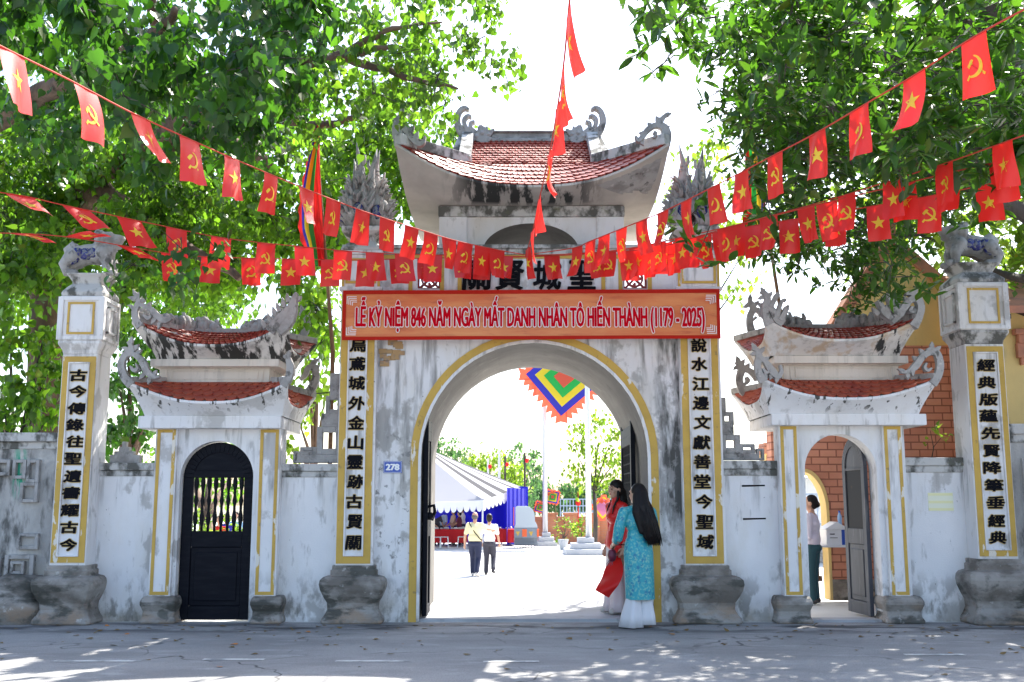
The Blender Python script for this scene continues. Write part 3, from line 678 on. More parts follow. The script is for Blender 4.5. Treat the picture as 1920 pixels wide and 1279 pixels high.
# scar of an old bracket
mb = MB(); p = at(735, 660, YW)
for k in range(14): x = p.x + random.uniform(-.12, .12); z = p.z + random.uniform(-.15, .13); s = random.uniform(.03, .06); mb.box(x - s, x + s, YW - .010 - .0015 * k, YW + .01, z - s * .6, z + s * .6)
mb.build('broken_moulding', mat('bare_brick_scar', (.42, .27, .13), .95, [((.25, .2, .17), 9, U, .5, .6, .8, None)]), gate)
for a, b, c, d in ((555, 835, 592, 868), (586, 805, 628, 868), (600, 772, 628, 806), (611, 745, 628, 773), (618, 705, 628, 746)):
    pass
def fret(parent, blocks, Y):
    mb = MB()
    for i, (a, b, c, d, w_) in enumerate(blocks):
        p, q = at(a, d, Y), at(c, b, Y); e = .002 * (i % 3)
        if w_ == 0: mb.box(p.x, q.x, Y + e, Y + .1 - e, p.z, q.z)
        else: frame(mb, p.x, q.x, p.z, q.z, w_, Y + e, Y + .1 - e)
    return mb.build('fretwork', MCEM, parent, bevel=.006)
fret(gate, [(1352, 745, 1361, 772, 0), (1352, 772, 1376, 797, .05), (1352, 797, 1376, 815, 0), (1352, 815, 1388, 850, .07), (1352, 850, 1420, 863, 0), (1388, 832, 1416, 850, .045), (1420, 841, 1433, 863, .03)], 13.20)
fret(gate, [(618, 700, 640, 745, 0), (610, 742, 640, 775, .05), (602, 775, 640, 800, 0), (593, 800, 640, 852, .07), (556, 852, 640, 868, 0), (562, 838, 593, 852, .045), (549, 846, 562, 868, .03)], 13.20)

# ------------------------------------------------------------------ side gates
def side_gate(label, body, zpix_bot, opening, arch_py, strips, bases, lowroof, uproof, scrolls, mat_skirt2):
    YG = 12.97; Yb = 13.26
    g = thing('side_gate', label, 'gate', (at((opening[0] + opening[1]) / 2, 1150, YG).x, YG, 0))
    x0, x1 = at(body[0], 1000, YG).x, at(body[1], 1000, YG).x; ztop = at(960, lowroof['band'][3], YG).z
    xl, xr = at(opening[0], 1000, YG).x, at(opening[1], 1000, YG).x; rise = (xr - xl) / 2; za = at(960, arch_py, YG).z
    mb = MB(); arch_wall(mb, x0, x1, 0, ztop + .02, xl, xr, za - rise, rise, YG, Yb); mb.build('gate_wall', MW, g)
    zs0 = at(960, 1118, YG - .06).z
    for (a, b), (c, d) in zip(strips, bases):
        p, q = at(a, 1000, YG - .06).x, at(b, 1000, YG - .06).x
        mb = MB(); mb.box(p, q, YG - .06, YG + .1, zs0 - .02, ztop); st = mb.build('pilaster', MW, g, bevel=.005); ORG[st.name] = world_org(g)
        mb = MB(); frame(mb, p + .02, q - .02, zs0 + .015, ztop - .02, .038, YG - .068, YG - .05); mb.build('ochre_border', MYEL, st)
        p, q = at(c, 1140, YG - .2).x, at(d, 1140, YG - .2).x; h = (q - p) / 2
        mb = MB(); mb.rects([(h * .98, .24, 0), (h, .25, .03), (h * .90, .2, .08), (h * .88, .2, .14), (h, .25, .22), (h * 1.0, .25, zs0 - .06), (h * .94, .22, zs0 - .02), (h * .86, .18, zs0), (h * .8, .1, zs0 + .003)], (p + q) / 2, YG + .08); mb.build('pilaster_base', MBASE, st, bevel=.012)
    out = {'g': g, 'xl': xl, 'xr': xr, 'zs': za - rise, 'rise': rise, 'YG': YG}
    zprev = None
    for nm, Rr, sm, tm in (('lower_roof', lowroof, MSKIRT, MTILES), ('upper_roof', uproof, mat_skirt2, MTILE)):
        bx0, bx1, by0, by1 = Rr['band']; YF = Rr['YF']; cy = 13.38
        p0, p1 = at(bx0, by1, YF), at(bx1, by0, YF); cl, cr = at(*Rr['cl'], Rr['YC']), at(*Rr['cr'], Rr['YC'])
        cx = (cl.x + cr.x) / 2; fl = .08
        mb = MB(); mb.box(p0.x, p1.x, YF, 2 * cy - YF, p0.z, p1.z); rf = mb.build(nm, MW if nm == 'lower_roof' else MPALE, g, bevel=.008); ORG[rf.name] = world_org(g)
        cxb = (p0.x + p1.x) / 2
        ze = at(960, Rr['mid'], Rr['YC'] + fl).z; t0, t1 = at(*Rr['tl'], Rr['YT']), at(*Rr['tr'], Rr['YT'])
        G = dict(cx=cx, cy=cy, hw=(p1.x - p0.x) / 2 - .03, hd=cy - YF - .02, zw=p1.z, HW=(cr.x - cl.x) / 2 - fl, HD=cy - Rr['YC'] - fl, ze=ze, lift=(cl.z + cr.z) / 2 - ze, fl=fl,
                 tw=(t1.x - t0.x) / 2, td=cy - Rr['YT'], zt=t0.z)
        E_, top_, _ = hip_roof(rf, nm, G, sm, tm, thick=.05, rows=Rr['rows'], cols=Rr['cols'], N=20, vp=1.2, z_pow=1.1)
        hip_ridges(rf, top_, .09, .06, MCEM)
        if nm == 'lower_roof':
            a0, a1 = at(uproof['band'][0] + 18, 700, 13.02).x, at(uproof['band'][1] - 18, 700, 13.02).x; az0, az1 = t0.z - .03, at(960, uproof['band'][3], 13.02).z + .02
            mb = MB(); mb.box(a0, a1, 13.02, 13.74, az0, az1); at_ = mb.build('attic', MPALE, g); ORG[at_.name] = world_org(g)
            mb = MB(); frame(mb, a0 + .14, a1 - .14, az0 + .07, az1 - .07, .016, 13.008, 13.03); mb.box(a0 - .02, a1 + .02, 13.0, 13.76, az0 - .01, az0 + .035); mb.box(a0 - .02, a1 + .02, 12.98, 13.76, az1 - .05, az1 - .03)
            mb.box(a0 + .075, a0 + .095, 13.009, 13.03, az0 + .05, az1 - .06); mb.box(a1 - .095, a1 - .075, 13.009, 13.03, az0 + .05, az1 - .06); mb.build('attic_moulding', MPALE, at_)
        else:
            zr0 = t0.z; mb = MB(); mb.box(cx - G['tw'] - .02, cx + G['tw'] + .02, cy - .05, cy + .05, zr0 - .05, zr0 + .06); mb.build('roof_ridge', MCEM, rf, bevel=.01)
            rr = random.Random(bx0)
            for s in (-1, 1):     # dragon crests climbing from the ridge to the front corners
                mb = MB()
                for k in range(26):
                    f = k / 25; b = V(cx + s * (G['tw'] * (.35 + .65 * min(1, f * 2))), cy, zr0 + .05)
                    if f > .4: b = b.lerp(E_(0, s, .10), (f - .4) / .6 * .92)
                    h = .05 + .08 * math.sin(math.pi * min(1, f * 1.1)) + rr.uniform(0, .03)
                    mb.ball(b + V(rr.uniform(-.03, .03), rr.uniform(-.03, .03), h * .3), (rr.uniform(.04, .075), .05, .04 + h * rr.uniform(.2, .5)), 7, 5)
                    for q in range(2 if rr.random() < .45 else 0):
                        d = V(s * rr.uniform(-.4, .9), rr.uniform(-.4, .2), rr.uniform(.5, 1)).normalized(); bb = b + V(0, 0, h * .4); e_ = rr.uniform(.7, 1.3)
                        mb.tube([bb, bb + d * .06 * e_, bb + d * .09 * e_ + V(s * .02, 0, .01), bb + d * .10 * e_ + V(s * .05, 0, .0)], [.034, .03, .02, .006], 6)
                mb.build('dragon_crest', MCEM, rf, smooth=True)
        for S in scrolls:
            if S['roof'] == nm: scroll_part('corner_scroll', rf, S['bands'], S['fins'], S['Y'], S.get('t', .07))
    return out
YC_, YF_ = 12.50, 12.78
LS = [dict(roof='lower_roof', Y=12.5, bands=[[(245, 722, 17), (232, 706, 15), (226, 684, 13), (233, 666, 11), (244, 659, 13), (244, 648, 8), (238, 641, 3)], [(240, 661, 6), (254, 666, 10), (266, 678, 12), (274, 696, 12), (286, 706, 9), (298, 706, 3)], [(243, 686, 3), (250, 694, 7), (257, 690, 5), (254, 682, 3)]],
           fins=[(240, 655, 165, 14, 7), (243, 646, 75, 16, 8), (249, 656, 45, 16, 8), (256, 662, 35, 12, 7), (262, 690, 220, 14, 7), (270, 700, 230, 16, 7), (281, 708, 250, 14, 7), (288, 702, 60, 10, 6)]),
      dict(roof='lower_roof', Y=12.5, bands=[[(530, 724, 14), (541, 706, 13), (542, 684, 11), (538, 670, 9), (531, 668, 5)], [(541, 672, 6), (546, 690, 8), (540, 712, 9), (528, 718, 8)]], fins=[(540, 668, 80, 12, 7)], t=.10),
      dict(roof='lower_roof', Y=14.1, bands=[[(576, 738, 16), (587, 722, 15), (592, 704, 13), (587, 690, 11), (577, 690, 10), (572, 702, 9), (562, 712, 6)], [(584, 690, 8), (590, 678, 6), (598, 672, 2)]], fins=[(584, 684, 60, 14, 7), (590, 690, 30, 12, 7)]),
      dict(roof='upper_roof', Y=12.5, bands=[[(262, 612, 15), (254, 598, 13), (252, 582, 11), (258, 568, 9), (258, 558, 7), (246, 562, 3)], [(257, 569, 6), (270, 574, 9), (284, 580, 9), (294, 592, 11), (308, 600, 11), (322, 596, 4)], [(268, 590, 3), (276, 596, 7), (283, 592, 4)]],
           fins=[(254, 560, 170, 16, 7), (256, 556, 120, 16, 7), (259, 558, 70, 16, 8), (263, 566, 40, 14, 7), (290, 596, 240, 14, 7), (300, 604, 250, 14, 7), (276, 576, 60, 12, 7)]),
      dict(roof='upper_roof', Y=12.5, bands=[[(520, 622, 18), (536, 604, 22), (545, 585, 20), (549, 568, 14), (553, 553, 8), (556, 548, 3)], [(505, 622, 18), (518, 604, 18), (530, 590, 14), (540, 576, 8)]], fins=[(508, 606, 110, 22, 8), (516, 594, 105, 22, 8), (524, 584, 110, 20, 8), (532, 576, 100, 20, 8), (540, 566, 100, 18, 8), (556, 562, 40, 12, 7), (498, 614, 120, 20, 8)], t=.12),
      dict(roof='upper_roof', Y=14.1, bands=[[(558, 640, 14), (571, 622, 13), (575, 604, 11), (570, 590, 10), (560, 588, 7)], [(566, 590, 10), (574, 580, 6), (578, 574, 2)]], fins=[(566, 584, 100, 14, 7), (572, 590, 40, 14, 7)])]
sgl = side_gate('small white side gate with shut black door and twin red tiled roofs', (283, 522), 0, (333, 471), 827, ((283, 324), (479, 520)), ((258, 326), (466, 526)),
    dict(band=(258, 527, 780, 803), YF=YF_, YC=YC_, cl=(238, 722), cr=(541, 718), mid=757, tl=(297, 717), tr=(501, 717), YT=12.98, rows=4, cols=13),
    dict(band=(281, 523, 673, 687), YF=12.86, YC=YC_, cl=(247, 609), cr=(544, 604), mid=650, tl=(330, 624), tr=(470, 624), YT=13.33, rows=6, cols=22), LS, MSKIRT2)
RS = [dict(roof='lower_roof', Y=12.5, bands=[[(1432, 716, 15), (1424, 700, 13), (1421, 684, 12), (1424, 668, 12), (1420, 656, 9), (1411, 654, 3)], [(1424, 668, 8), (1436, 678, 9), (1446, 692, 13), (1458, 704, 11), (1466, 698, 7), (1464, 684, 3)], [(1430, 690, 3), (1437, 698, 6), (1443, 696, 3)]],
           fins=[(1418, 656, 120, 16, 8), (1418, 662, 190, 12, 7), (1426, 660, 50, 14, 8), (1448, 700, 250, 14, 7), (1458, 706, 260, 14, 7), (1434, 676, 40, 12, 7)]),
      dict(roof='lower_roof', Y=12.5, bands=[[(1750, 720, 16), (1760, 704, 14), (1764, 684, 13), (1759, 664, 12), (1748, 655, 10), (1738, 656, 3)], [(1754, 660, 9), (1740, 662, 11), (1728, 672, 12), (1718, 686, 13), (1706, 696, 9), (1690, 698, 3)], [(1748, 690, 3), (1741, 694, 6), (1735, 688, 5), (1739, 680, 3)]],
           fins=[(1748, 652, 90, 12, 7), (1756, 656, 40, 12, 7), (1733, 664, 130, 14, 8), (1722, 676, 140, 14, 8), (1712, 692, 270, 14, 7), (1702, 700, 280, 12, 7), (1696, 696, 160, 14, 6)]),
      dict(roof='lower_roof', Y=14.0, bands=[[(1404, 744, 16), (1393, 732, 14), (1387, 712, 13), (1391, 694, 14), (1388, 682, 12), (1379, 680, 3)], [(1393, 692, 10), (1405, 694, 10), (1414, 702, 10), (1420, 714, 6)], [(1396, 722, 4), (1403, 714, 8), (1400, 706, 4)]],
           fins=[(1386, 680, 110, 14, 8), (1390, 684, 60, 14, 8), (1400, 690, 60, 12, 8), (1384, 686, 220, 12, 7)]),
      dict(roof='upper_roof', Y=12.5, bands=[[(1444, 608, 18), (1437, 590, 13), (1437, 572, 12), (1440, 560, 12), (1434, 549, 9), (1426, 547, 3)], [(1440, 570, 9), (1448, 580, 12), (1458, 596, 16), (1470, 606, 14)], [(1446, 576, 8), (1452, 564, 8), (1457, 554, 9), (1461, 550, 8)], [(1458, 592, 8), (1463, 574, 7), (1468, 563, 6), (1475, 562, 5)], [(1464, 600, 9), (1472, 586, 9), (1477, 576, 9), (1480, 576, 4)]],
           fins=[(1434, 550, 120, 14, 8), (1432, 556, 200, 12, 7), (1442, 556, 60, 12, 7)]),
      dict(roof='upper_roof', Y=12.5, bands=[[(1714, 612, 18), (1724, 594, 14), (1728, 574, 13), (1720, 556, 12), (1708, 549, 9), (1700, 552, 3)], [(1722, 560, 9), (1708, 562, 12), (1698, 574, 13), (1688, 588, 14), (1672, 602, 14)], [(1714, 586, 3), (1708, 582, 6), (1712, 574, 4)], [(1690, 590, 10), (1676, 578, 11), (1672, 562, 9), (1662, 551, 6)], [(1676, 598, 10), (1660, 586, 11), (1654, 572, 8), (1648, 562, 5)]],
           fins=[(1714, 550, 60, 16, 8), (1722, 556, 20, 14, 8), (1704, 566, 130, 14, 8), (1692, 582, 120, 20, 8), (1682, 580, 90, 22, 8), (1668, 590, 110, 20, 8), (1648, 590, 130, 18, 8)], t=.1),
      dict(roof='upper_roof', Y=14.0, bands=[[(1416, 632, 15), (1408, 614, 13), (1407, 594, 12), (1413, 578, 12), (1408, 568, 9), (1398, 572, 3)], [(1412, 580, 9), (1423, 582, 9), (1430, 592, 9)], [(1414, 600, 3), (1419, 594, 6)]],
           fins=[(1407, 566, 90, 16, 8), (1404, 572, 200, 12, 7), (1416, 572, 50, 12, 7)])]
sgr = side_gate('small white side gate with door standing open and twin red tiled roofs', (1468, 1705), 0, (1514, 1650), 814, ((1467, 1504), (1664, 1702)), ((1458, 1528), (1664, 1738)),
    dict(band=(1447, 1737, 776, 797), YF=YF_, YC=YC_, cl=(1428, 712), cr=(1761, 714), mid=750, tl=(1480, 713), tr=(1700, 711), YT=12.98, rows=4, cols=14),
    dict(band=(1452, 1703, 667, 681), YF=12.86, YC=YC_, cl=(1434, 602), cr=(1727, 600), mid=640, tl=(1500, 616), tr=(1670, 616), YT=13.33, rows=6, cols=22), RS,
    plaster('stained_skirt_plaster', (.72, .70, .67), [((.50, .36, .22), 3.4, (1.4, 1, .6), .50, .60, .8, None), ((.03, .03, .03), 4.6, (2, .6, .5), .56, .60, 1, [(0, 4.35, 4.95, .1), (2, 3.2, 3.75, .03)])], .8))

# left door: black arched leaf with a barred window
def door_leaf(parent_gate, S, wood, grille_bars, leaf_w, H, rise, loc, rot, label=None):
    """local frame: x across the leaf from its hinge, y through it, z up"""
    t = .05; w_ = leaf_w; zs = H - rise; st = .13 * w_ / .9; mb = MB()
    z1, z2 = (.95, .99) ; wl, wh = 1.05, 1.78
    mb.box(0, st, 0, t, 0, zs); mb.box(w_ - st, w_, 0, t, 0, zs)
    for a, b in ((0, .16), (.86, wl - .0), (wh, zs)): mb.box(st, w_ - st, .001, t - .001, a, b)
    A = arch_pts(0, w_, zs, rise, 20); Bp = arch_pts(st, w_ - st, zs, rise - st, 20)
    for k in range(20):
        a, b, c, d = A[k], A[k + 1], Bp[k + 1], Bp[k]
        mb.hexa([(a[0], 0, a[1]), (b[0], 0, b[1]), (c[0], 0, c[1]), (d[0], 0, d[1])], [(a[0], t, a[1]), (b[0], t, b[1]), (c[0], t, c[1]), (d[0], t, d[1])])
    dr = child_local('door', parent_gate, loc, rot, mb, wood, bevel=.006)
    ORG[dr.name] = V(0, 0, 0)
    mb = MB(); mb.box(st, w_ - st, .015, t - .015, .16, .86); mb.box(st + .05, w_ - st - .05, .004, t - .004, .22, .80); mb.build('panel', wood, dr, bevel=.01)
    mb = MB(); mb.prism([(p[0], .015, p[1]) for p in Bp], (0, t - .03, 0)); mb.build('arched_panel', wood, dr)
    if grille_bars == 'bars':
        for k in range(8):
            x = st + .035 + k * (w_ - 2 * st - .07) / 7; mb = MB()
            zz = [wl + (wh - wl) * j / 12 for j in range(13)]; mb.tube([(x, t / 2, z) for z in zz], [.017 + (.012 if j in (2, 3, 6, 9, 10) else 0) for j in range(13)], 8); mb.build('bar', MIRON, dr, smooth=True)
        mb = MB(); mb.box(w_ - .05, w_ - .01, -.03, .0, .92, .98); mb.build('latch', MIRON, dr)
    else:
        mb = MB()
        for k in range(12): x = st + .02 + k * (w_ - 2 * st - .04) / 11; mb.tube([(x, t / 2, wl), (x, t / 2, wh)], .010, 6)
        for k in range(7): z = wl + .05 + k * .105; mb.box(st, w_ - st, t / 2 - .008, t / 2 + .008, z, z + .022)
        mb.box(st, w_ - st, t * .6, t * .7, wl, wh); mb.build('grille', MIRON, dr)
        mb = MB(); mb.tube([(w_ - .04, -.05, .98), (w_ + .06, -.05, .98)], .02, 8); mb.box(w_ - .1, w_ - .02, -.04, 0, .94, 1.02); mb.build('bolt', MIRON, dr)
    return dr
door_leaf(sgl['g'], sgl, MDOOR, 'bars', sgl['xr'] - sgl['xl'] - .016, sgl['zs'] + sgl['rise'] - .03, sgl['rise'] - .01, (sgl['xl'] + .008, sgl['YG'] + .10, .02), (0, 0, 0))
hx_ = sgr['xr'] - .03; fx = at(1599, 1137, 13.95)
ang = math.atan2(13.95 - 13.22, fx.x - hx_)
door_leaf(sgr['g'], sgr, MDOORW, 'lattice', .76, sgr['zs'] + sgr['rise'] - .05, .38, (hx_, 13.22, .04), (0, 0, ang))
mb = MB(); mb.box(sgr['xl'] + .002, sgr['xr'] - .002, 12.99, 13.26, -.1, .03); mb.build('threshold', MTHR, sgr['g'])

# ------------------------------------------------------------------ outer pillars with guardian lions
def stone_pillar(label, fx0, fx1, zpy, side, chars, lionflip):
    Yf = 12.78; xa = (at(fx0[0], fx0[1], Yf).x + at(fx0[2], fx0[3], Yf).x) / 2; xb = (at(fx1[0], fx1[1], Yf).x + at(fx1[2], fx1[3], Yf).x) / 2
    Z = {k: at(960, v, Yf).z for k, v in zpy.items()}; xm = (xa + xb) / 2; hx = (xb - xa) / 2; cy = Yf + hx
    g = thing('stone_pillar', label, 'pillar', (xm, cy, 0))
    mb = MB(); mb.box(xa, xb, Yf, Yf + 2 * hx, Z['base'] - .02, Z['shaft']); sh = mb.build('shaft', MW, g, bevel=.008)
    yellow_panel(g, xa + .015, xb - .015, Z['base'] + .03, Z['shaft'] - .03, Yf, .07, .018)
    column_text(g, chars, xm - .105, xm + .095, Z['shaft'] - .16, Z['base'] + .14, Yf)
    mb = MB(); baluster_base(mb, xm, cy, hx, hx, Z['base']); mb.build('pillar_base', MBASE, g, bevel=.012)
    zc, zl, zs, zp, zq = Z['cornice'], Z['lantern'], Z['slab'], Z['cap'], Z['plinth']; lh = hx * 1.27
    mb = MB(); mb.rects([(hx * 1.02, hx * 1.02, Z['shaft']), (hx * 1.06, hx * 1.06, Z['shaft'] + .05), (hx * 1.22, hx * 1.22, zc - .05), (lh, lh, zc - .03), (lh, lh, zc)], xm, cy); mb.build('cornice', MCAP if lionflip else MW, g, bevel=.008)
    lh2 = lh * .97; mb = MB(); mb.box(xm - lh2, xm + lh2, cy - lh2, cy + lh2, zc, zl); lan = mb.build('lantern_block', MW, g, bevel=.008); ORG[lan.name] = world_org(g)
    mb = MB(); e = .028
    for a, b, c, d in ((lh2 - .02, lh2 + e, zc + .02, zl),):
        frame(mb, xm - lh2, xm + lh2, zc + .01, zl - .01, .05, cy - lh2 - .02, cy - lh2 + .01)
        for sx in (-1, 1):
            xx = xm + sx * lh2; q0, q1 = (xx - .01, xx + .02) if sx > 0 else (xx - .02, xx + .01)
            mb.box(q0, q1, cy - lh2 - .018, cy - lh2 + .05, zc + .012, zl - .012); mb.box(q0, q1, cy + lh2 - .05, cy + lh2, zc + .012, zl - .012)
            mb.box(q0, q1, cy - lh2 + .05, cy + lh2 - .05, zc + .012, zc + .06); mb.box(q0, q1, cy - lh2 + .05, cy + lh2 - .05, zl - .06, zl - .012)
            y0, y1 = cy - lh2 + .13, cy + lh2 - .13
            mb.box(q0 - .008, q1 + .012, y0, y0 + .03, zc + .11, zl - .11); mb.box(q0 - .008, q1 + .012, y1 - .03, y1, zc + .11, zl - .11); mb.box(q0 - .008, q1 + .012, y0, y1, zc + .11, zc + .14); mb.box(q0 - .008, q1 + .012, y0, y1, zl - .14, zl - .11)
    mb.build('lantern_frame', MW, lan, bevel=.006)
    mb = MB(); frame(mb, xm - lh2 + .10, xm + lh2 - .10, zc + .08, zl - .08, .025, cy - lh2 - .014, cy - lh2 + .01); mb.build('ochre_border', MYEL, lan)
    mb = MB(); mb.rects([(lh * .98, lh * .98, zl), (lh, lh, zl + .04), (lh * .94, lh * .94, zs), (lh * .80, lh * .80, zs + .3 * (zp - zs)), (lh * .66, lh * .66, zs + .55 * (zp - zs)), (lh * .64, lh * .64, zp - .06), (lh * .74, lh * .74, zp), (lh * .86, lh * .86, zp + .04), (lh * .88, lh * .88, zq)], xm, cy); mb.build('capital', MCAP, g, bevel=.012)
    # guardian lion, crouching, looking along the wall
    s = 1 if not lionflip else -1; H = Z['lion'] - zq
    def L(u, z, yy=0): return V(xm + s * u * .36, cy + yy, zq + z * H)
    pr = []
    for yy in (-.1, .1):
        pr += [('t', [L(-.62, .42, yy), L(-.88, .22, yy), L(-.78, .05, yy), L(-.5, .05, yy)], [.10, .075, .055, .045]), ('t', [L(.42, .5, yy), L(.60, .28, yy), L(.62, .06, yy), L(.82, .05, yy)], [.09, .07, .05, .045])]
    pr += [('t', [L(-.62, .42), L(-.2, .50), L(.2, .50), L(.45, .55)], [.14, .13, .14, .14]), ('t', [L(.42, .52), L(.42, .7), L(.42, .80)], [.13, .12, .11]), ('e', L(.48, .82), (.12, .12, .11)), ('e', L(.78, .80), (.085, .085, .06)), ('e', L(.76, .68), (.06, .07, .03)),
           ('e', L(.98, .86), (.035, .06, .035)), ('t', [L(-.8, .4), L(-.95, .62), L(-.75, .74), L(-.62, .62)], [.05, .045, .04, .025]), ('e', L(-.72, .62), (.09, .06, .08))]
    for a_ in range(14):
        t_ = a_ * 2 * math.pi / 14
        for q_, (ru, rz) in enumerate(((.26, .17), (.36, .24))): pr.append(('e', L(.36 - .10 * q_ + .03 * (a_ % 2) , .80 + rz * math.sin(t_) * .75, (.13 + .02 * q_) * math.cos(t_)), (.038, .034, .036)))
    pr += [('t', [L(.62, .90, -.05), L(.92, .88, -.045)], [.03, .028]), ('t', [L(.62, .90, .05), L(.92, .88, .045)], [.03, .028]), ('t', [L(.60, .70), L(.90, .66)], [.045, .03])]
    for k in range(7): pr.append(('e', L(.22 - .05 * (k % 3), .62 + .055 * k, (-.09, .09, 0)[k % 3]), (.05, .05, .045)))
    for yy in (-.07, .07): pr += [('e', L(.62, .92, yy), (.04, .03, .04)), ('t', [L(.40, .9, yy), L(.32, 1.0, yy)], [.035, .015])]
    li = blob('guardian_lion', pr, MCEM, g, .011, 1); ORG[li.name] = world_org(g)
    mb = MB()
    for u, z, r in ((-.62, .36, .10), (-.84, .2, .06), (-.15, .47, .10), (.12, .5, .09), (.48, .42, .085), (.6, .25, .05), (-.45, .5, .08)):
        for yy in (-1, 1): mb.ball(L(u, z, yy * (.115 if abs(u) > .4 else .10)), (r, .045, r * .8), 10, 7)
    mb.build('ceramic_mosaic', MMOSA, li, smooth=True)
    return g
stone_pillar('white pillar with lion looking right, tree behind it', (93, 1055, 117, 665), (163, 1055, 181, 665), dict(base=1060, shaft=664, cornice=640, lantern=556, slab=545, cap=520, plinth=512, lion=428), 'l', '古今傳錄往聖遺書耀古今', False)
stone_pillar('white pillar with lion looking left, yellow house behind it', (1838, 1048, 1806, 645), (1912, 1045, 1879, 642), dict(base=1048, shaft=645, cornice=620, lantern=530, slab=520, cap=500, plinth=492, lion=412), 'r', '經典版蘊先賢降筆垂經典', True)

# ------------------------------------------------------------------ walls
def wall(label, px0, px1, ptop, pcap, Y, mat_=None, capmat=None, name='boundary_wall', top_orn=None, cap_out=.05):
    x0, x1 = at(px0, 1000, Y).x, at(px1, 1000, Y).x; zc, zt_ = at(960, pcap, Y).z, at(960, ptop, Y).z
    g = thing(name, label, 'wall', ((x0 + x1) / 2, Y, 0))
    mb = MB(); mb.box(x0, x1, Y, Y + .32, -.02, zc); wl = mb.build('wall_face', mat_ or MW, g)
    h = zt_ - zc; mb = MB(); mb.box(x0, x1, Y - .02, Y + .34, zc, zc + h * .45); mb.box(x0, x1, Y - cap_out, Y + .37, zc + h * .45, zt_)
    mb.build('coping', capmat or MCAP, g, bevel=.012); return g, x0, x1, zt_
g, *_ = wall('white plastered wall between the left pillar and the black door gate', 178, 285, 868, 893, 13.08)
mb = MB()
for k, (a, b, c, d) in enumerate(((205, 853, 262, 868), (213, 846, 250, 854), (222, 838, 242, 847), (228, 828, 236, 839))):
    p, q = at(a, d, 13.15), at(c, b, 13.15); mb.box(p.x, q.x, 13.15, 13.25, p.z - .01, q.z)
mb.build('stepped_ornament', MCEM, g, bevel=.01)
wall('white wall with square fretwork corner between black door and great gate', 518, 642, 870, 895, 13.08)
g, *_ = wall('white wall marked with two short black painted strokes', 1345, 1472, 864, 892, 13.08)
mb = MB()
for a, b, c, d in ((1391, 909, 1434, 913), (1393, 971, 1436, 975)):
    p, q = at(a, d, 13.08), at(c, b, 13.08); mb.hexa([(p.x, 13.076, p.z), (q.x, 13.076, p.z + .008), (q.x, 13.079, p.z + .008), (p.x, 13.079, p.z)], [(p.x, 13.076, q.z - .004), (q.x, 13.076, q.z), (q.x, 13.079, q.z), (p.x, 13.079, q.z - .004)])
mb.build('painted_stroke', MBLACK, g)
wall('white wall with a faded yellow notice beside the open side gate', 1698, 1818, 858, 886, 13.08)
g, x0, x1, zt_ = wall('grey weathered wall with square relief pattern left of the lion pillar', -240, 100, 812, 842, 13.05, MFAR, MCAP, cap_out=.09)
mb = MB()
for i, (a, b, c, d, w_) in enumerate(((52, 862, 78, 905, .04), (26, 862, 54, 898, .04), (-10, 862, 24, 892, .04), (40, 905, 76, 942, .04), (34, 1000, 76, 1030, .04), (10, 1040, 68, 1088, .05), (22, 1052, 50, 1076, .035), (-40, 1045, 6, 1088, .04))):
    p, q = at(a, d, 13.05), at(c, b, 13.05); e = .003 * (i % 4); frame(mb, p.x, q.x, p.z, q.z, w_, 12.99 - e, 13.06)
mb.build('relief_pattern', MCEM, g, bevel=.006)
g2, *_ = wall('grey carved wall to the right of the right hand pillar', 1888, 2250, 795, 830, 13.05, MFAR, MCAP)
mb = MB()
for i, (a, b, c, d) in enumerate(((1925, 860, 1990, 1010), (1935, 875, 1975, 990))):
    p, q = at(a, d, 13.05), at(c, b, 13.05); frame(mb, p.x, q.x, p.z, q.z, .04, 13.02 - .004 * i, 13.06)
mb.build('relief_pattern', MFAR, g2)
# rounded rock at the foot of the far left wall
rr = random.Random(2); mb = MB(); p = at(15, 1135, 12.8)
import mathutils.noise as mn
def rockpt(u, v):
    t = math.pi * v; a = 2 * math.pi * u; d = V(math.sin(t) * math.cos(a), math.sin(t) * math.sin(a), math.cos(t))
    k = 1 + .25 * mn.noise(d * 1.7) + .10 * mn.noise(d * 5); return V(p.x + d.x * .48 * k, 12.95 + d.y * .30 * k, .20 + d.z * .36 * k)
mb.grid(rockpt, 28, 16); tag(mb.build('boulder', MBASE, smooth=True), 'pale rounded boulder at the foot of the grey wall', 'boulder')
# notice on the right hand wall
p, q = at(1741, 958, 13.08), at(1786, 924, 13.08)
g = thing('paper_notice', 'faded yellow and white paper notice stuck on the white wall', 'notice', (p.x, 13.08, p.z))
mb = MB(); mb.box(p.x, q.x, 13.073, 13.079, p.z, q.z); mb.build('sheet', mat('faded_paper', (.75, .76, .60), .6), g)
mb = MB()
for k in (0.02, .42, .84): z = p.z + (q.z - p.z) * k; mb.box(p.x + .004, q.x - .004, 13.0705, 13.073, z, z + .03)
mb.build('yellow_stripe', mat('faded_yellow_ink', (.76, .74, .42), .6), g)
# house number plate
p, q = at(719, 887, YW), at(754, 865, YW); g = thing('number_plate', 'small blue enamel plate reading 278 beside the big arch', 'house number', (p.x, YW, p.z))
mb = MB(); mb.box(p.x, q.x, YW - .02, YW - .004, p.z, q.z); mb.build('plate', mat('blue_enamel', (.02, .08, .42), .3), g, bevel=.004)
MENW = mat('white_enamel', (.85, .85, .85), .35)
mb = MB(); frame(mb, p.x + .006, q.x - .006, p.z + .006, q.z - .006, .004, YW - .0225, YW - .019); bold_text(mb, '278', p.x + .035, q.x - .035, p.z + .035, q.z - .035, YW - .0195, .003, .007, .004); mb.build('numerals', MENW, g)
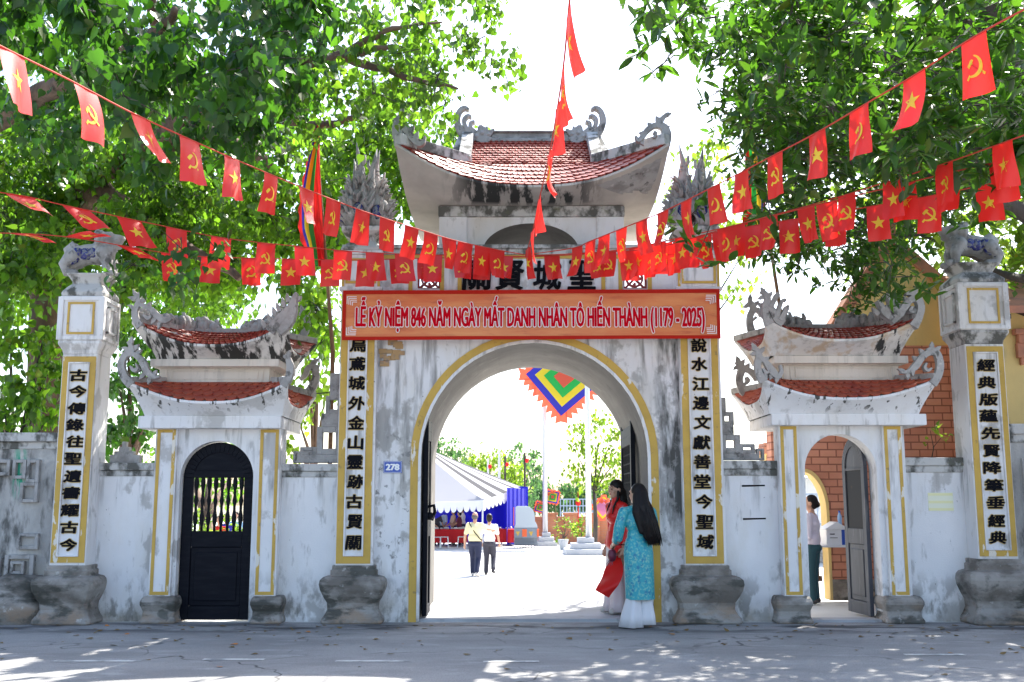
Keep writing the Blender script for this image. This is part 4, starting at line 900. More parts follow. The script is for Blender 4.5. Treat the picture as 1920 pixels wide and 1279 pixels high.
# festival banner
YBN = 12.80; p, q = at(641, 638, YBN), at(1349, 545, YBN); dzr = .02
g = thing('festival_banner', 'long orange banner with red Vietnamese lettering across the great gate', 'banner', ((p.x + q.x) / 2, YBN, p.z))
TB = NT('banner_print'); m1 = noise_mask(TB, 2.2, (.5, 1, 3.0), .35, .70); cA = mixc(TB, m1, (.60, .14, .045), (.72, .29, .10)); m2 = noise_mask(TB, 5, (.5, 1, 3), .55, .75, seed=4); TB.l(mixc(TB, m2, cA, (.46, .10, .04)), TB.b.inputs['Base Color']); TB.b.inputs['Roughness'].default_value = .5
MRB = mat('banner_red_edge', (.44, .02, .012), .8, spec=.1); MRL = mat('banner_red_letter', (.52, .002, .012), .9, spec=.05); MWL = mat('banner_white_letter', (.86, .84, .84), .5)
mb = MB(); b0, b1 = V(p.x, YBN, p.z), V(q.x, YBN, q.z)
mb.grid(lambda u, v: V(b0.x + (b1.x - b0.x) * u, YBN + .006 * math.sin(14 * u + 3 * v), b0.z + (b1.z - b0.z) * v + dzr * u), 48, 4); mb.build('banner_sheet', TB.mat, g)
mb = MB()
for (a, b, c, d) in ((0, 0, 1, .07), (0, .92, 1, 1), (0, .07, .009, .92), (.991, .07, 1, .92)):
    mb.grid(lambda u, v: (lambda uu, vv: V(b0.x + (b1.x - b0.x) * uu, YBN - .004 + .006 * math.sin(14 * uu + 3 * vv), b0.z + (b1.z - b0.z) * vv + dzr * uu))(a + (c - a) * u, b + (d - b) * v), 48, 1)
mb.build('banner_edge', MRB, g)
mb = MB()
for sx in (0, 1):
    for sz in (0, 1):
        ox = b0.x + .05 if sx == 0 else b1.x - .05; oz = (b0.z + .06 if sz == 0 else b1.z - .075) + dzr * sx; dx, dz = (1 if sx == 0 else -1), (1 if sz == 0 else -1)
        for k in range(4):
            o = k * .022; l_ = .12 - o * .9
            mb.box(ox + dx * o, ox + dx * (o + l_), YBN - .012 - .0005 * k, YBN - .010, oz + dz * o, oz + dz * (o + .009)); mb.box(ox + dx * o, ox + dx * (o + .009), YBN - .0125 - .0005 * k, YBN - .0105, oz + dz * o, oz + dz * (o + l_ * .8))
mb.build('corner_ornament', MWL, g)
TXT = 'LỄ KỶ NIỆM 846 NĂM NGÀY MẤT DANH NHÂN TÔ HIẾN THÀNH (1179 - 2025)'
ref = text_shape(TXT)[0]; capref = text_shape('H')[0]
lx0, lx1 = at(668, 597, YBN).x, at(1320, 597, YBN).x; lz0, lz1 = at(960, 612, YBN).z, at(960, 578, YBN).z
ks = (lz1 - lz0) / (capref[:, 1].max() - capref[:, 1].min()); zlo = lz0 + ref[:, 1].min() * ks; zhi = lz0 + ref[:, 1].max() * ks
for nm, dx, dz, n, dep, m_ in (('lettering_outline', .0165, .017, 10, .010, MWL), ('lettering', .0070, .006, 8, .018, MRL)):
    mb = MB(); bold_text(mb, TXT, lx0, lx1, zlo, zhi, YBN - .004, dep, dx, dz, 0, n, ref)
    mb.build(nm, m_, g)
# ------------------------------------------------------------------ brick house on the right
def brick(name, c1, c2, mort, sc_=1.0):
    T = NT(name); g = T.n('ShaderNodeNewGeometry'); sp = T.n('ShaderNodeSeparateXYZ'); T.l(g.outputs['Position'], sp.inputs[0])
    cb = T.n('ShaderNodeCombineXYZ'); ad = T.n('ShaderNodeMath', operation='ADD'); T.l(sp.outputs[0], ad.inputs[0]); T.l(sp.outputs[1], ad.inputs[1])
    T.l(ad.outputs[0], cb.inputs[0]); T.l(sp.outputs[2], cb.inputs[1])
    b = T.n('ShaderNodeTexBrick'); b.inputs['Color1'].default_value = (*c1, 1); b.inputs['Color2'].default_value = (*c2, 1); b.inputs['Mortar'].default_value = (*mort, 1)
    b.inputs['Scale'].default_value = 1; b.inputs['Brick Width'].default_value = .25 * sc_; b.inputs['Row Height'].default_value = .11 * sc_; b.inputs['Mortar Size'].default_value = .010; b.inputs['Bias'].default_value = 0
    T.l(cb.outputs[0], b.inputs['Vector']); n = noise_mask(T, 1.5, U, .4, .7); T.l(mixc(T, mul(T, n, .45), b.outputs[0], (c1[0] * .6, c1[1] * .55, c1[2] * .5)), T.b.inputs['Base Color'])
    T.b.inputs['Roughness'].default_value = .85; bp = T.n('ShaderNodeBump'); bp.inputs['Distance'].default_value = .006; bp.inputs['Strength'].default_value = .7; bp.invert = True
    T.l(b.outputs['Fac'], bp.inputs['Height']); T.l(bp.outputs[0], T.b.inputs['Normal']); return T.mat
MBRK = brick('red_brick', (.55, .22, .14), (.62, .28, .18), (.27, .10, .065)); MBRKF = brick('orange_brick', (.50, .20, .10), (.56, .24, .12), (.45, .24, .15))
MYW = mat('yellow_house_paint', (.72, .52, .20), .85, [((.58, .42, .17), 1.1, U, .4, .65, .8, None), ((.42, .34, .18), 3, (1.5, 1, .4), .58, .7, .6, None)], (40, .2, .004))
MTERR = mat('terracotta_coping', (.46, .19, .11), .85, [((.28, .13, .09), 4, U, .45, .65, .8, None)])
MEAVE = mat('dark_timber_eave', (.06, .035, .025), .8, [((.12, .06, .04), 8, U, .5, .7, .6, None)])
YH = 15.9; hx0, hx1 = at(1452, 1000, YH).x, at(1990, 900, YH).x; ap = at(1672, 462, YH); zbk = at(1720, 648, YH).z; zev = at(1560, 640, YH).z
house = thing('brick_house', 'red brick house with yellow gable and pointed arch opening behind the right gate', 'house', ((hx0 + hx1) / 2, YH, 0))
oxl, oxr = at(1462, 1000, YH).x, at(1551, 1000, YH).x; ozs = at(1500, 960, YH).z; oztop = at(1505, 884, YH).z
def pointed(xl, xr, zs, zt_, n=12):
    P = [(xl + (xr - xl) * .5 * (1 - math.cos(math.pi * .5 * k / n)) ** 1.0, zs + (zt_ - zs) * math.sin(math.pi * .5 * k / n)) for k in range(n + 1)]
    return P + [(xl + xr - x, z) for x, z in P[-2::-1]]
mb = MB(); A = pointed(oxl, oxr, ozs, oztop); y0, y1 = YH, YH + .28
for y in (y0, y1):
    mb.poly([(hx0, y, 0), (oxl, y, 0), (oxl, y, ozs), (hx0, y, ozs)]); mb.poly([(oxr, y, 0), (hx1, y, 0), (hx1, y, ozs), (oxr, y, ozs)])
    mb.poly([(hx0, y, ozs), (oxl, y, ozs), (oxl, y, zbk), (hx0, y, zbk)]); mb.poly([(oxr, y, ozs), (hx1, y, ozs), (hx1, y, zbk), (oxr, y, zbk)])
    for (a, b), (c, d) in zip(A[:-1], A[1:]): mb.poly([(a, y, b), (c, y, d), (c, y, zbk), (a, y, zbk)])
mb.poly([(hx0, y0, 0), (hx0, y1, 0), (hx0, y1, zbk), (hx0, y0, zbk)])
mb.build('brick_wall', MBRK, house)
mb = MB(); Q = [(oxl, 0)] + A + [(oxr, 0)]; cxo = (oxl + oxr) / 2
def outw(p, e): return (p[0] + (e if p[0] >= cxo else -e), p[1] + (e if p[1] > ozs else 0))
for a, b in zip(Q[:-1], Q[1:]):
    c, d = outw(b, .04), outw(a, .04)
    mb.hexa([(a[0], y0 - .02, a[1]), (b[0], y0 - .02, b[1]), (c[0], y0 - .02, c[1]), (d[0], y0 - .02, d[1])], [(a[0], y1, a[1]), (b[0], y1, b[1]), (c[0], y1, c[1]), (d[0], y1, d[1])])
mb.build('opening_trim', MYW, house)
mb = MB(); rkL = V(at(1560, 640, YH).x, YH, zev); rkR = V(2 * ap.x - rkL.x + .6, YH, zev)
mb.prism([(hx0 + .02, YH + .01, zbk), (hx1, YH + .01, zbk), (hx1, YH + .01, zev + .02), rkR + V(0, .01, 0), ap + V(0, .01, 0), rkL + V(0, .01, 0), (hx0 + .02, YH + .01, zev + .0)][:7] if zev > zbk else [(rkL.x, YH + .01, zbk), (hx1, YH + .01, zbk), (rkR.x, YH + .01, zbk), ap + V(0, .01, 0)], (0, .25, 0)); mb.build('gable_wall', MYW, house)
for a, b in ((rkL, ap), (ap, rkR)):
    mb = MB(); d = (b - a).normalized(); n = V(-d.z, 0, d.x) * .16; a2 = a - d * .15 if a is rkL else a; b2 = b + d * .15 if b is rkR else b
    mb.prism([a2 + V(0, -.06, 0), b2 + V(0, -.06, 0), b2 + n + V(0, -.06, 0), a2 + n + V(0, -.06, 0)], (0, .42, 0)); mb.build('gable_coping', MTERR, house, bevel=.01)
mb = MB(); mb.box(ap.x - .14, ap.x + .14, YH - .10, YH + .2, ap.z + .05, ap.z + .5); mb.build('gable_finial', MTERR, house, bevel=.02)
for s, e in ((-1, rkL), (1, rkR)):
    mb = MB(); mb.hexa([(e.x, YH + .3, e.z - .05), (ap.x, YH + .3, ap.z - .05), (ap.x, YH + 1, ap.z - .05), (e.x, YH + 1, e.z - .05)], [(e.x, YH + .3, e.z + .08), (ap.x, YH + .3, ap.z + .08), (ap.x, YH + 1, ap.z + .08), (e.x, YH + 1, e.z + .08)]); mb.build('roof', MTERR, house)
mb = MB(); mb.box(oxr + .042, hx1, YH - .03, YH, 0, .30); mb.build('plinth', MBASE, house)
mb = MB(); mb.box(oxl + .01, oxr - .01, YH + .32, YH + .36, .86, .94); mb.box(oxl + .01, oxr - .01, YH + .32, YH + .36, .25, .33)
for k in range(9): x = oxl + .06 + k * (oxr - oxl - .12) / 8; mb.box(x - .012, x + .012, YH + .33, YH + .35, .33, .86)
mb.build('railing', MEAVE, house)
# yellow house at the right edge
Y2 = 14.6; g = thing('yellow_house', 'yellow rendered house with dark deep eaves at the right edge', 'house', (at(1960, 700, Y2).x, Y2, 0))
xa, xb = at(1862, 700, Y2).x, at(2300, 700, Y2).x
mb = MB(); mb.box(xa, xb, Y2, Y2 + .9, 0, at(1900, 560, Y2).z); mb.build('wall', MYW, g)
mb = MB(); zq = at(1900, 665, Y2).z
for k, (a, b, z0_, z1_) in enumerate(((0, 9, .0, .12), (-.05, 9, .12, .2))): mb.box(at(1905, 650, Y2).x + a, xb + .02, Y2 - .10 - .03 * k, Y2, zq + z0_ + .15, zq + z1_ + .15)
mb.box(at(1903, 650, Y2).x, at(1921, 650, Y2).x, Y2 - .08, Y2, zq - .05, zq + .15); mb.box(at(1909, 650, Y2).x, at(1915, 650, Y2).x, Y2 - .06, Y2, zq - .15, zq - .05); mb.build('bracket_cornice', MTERR, g, bevel=.008)
ze0 = at(1900, 588, Y2 - .5).z; mb = MB(); mb.hexa([(xa - .15, Y2 - .55, ze0), (xb, Y2 - .55, ze0), (xb, Y2 + 1.2, ze0 + .75), (xa - .15, Y2 + 1.2, ze0 + .75)], [(xa - .15, Y2 - .55, ze0 + .10), (xb, Y2 - .55, ze0 + .10), (xb, Y2 + 1.2, ze0 + .9), (xa - .15, Y2 + 1.2, ze0 + .9)]); mb.build('roof', MTERR, g)
mb = MB()
for k in range(8): x = xa + k * .32; mb.hexa([(x, Y2 - .5, ze0 - .07), (x + .07, Y2 - .5, ze0 - .07), (x + .07, Y2, ze0 + .12), (x, Y2, ze0 + .12)], [(x, Y2 - .5, ze0 - .005), (x + .07, Y2 - .5, ze0 - .005), (x + .07, Y2, ze0 + .21), (x, Y2, ze0 + .21)])
mb.build('rafter', MEAVE, g)
# donation box on the brick wall, with bottle
p, q = at(1548, 1022, YH - .3), at(1586, 990, YH - .3); pz = p.z
g = thing('donation_box', 'small white box with blue band and gabled lid on the brick wall', 'box', ((p.x + q.x) / 2, YH - .2, pz)); MWB = mat('white_painted_box', (.78, .79, .82), .5); MBL = mat('blue_paint', (.03, .09, .45), .5)
yy0, yy1 = YH - .36, YH - .035; mb = MB(); mb.box(p.x, q.x, yy0, yy1, pz, q.z - .02); bb = mb.build('body', MWB, g, bevel=.006)
mb = MB(); xm = (p.x + q.x) / 2; mb.prism([(p.x - .03, yy0 - .03, q.z - .019), (q.x + .03, yy0 - .03, q.z - .019), (xm, yy0 - .03, q.z + .09)], (0, yy1 - yy0 + .03, 0)); mb.build('lid', MWB, g)
mb = MB(); mb.box(q.x - .085, q.x - .04, yy0 - .004, yy1, pz + .005, q.z - .025); mb.box(q.x - .001, q.x + .004, yy0 + .08, yy0 + .17, pz + .004, q.z - .025); mb.build('blue_band', MBL, g)
mb = MB(); mb.box(p.x + .05, p.x + .12, yy0 - .004, yy0 - .0005, pz + .15, pz + .165); mb.box(p.x + .05, p.x + .16, yy0 - .004, yy0 - .0005, pz + .10, pz + .108); mb.build('printed_line', MBLACK, g)
mb = MB(); mb.box(p.x - .10, q.x + .02, yy0 - .05, yy1 + .03, pz - .03, pz - .001); mb.build('shelf', MWB, g)
g2 = thing('water_bottle', 'clear blue plastic bottle standing on the white donation box', 'bottle', (q.x - .07, yy0 + .1, q.z + .03)); c = V(q.x - .06, yy0 + .14, q.z + .03)
mb = MB(); mb.loft([[c + V(r * math.cos(t), r * math.sin(t), z) for t in [2 * math.pi * k / 14 for k in range(14)]] for r, z in ((.03, -.01), (.032, .02), (.028, .07), (.032, .10), (.030, .14), (.013, .18), (.013, .19))])
mb.build('bottle_body', mat('blue_plastic', (.30, .50, .80), .15), g2, smooth=True)
mb = MB(); mb.loft([[c + V(.016 * math.cos(t), .016 * math.sin(t), z) for t in [2 * math.pi * k / 12 for k in range(12)]] for z in (.19, .215)]); mb.build('bottle_cap', MBL, g2)
# railing and planting seen through the pointed opening
Yf = 30; p, q = at(1475, 985, Yf), at(1560, 985, Yf); mb = MB(); zt_ = at(1500, 925, Yf).z; zb_ = at(1500, 985, Yf).z - .6
g = thing('metal_railing', 'pale blue metal railing beyond the pointed opening', 'railing', ((p.x + q.x) / 2, Yf, zb_)); MRAIL = mat('pale_blue_metal', (.30, .38, .48), .5)
mb.box(p.x - 1, q.x + 2, Yf, Yf + .05, zt_ - .06, zt_); mb.box(p.x - 1, q.x + 2, Yf, Yf + .05, zb_ + .6, zb_ + .66); mb.build('rail', MRAIL, g); mb = MB()
for k in range(28): x = p.x - 1 + k * .17; mb.box(x, x + .03, Yf + .01, Yf + .04, zb_, zt_ - .06)
mb.build('baluster', MRAIL, g)
Yf = 34; p = at(1500, 905, Yf); g = thing('white_pavilion', 'white walled pavilion with green tiled roof beyond the pointed opening', 'building', (p.x, Yf, -.45))
zt_ = at(1500, 893, Yf).z; mb = MB(); mb.box(p.x - 3, p.x + 3, Yf, Yf + 4, -.45, zt_); mb.build('wall', MW, g)
mb = MB(); mb.hexa([(p.x - 3.5, Yf - .6, zt_ - .05), (p.x + 3.5, Yf - .6, zt_ - .05), (p.x + 3.5, Yf + 4.6, zt_ - .05), (p.x - 3.5, Yf + 4.6, zt_ - .05)], [(p.x - 2.6, Yf + 1.8, zt_ + 1.2), (p.x + 2.6, Yf + 1.8, zt_ + 1.2), (p.x + 2.6, Yf + 2.2, zt_ + 1.2), (p.x - 2.6, Yf + 2.2, zt_ + 1.2)]); mb.build('roof', mat('green_glazed_tile', (.03, .14, .07), .4), g)
Yg = 24; p, q = at(1436, 870, Yg), at(1466, 830, Yg); g = thing('gate_post', 'orange and yellow brick gate post behind the white wall', 'post', ((p.x + q.x) / 2, Yg, -.45))
mb = MB(); mb.box(p.x, q.x + .3, Yg, Yg + .6, -.45, q.z - .25); mb.build('shaft', MYW, g); mb = MB(); mb.box(p.x - .06, q.x + .36, Yg - .06, Yg + .66, q.z - .25, q.z - .1); mb.box(p.x - .02, q.x + .32, Yg - .02, Yg + .62, q.z - .1, q.z); frame(mb, p.x + .02, q.x + .28, -.4, q.z - .3, .1, Yg - .03, Yg + .01); mb.build('moulding', MTERR, g)

# ------------------------------------------------------------------ the courtyard
ZC = -.45
def gp(px, py): return ground(px, py, ZC)
MGR = mat('pale_grey_stone', (.52, .53, .55), .8, [((.40, .41, .43), 2, U, .4, .65, .7, None)])
MGM = mat('galvanised_pole', (.60, .61, .63), .4, metal=.3)
# marquee
g = thing('marquee_tent', 'white marquee with grey striped roof, scalloped valance and blue curtains', 'tent', (at(850, 1000, 47).x, 47, ZC))
E0, E1_, E2, E3 = at(640, 948, 43.5), at(905, 938, 43.5), at(980, 914, 51), at(700, 914, 51); RA, RB_ = at(752, 812, 47.5), at(812, 846, 48.5)
def sag(a, b, c, nu=14, nv=8):
    return lambda u, v: a.lerp(b, u).lerp(c, v) - V(0, 0, .28 * v * (1 - v))
mb = MB()
for k, (t0, t1) in enumerate([(i / 15, (i + 1) / 15) for i in range(15)]):
    mb.mi = 1 if k in (3, 4, 7, 8, 12) else 0; a0, a1 = E1_.lerp(E2, t0), E1_.lerp(E2, t1); r0 = RB_.lerp(RA, .0)
    mb.grid(lambda u, v: (E1_.lerp(E2, t0 + (t1 - t0) * u)).lerp(RB_.lerp(RA, .9 * (1 - (t0 + (t1 - t0) * u))), v) - V(0, 0, .30 * v * (1 - v)), 2, 8)
mb.mi = 0; mb.grid(lambda u, v: E0.lerp(E1_, u).lerp(RA, v) - V(0, 0, .25 * v * (1 - v)), 10, 8); mb.grid(lambda u, v: E3.lerp(E0, u).lerp(RA, v), 6, 6); mb.grid(lambda u, v: E2.lerp(E3, u).lerp(RB_.lerp(RA, u), v), 6, 6)
mb.build('tent_roof', [MTROOF, MTENTG], g)
for a, b, n in ((E0, E1_, 22), (E1_, E2, 11)):
    mb = MB()
    for k in range(n):
        p, q = a.lerp(b, k / n), a.lerp(b, (k + 1) / n); pts = [p + V(0, -.01, 0), q + V(0, -.01, 0)] + [p.lerp(q, .5 + .5 * math.cos(math.pi * j / 8)) - V(0, .01, .22 + .24 * math.sin(math.pi * j / 8)) for j in range(9)]
        mb.poly(pts)
    mb.build('valance', MTENT, g)
mb = MB()
for i, (a, b) in enumerate(((at(690, 930, 49.5), at(990, 920, 50.6)),)):
    mb.grid(lambda u, v: V(a.x + (b.x - a.x) * u, a.y + (b.y - a.y) * u + .12 * math.sin(46 * u), ZC + .05 + (2.6) * v), 120, 4)
mb.grid(lambda u, v: V(at(950, 950, 50).x + .9 * u + .02, 47.2 + 3.3 * u + .08 * math.sin(30 * u), ZC + .05 + 2.5 * v), 40, 3)
mb.build('curtain', MBLUEC, g, smooth=True)
mb = MB(); a, b = at(800, 938, 45.5), at(868, 934, 46.5); c = at(866, 932, 46.5)
mb.grid(lambda u, v: V(a.x + (b.x - a.x) * u, a.y + (b.y - a.y) * u, a.z + (b.z - a.z) * u + .05 - v * (.95 - .80 * u ** 1.5)), 16, 6); mb.build('draped_curtain', MBLUEC, g, smooth=True)
for P in (E1_, E2, E0):
    mb = MB(); mb.tube([(P.x, P.y, ZC), (P.x, P.y, P.z - .05)], .035, 8); mb.build('tent_pole', MGM, g)
def table_with_cloth(px0, px1, Y, lab, rear):
    x0, x1 = at(px0, 1000, Y).x, at(px1, 1000, Y).x
    t = thing('trestle_table', 'folding trestle table under the ' + lab, 'table', ((x0 + x1) / 2, Y, ZC)); mb = MB(); mb.box(x0 + .03, x1 - .03, Y, Y + .7, ZC + .70, ZC + .735); mb.build('tabletop', MGR, t)
    for s in (0, 1):
        xx = x0 + .35 if s == 0 else x1 - .35
        for d in (-1, 1): mb = MB(); mb.tube([(xx - d * .3, Y + .08, ZC), (xx + d * .3, Y + .62, ZC + .70)], .018, 6); mb.build('leg', MGM, t)
    mb = MB(); rings = []
    for z, o in ((ZC + .745, 0), (ZC + .72, .03), (ZC + .45, .05), (ZC + .16, .07)):
        n = 40; r = []
        for k in range(n):
            f = k / n * 4; sd_, u = int(f), f % 1; X0, X1, Ya, Yb_ = x0 - o, x1 + o, Y - o, Y + .7 + o; rip = (.03 if z < ZC + .6 else 0) * math.sin(k * 2.3)
            r.append([V(X0 + (X1 - X0) * u, Ya + rip, z), V(X1 + rip, Ya + (Yb_ - Ya) * u, z), V(X1 - (X1 - X0) * u, Yb_, z), V(X0 + rip, Yb_ - (Yb_ - Ya) * u, z)][sd_])
        rings.append(r)
    mb.loft(rings[::-1], True, False); mb.poly(rings[0]); tag(mb.build('tablecloth', MREDT), lab, 'tablecloth')
    return x0, x1
tA = table_with_cloth(800, 872, 47.0, 'red tablecloth nearest the left jamb, stools before it', 0)
tB = table_with_cloth(918, 963, 47.4, 'red tablecloth between the walking men and grey kiosk', 0)
rr = random.Random(11)
mb = MB(); 
for k in range(16): mb.ball((rr.uniform(tA[0] + .2, tA[1] - .1), 47 + rr.uniform(.1, .5), ZC + .78), (rr.uniform(.05, .13), .08, rr.uniform(.03, .09)), 8, 5)
tag(mb.build('food_tray', MTENT, smooth=True), 'white heap of dishes on the red table nearest the left jamb', 'dishes', kind='stuff')
mb = MB()
for k in range(10): mb.ball((rr.uniform(tB[0] + .1, tB[1] - .1), 47.4 + rr.uniform(.1, .5), ZC + .78), (rr.uniform(.05, .12), .08, rr.uniform(.03, .08)), 8, 5)
tag(mb.build('food_tray', MTENT, smooth=True), 'white heap of dishes on the red table beside the kiosk', 'dishes', kind='stuff')
def stool(px, Y, lab):
    x = at(px, 1020, Y).x; g = thing('stool', lab, 'stool', (x, Y, ZC), 'white metal stools by the tables'); mb = MB(); mb.box(x - .17, x + .17, Y - .17, Y + .17, ZC + .44, ZC + .47); mb.build('seat', MGM, g, bevel=.01)
    for a in (-1, 1):
        for b in (-1, 1): mb = MB(); mb.tube([(x + a * .15, Y + b * .15, ZC + .44), (x + a * .18, Y + b * .18, ZC)], .016, 6); mb.build('leg', MGM, g)
stool(819, 45.4, 'white metal stool closest to the left jamb of the arch'); stool(833, 45.6, 'white metal stool at the middle of the red table'); stool(866, 45.8, 'white metal stool just behind the man in pale yellow')
# grey kiosk (incense burner)
Yk = 45.5; x0, x1 = at(964, 1000, Yk).x, at(1008, 1000, Yk).x; g = thing('metal_incense_burner', 'grey metal burner with rounded hood and orange uprights in the courtyard', 'burner', ((x0 + x1) / 2, Yk, ZC)); MKG = mat('grey_painted_metal', (.20, .23, .27), .45); MKL = mat('light_grey_metal', (.42, .47, .52), .4); MKO = mat('orange_paint', (.75, .12, .03), .5)
zt_ = at(985, 990, Yk).z; zh = at(985, 949, Yk).z; zb_ = ZC + .42
mb = MB(); mb.box(x0, x1, Yk, Yk + .8, zb_, zt_); mb.build('body', MKG, g, bevel=.02)
mb = MB(); n = 10; prof = [(x0 + (x1 - x0) * a, zt_ + (zh - zt_) * b) for a, b in ((0, .003), (.06, .16), (.06, .93), (.12, 1), (.52, 1), (.68, .95), (.80, .84), (.87, .66), (.89, .30), (.98, .14), (1, .003))]
mb.prism([(a, Yk + .03, b) for a, b in prof], (0, .74, 0)); mb.build('hood', MKL, g, bevel=.01)
for a, b in ((.34, .54), (.97, 1.06)): mb = MB(); mb.box(x0 + (x1 - x0) * a, x0 + (x1 - x0) * b, Yk - .02, Yk + .02 if a < .9 else Yk + .4, zb_ + .05, zt_ - .05); mb.build('upright', MKO, g)
mb = MB(); mb.box(x0 - .03, x0, Yk + .02, Yk + .7, zt_ + .1, zh - .05); mb.build('side_panel', MKO, g)
mb = MB()
for k in range(9): xx = x0 + (x1 - x0) * k / 8; mb.box(xx - .012, xx + .012, Yk, Yk + .03, ZC, zb_)
mb.box(x0, x1, Yk + .005, Yk + .025, ZC + .18, ZC + .21); mb.box(x0 + .02, x1 - .02, Yk + .1, Yk + .7, ZC + .1, zb_ - .001); mb.build('stand', MKG, g)
mb = MB()
for u in (.16, .72): xx = x0 + (x1 - x0) * u; zz = zt_ - .25; mb.prism([(xx - .09, Yk - .012, zz + .1), (xx + .09, Yk - .012, zz + .1), (xx, Yk - .012, zz - .1)], (0, .012, 0))
mb.build('yellow_mark', MYEL, g)
# flagpoles with stepped plinths
def flagpole(px, pyb, plx0, plx1, pyp, steps, lab, rad=.10, H=11):
    b = gp((plx0 + plx1) / 2, pyp); Y = b.y; x = at(px, pyb, Y).x; x0, x1 = at(plx0, pyp, Y).x, at(plx1, pyp, Y).x; g = thing('flagpole', lab, 'flagpole', (x, Y, ZC)); zt_ = at(px, pyb, Y).z; h = (zt_ - ZC) / steps; w_ = (x1 - x0) / 2; xc = (x0 + x1) / 2
    for k in range(steps): f = 1 - .62 * k / max(1, steps - 1) if steps > 1 else 1; mb = MB(); mb.box(xc - w_ * f, xc + w_ * f, Y + (1 - f) * w_, Y + w_ * (1 + f), ZC + h * k, ZC + h * (k + 1)); mb.build('plinth_step', MGR, g, bevel=.02)
    mb = MB(); mb.tube([(x, Y + w_, zt_), (x, Y + w_, zt_ + H * .5), (x, Y + w_, zt_ + H)], [rad, rad * .8, rad * .55], 14); mb.build('pole', MGM, g, smooth=True); return x, Y + w_
px_, py_ = flagpole(1023, 999, 1004, 1046, 1024, 3, 'tall pale flagpole on grey steps carrying the five colour flag', .12)
flagpole(1107, 1009, 1060, 1142, 1041, 3, 'tall pale flagpole on broad grey plinth near the woman in red', .115)
# festival flag: nested squares hung by a corner with flame edging
def five_flag(name, lab, c, size, ang, Y, tilt=0, cols=None, parent=None, flames=9, half=False):
    g = thing(name, lab, 'flag', tuple(c)); cols = cols or [MCO, MCB, MCY, MCG, MCO]; fr = [1.0, .86, .66, .46, .24]; a = R(ang); ux = V(math.cos(a), 0, math.sin(a)); uz = V(-math.sin(a), 0, math.cos(a))
    def P(u, v, d): return c + ux * u * size + uz * v * size + V(0, d + .05 * math.sin(3 * u + 2 * v), 0)
    for i, (m_, f) in enumerate(zip(cols, fr)):
        mb = MB()
        if i == 0:
            pts = []
            for (ax, ay), (bx, by) in (((-1, -1), (1, -1)), ((1, -1), (1, 1)), ((1, 1), (-1, 1)), ((-1, 1), (-1, -1))):
                for k in range(flames):
                    u = k / flames; qx, qy = ax + (bx - ax) * u, ay + (by - ay) * u; ox, oy = (by - ay) / 2, -(bx - ax) / 2
                    pts.append((qx * .99, qy * .99)); u2 = (k + .65) / flames; qx, qy = ax + (bx - ax) * u2, ay + (by - ay) * u2; pts.append((qx + ox * .17, qy + oy * .17))
            n = len(pts)
            for k in range(n): q, r_ = pts[k], pts[(k + 1) % n]; mb.poly([P(0, 0, 0), P(q[0], q[1], 0), P(r_[0], r_[1], 0)])
        else:
            for sgn in (-1, 1): mb.grid(lambda u, v: P((-1 + 2 * u) * f, (-1 + 2 * v) * f, sgn * .022 * i), 12, 12)
        mb.build(('flame_edge', 'blue_square', 'yellow_square', 'green_square', 'centre_square')[i], m_, g)
    return g
c = at(1058, 708, 47.2); five_flag('festival_flag', 'big five colour festival flag with flame edges hanging in the arch', V(c.x, 47.2, c.z), 1.42, 40, 47.2)
for lab, px, py, Y, s, an, cols in (('small five colour flag leaning in front of the brick wall', 1013, 951, 48.8, .24, 75, None), ('small five colour flag right of the tall flagpole', 1036, 932, 48.8, .30, 80, None), ('pink and yellow festival flag near the woman in red', 1131, 952, 48.8, .42, 40, [MCO, MCY, MCP, MCP, MCP])):
    c = at(px, py, Y); five_flag('festival_flag', lab, V(c.x, Y, c.z), s, an, Y, 0, cols, flames=4)
    mb = MB(); mb.tube([(c.x + s * .9, Y + .02, ZC), (c.x + s * .2, Y + .02, c.z + s * 1.4)], .02, 6); tag(mb.build('flag_stick', MWOODY), 'thin pole holding up the ' + lab, 'pole')
# brick boundary wall with piers
Yw = 50.0; xa, xb = at(985, 1000, Yw).x, at(1330, 1000, Yw).x; zw = at(1060, 968, Yw).z
g = thing('brick_wall', 'low orange brick wall with piers at the back of the courtyard', 'wall', ((xa + xb) / 2, Yw, ZC))
mb = MB(); mb.box(xa, xb, Yw, Yw + .3, ZC, zw - .15); mb.build('wall_face', MBRKF, g); mb = MB(); mb.box(xa, xb, Yw - .06, Yw + .36, zw - .15, zw - .02); mb.build('coping', MTERR, g)
for px in (1032, 1071, 1113, 1158, 1200, 1245, 1290): x = at(px, 1000, Yw).x; mb = MB(); mb.box(x - .3, x + .3, Yw - .12, Yw + .42, ZC, zw + .06); mb.box(x - .36, x + .36, Yw - .18, Yw + .48, zw + .06, zw + .16); mb.build('pier', MBRKF, g, bevel=.01)
p = gp(1133, 1040); mb = MB(); mb.box(p.x - .4, p.x + .6, p.y, p.y + .5, ZC, ZC + .2); tag(mb.build('brick_kerb', MTERR, bevel=.02), 'low terracotta block beside the broad flagpole plinth', 'block')
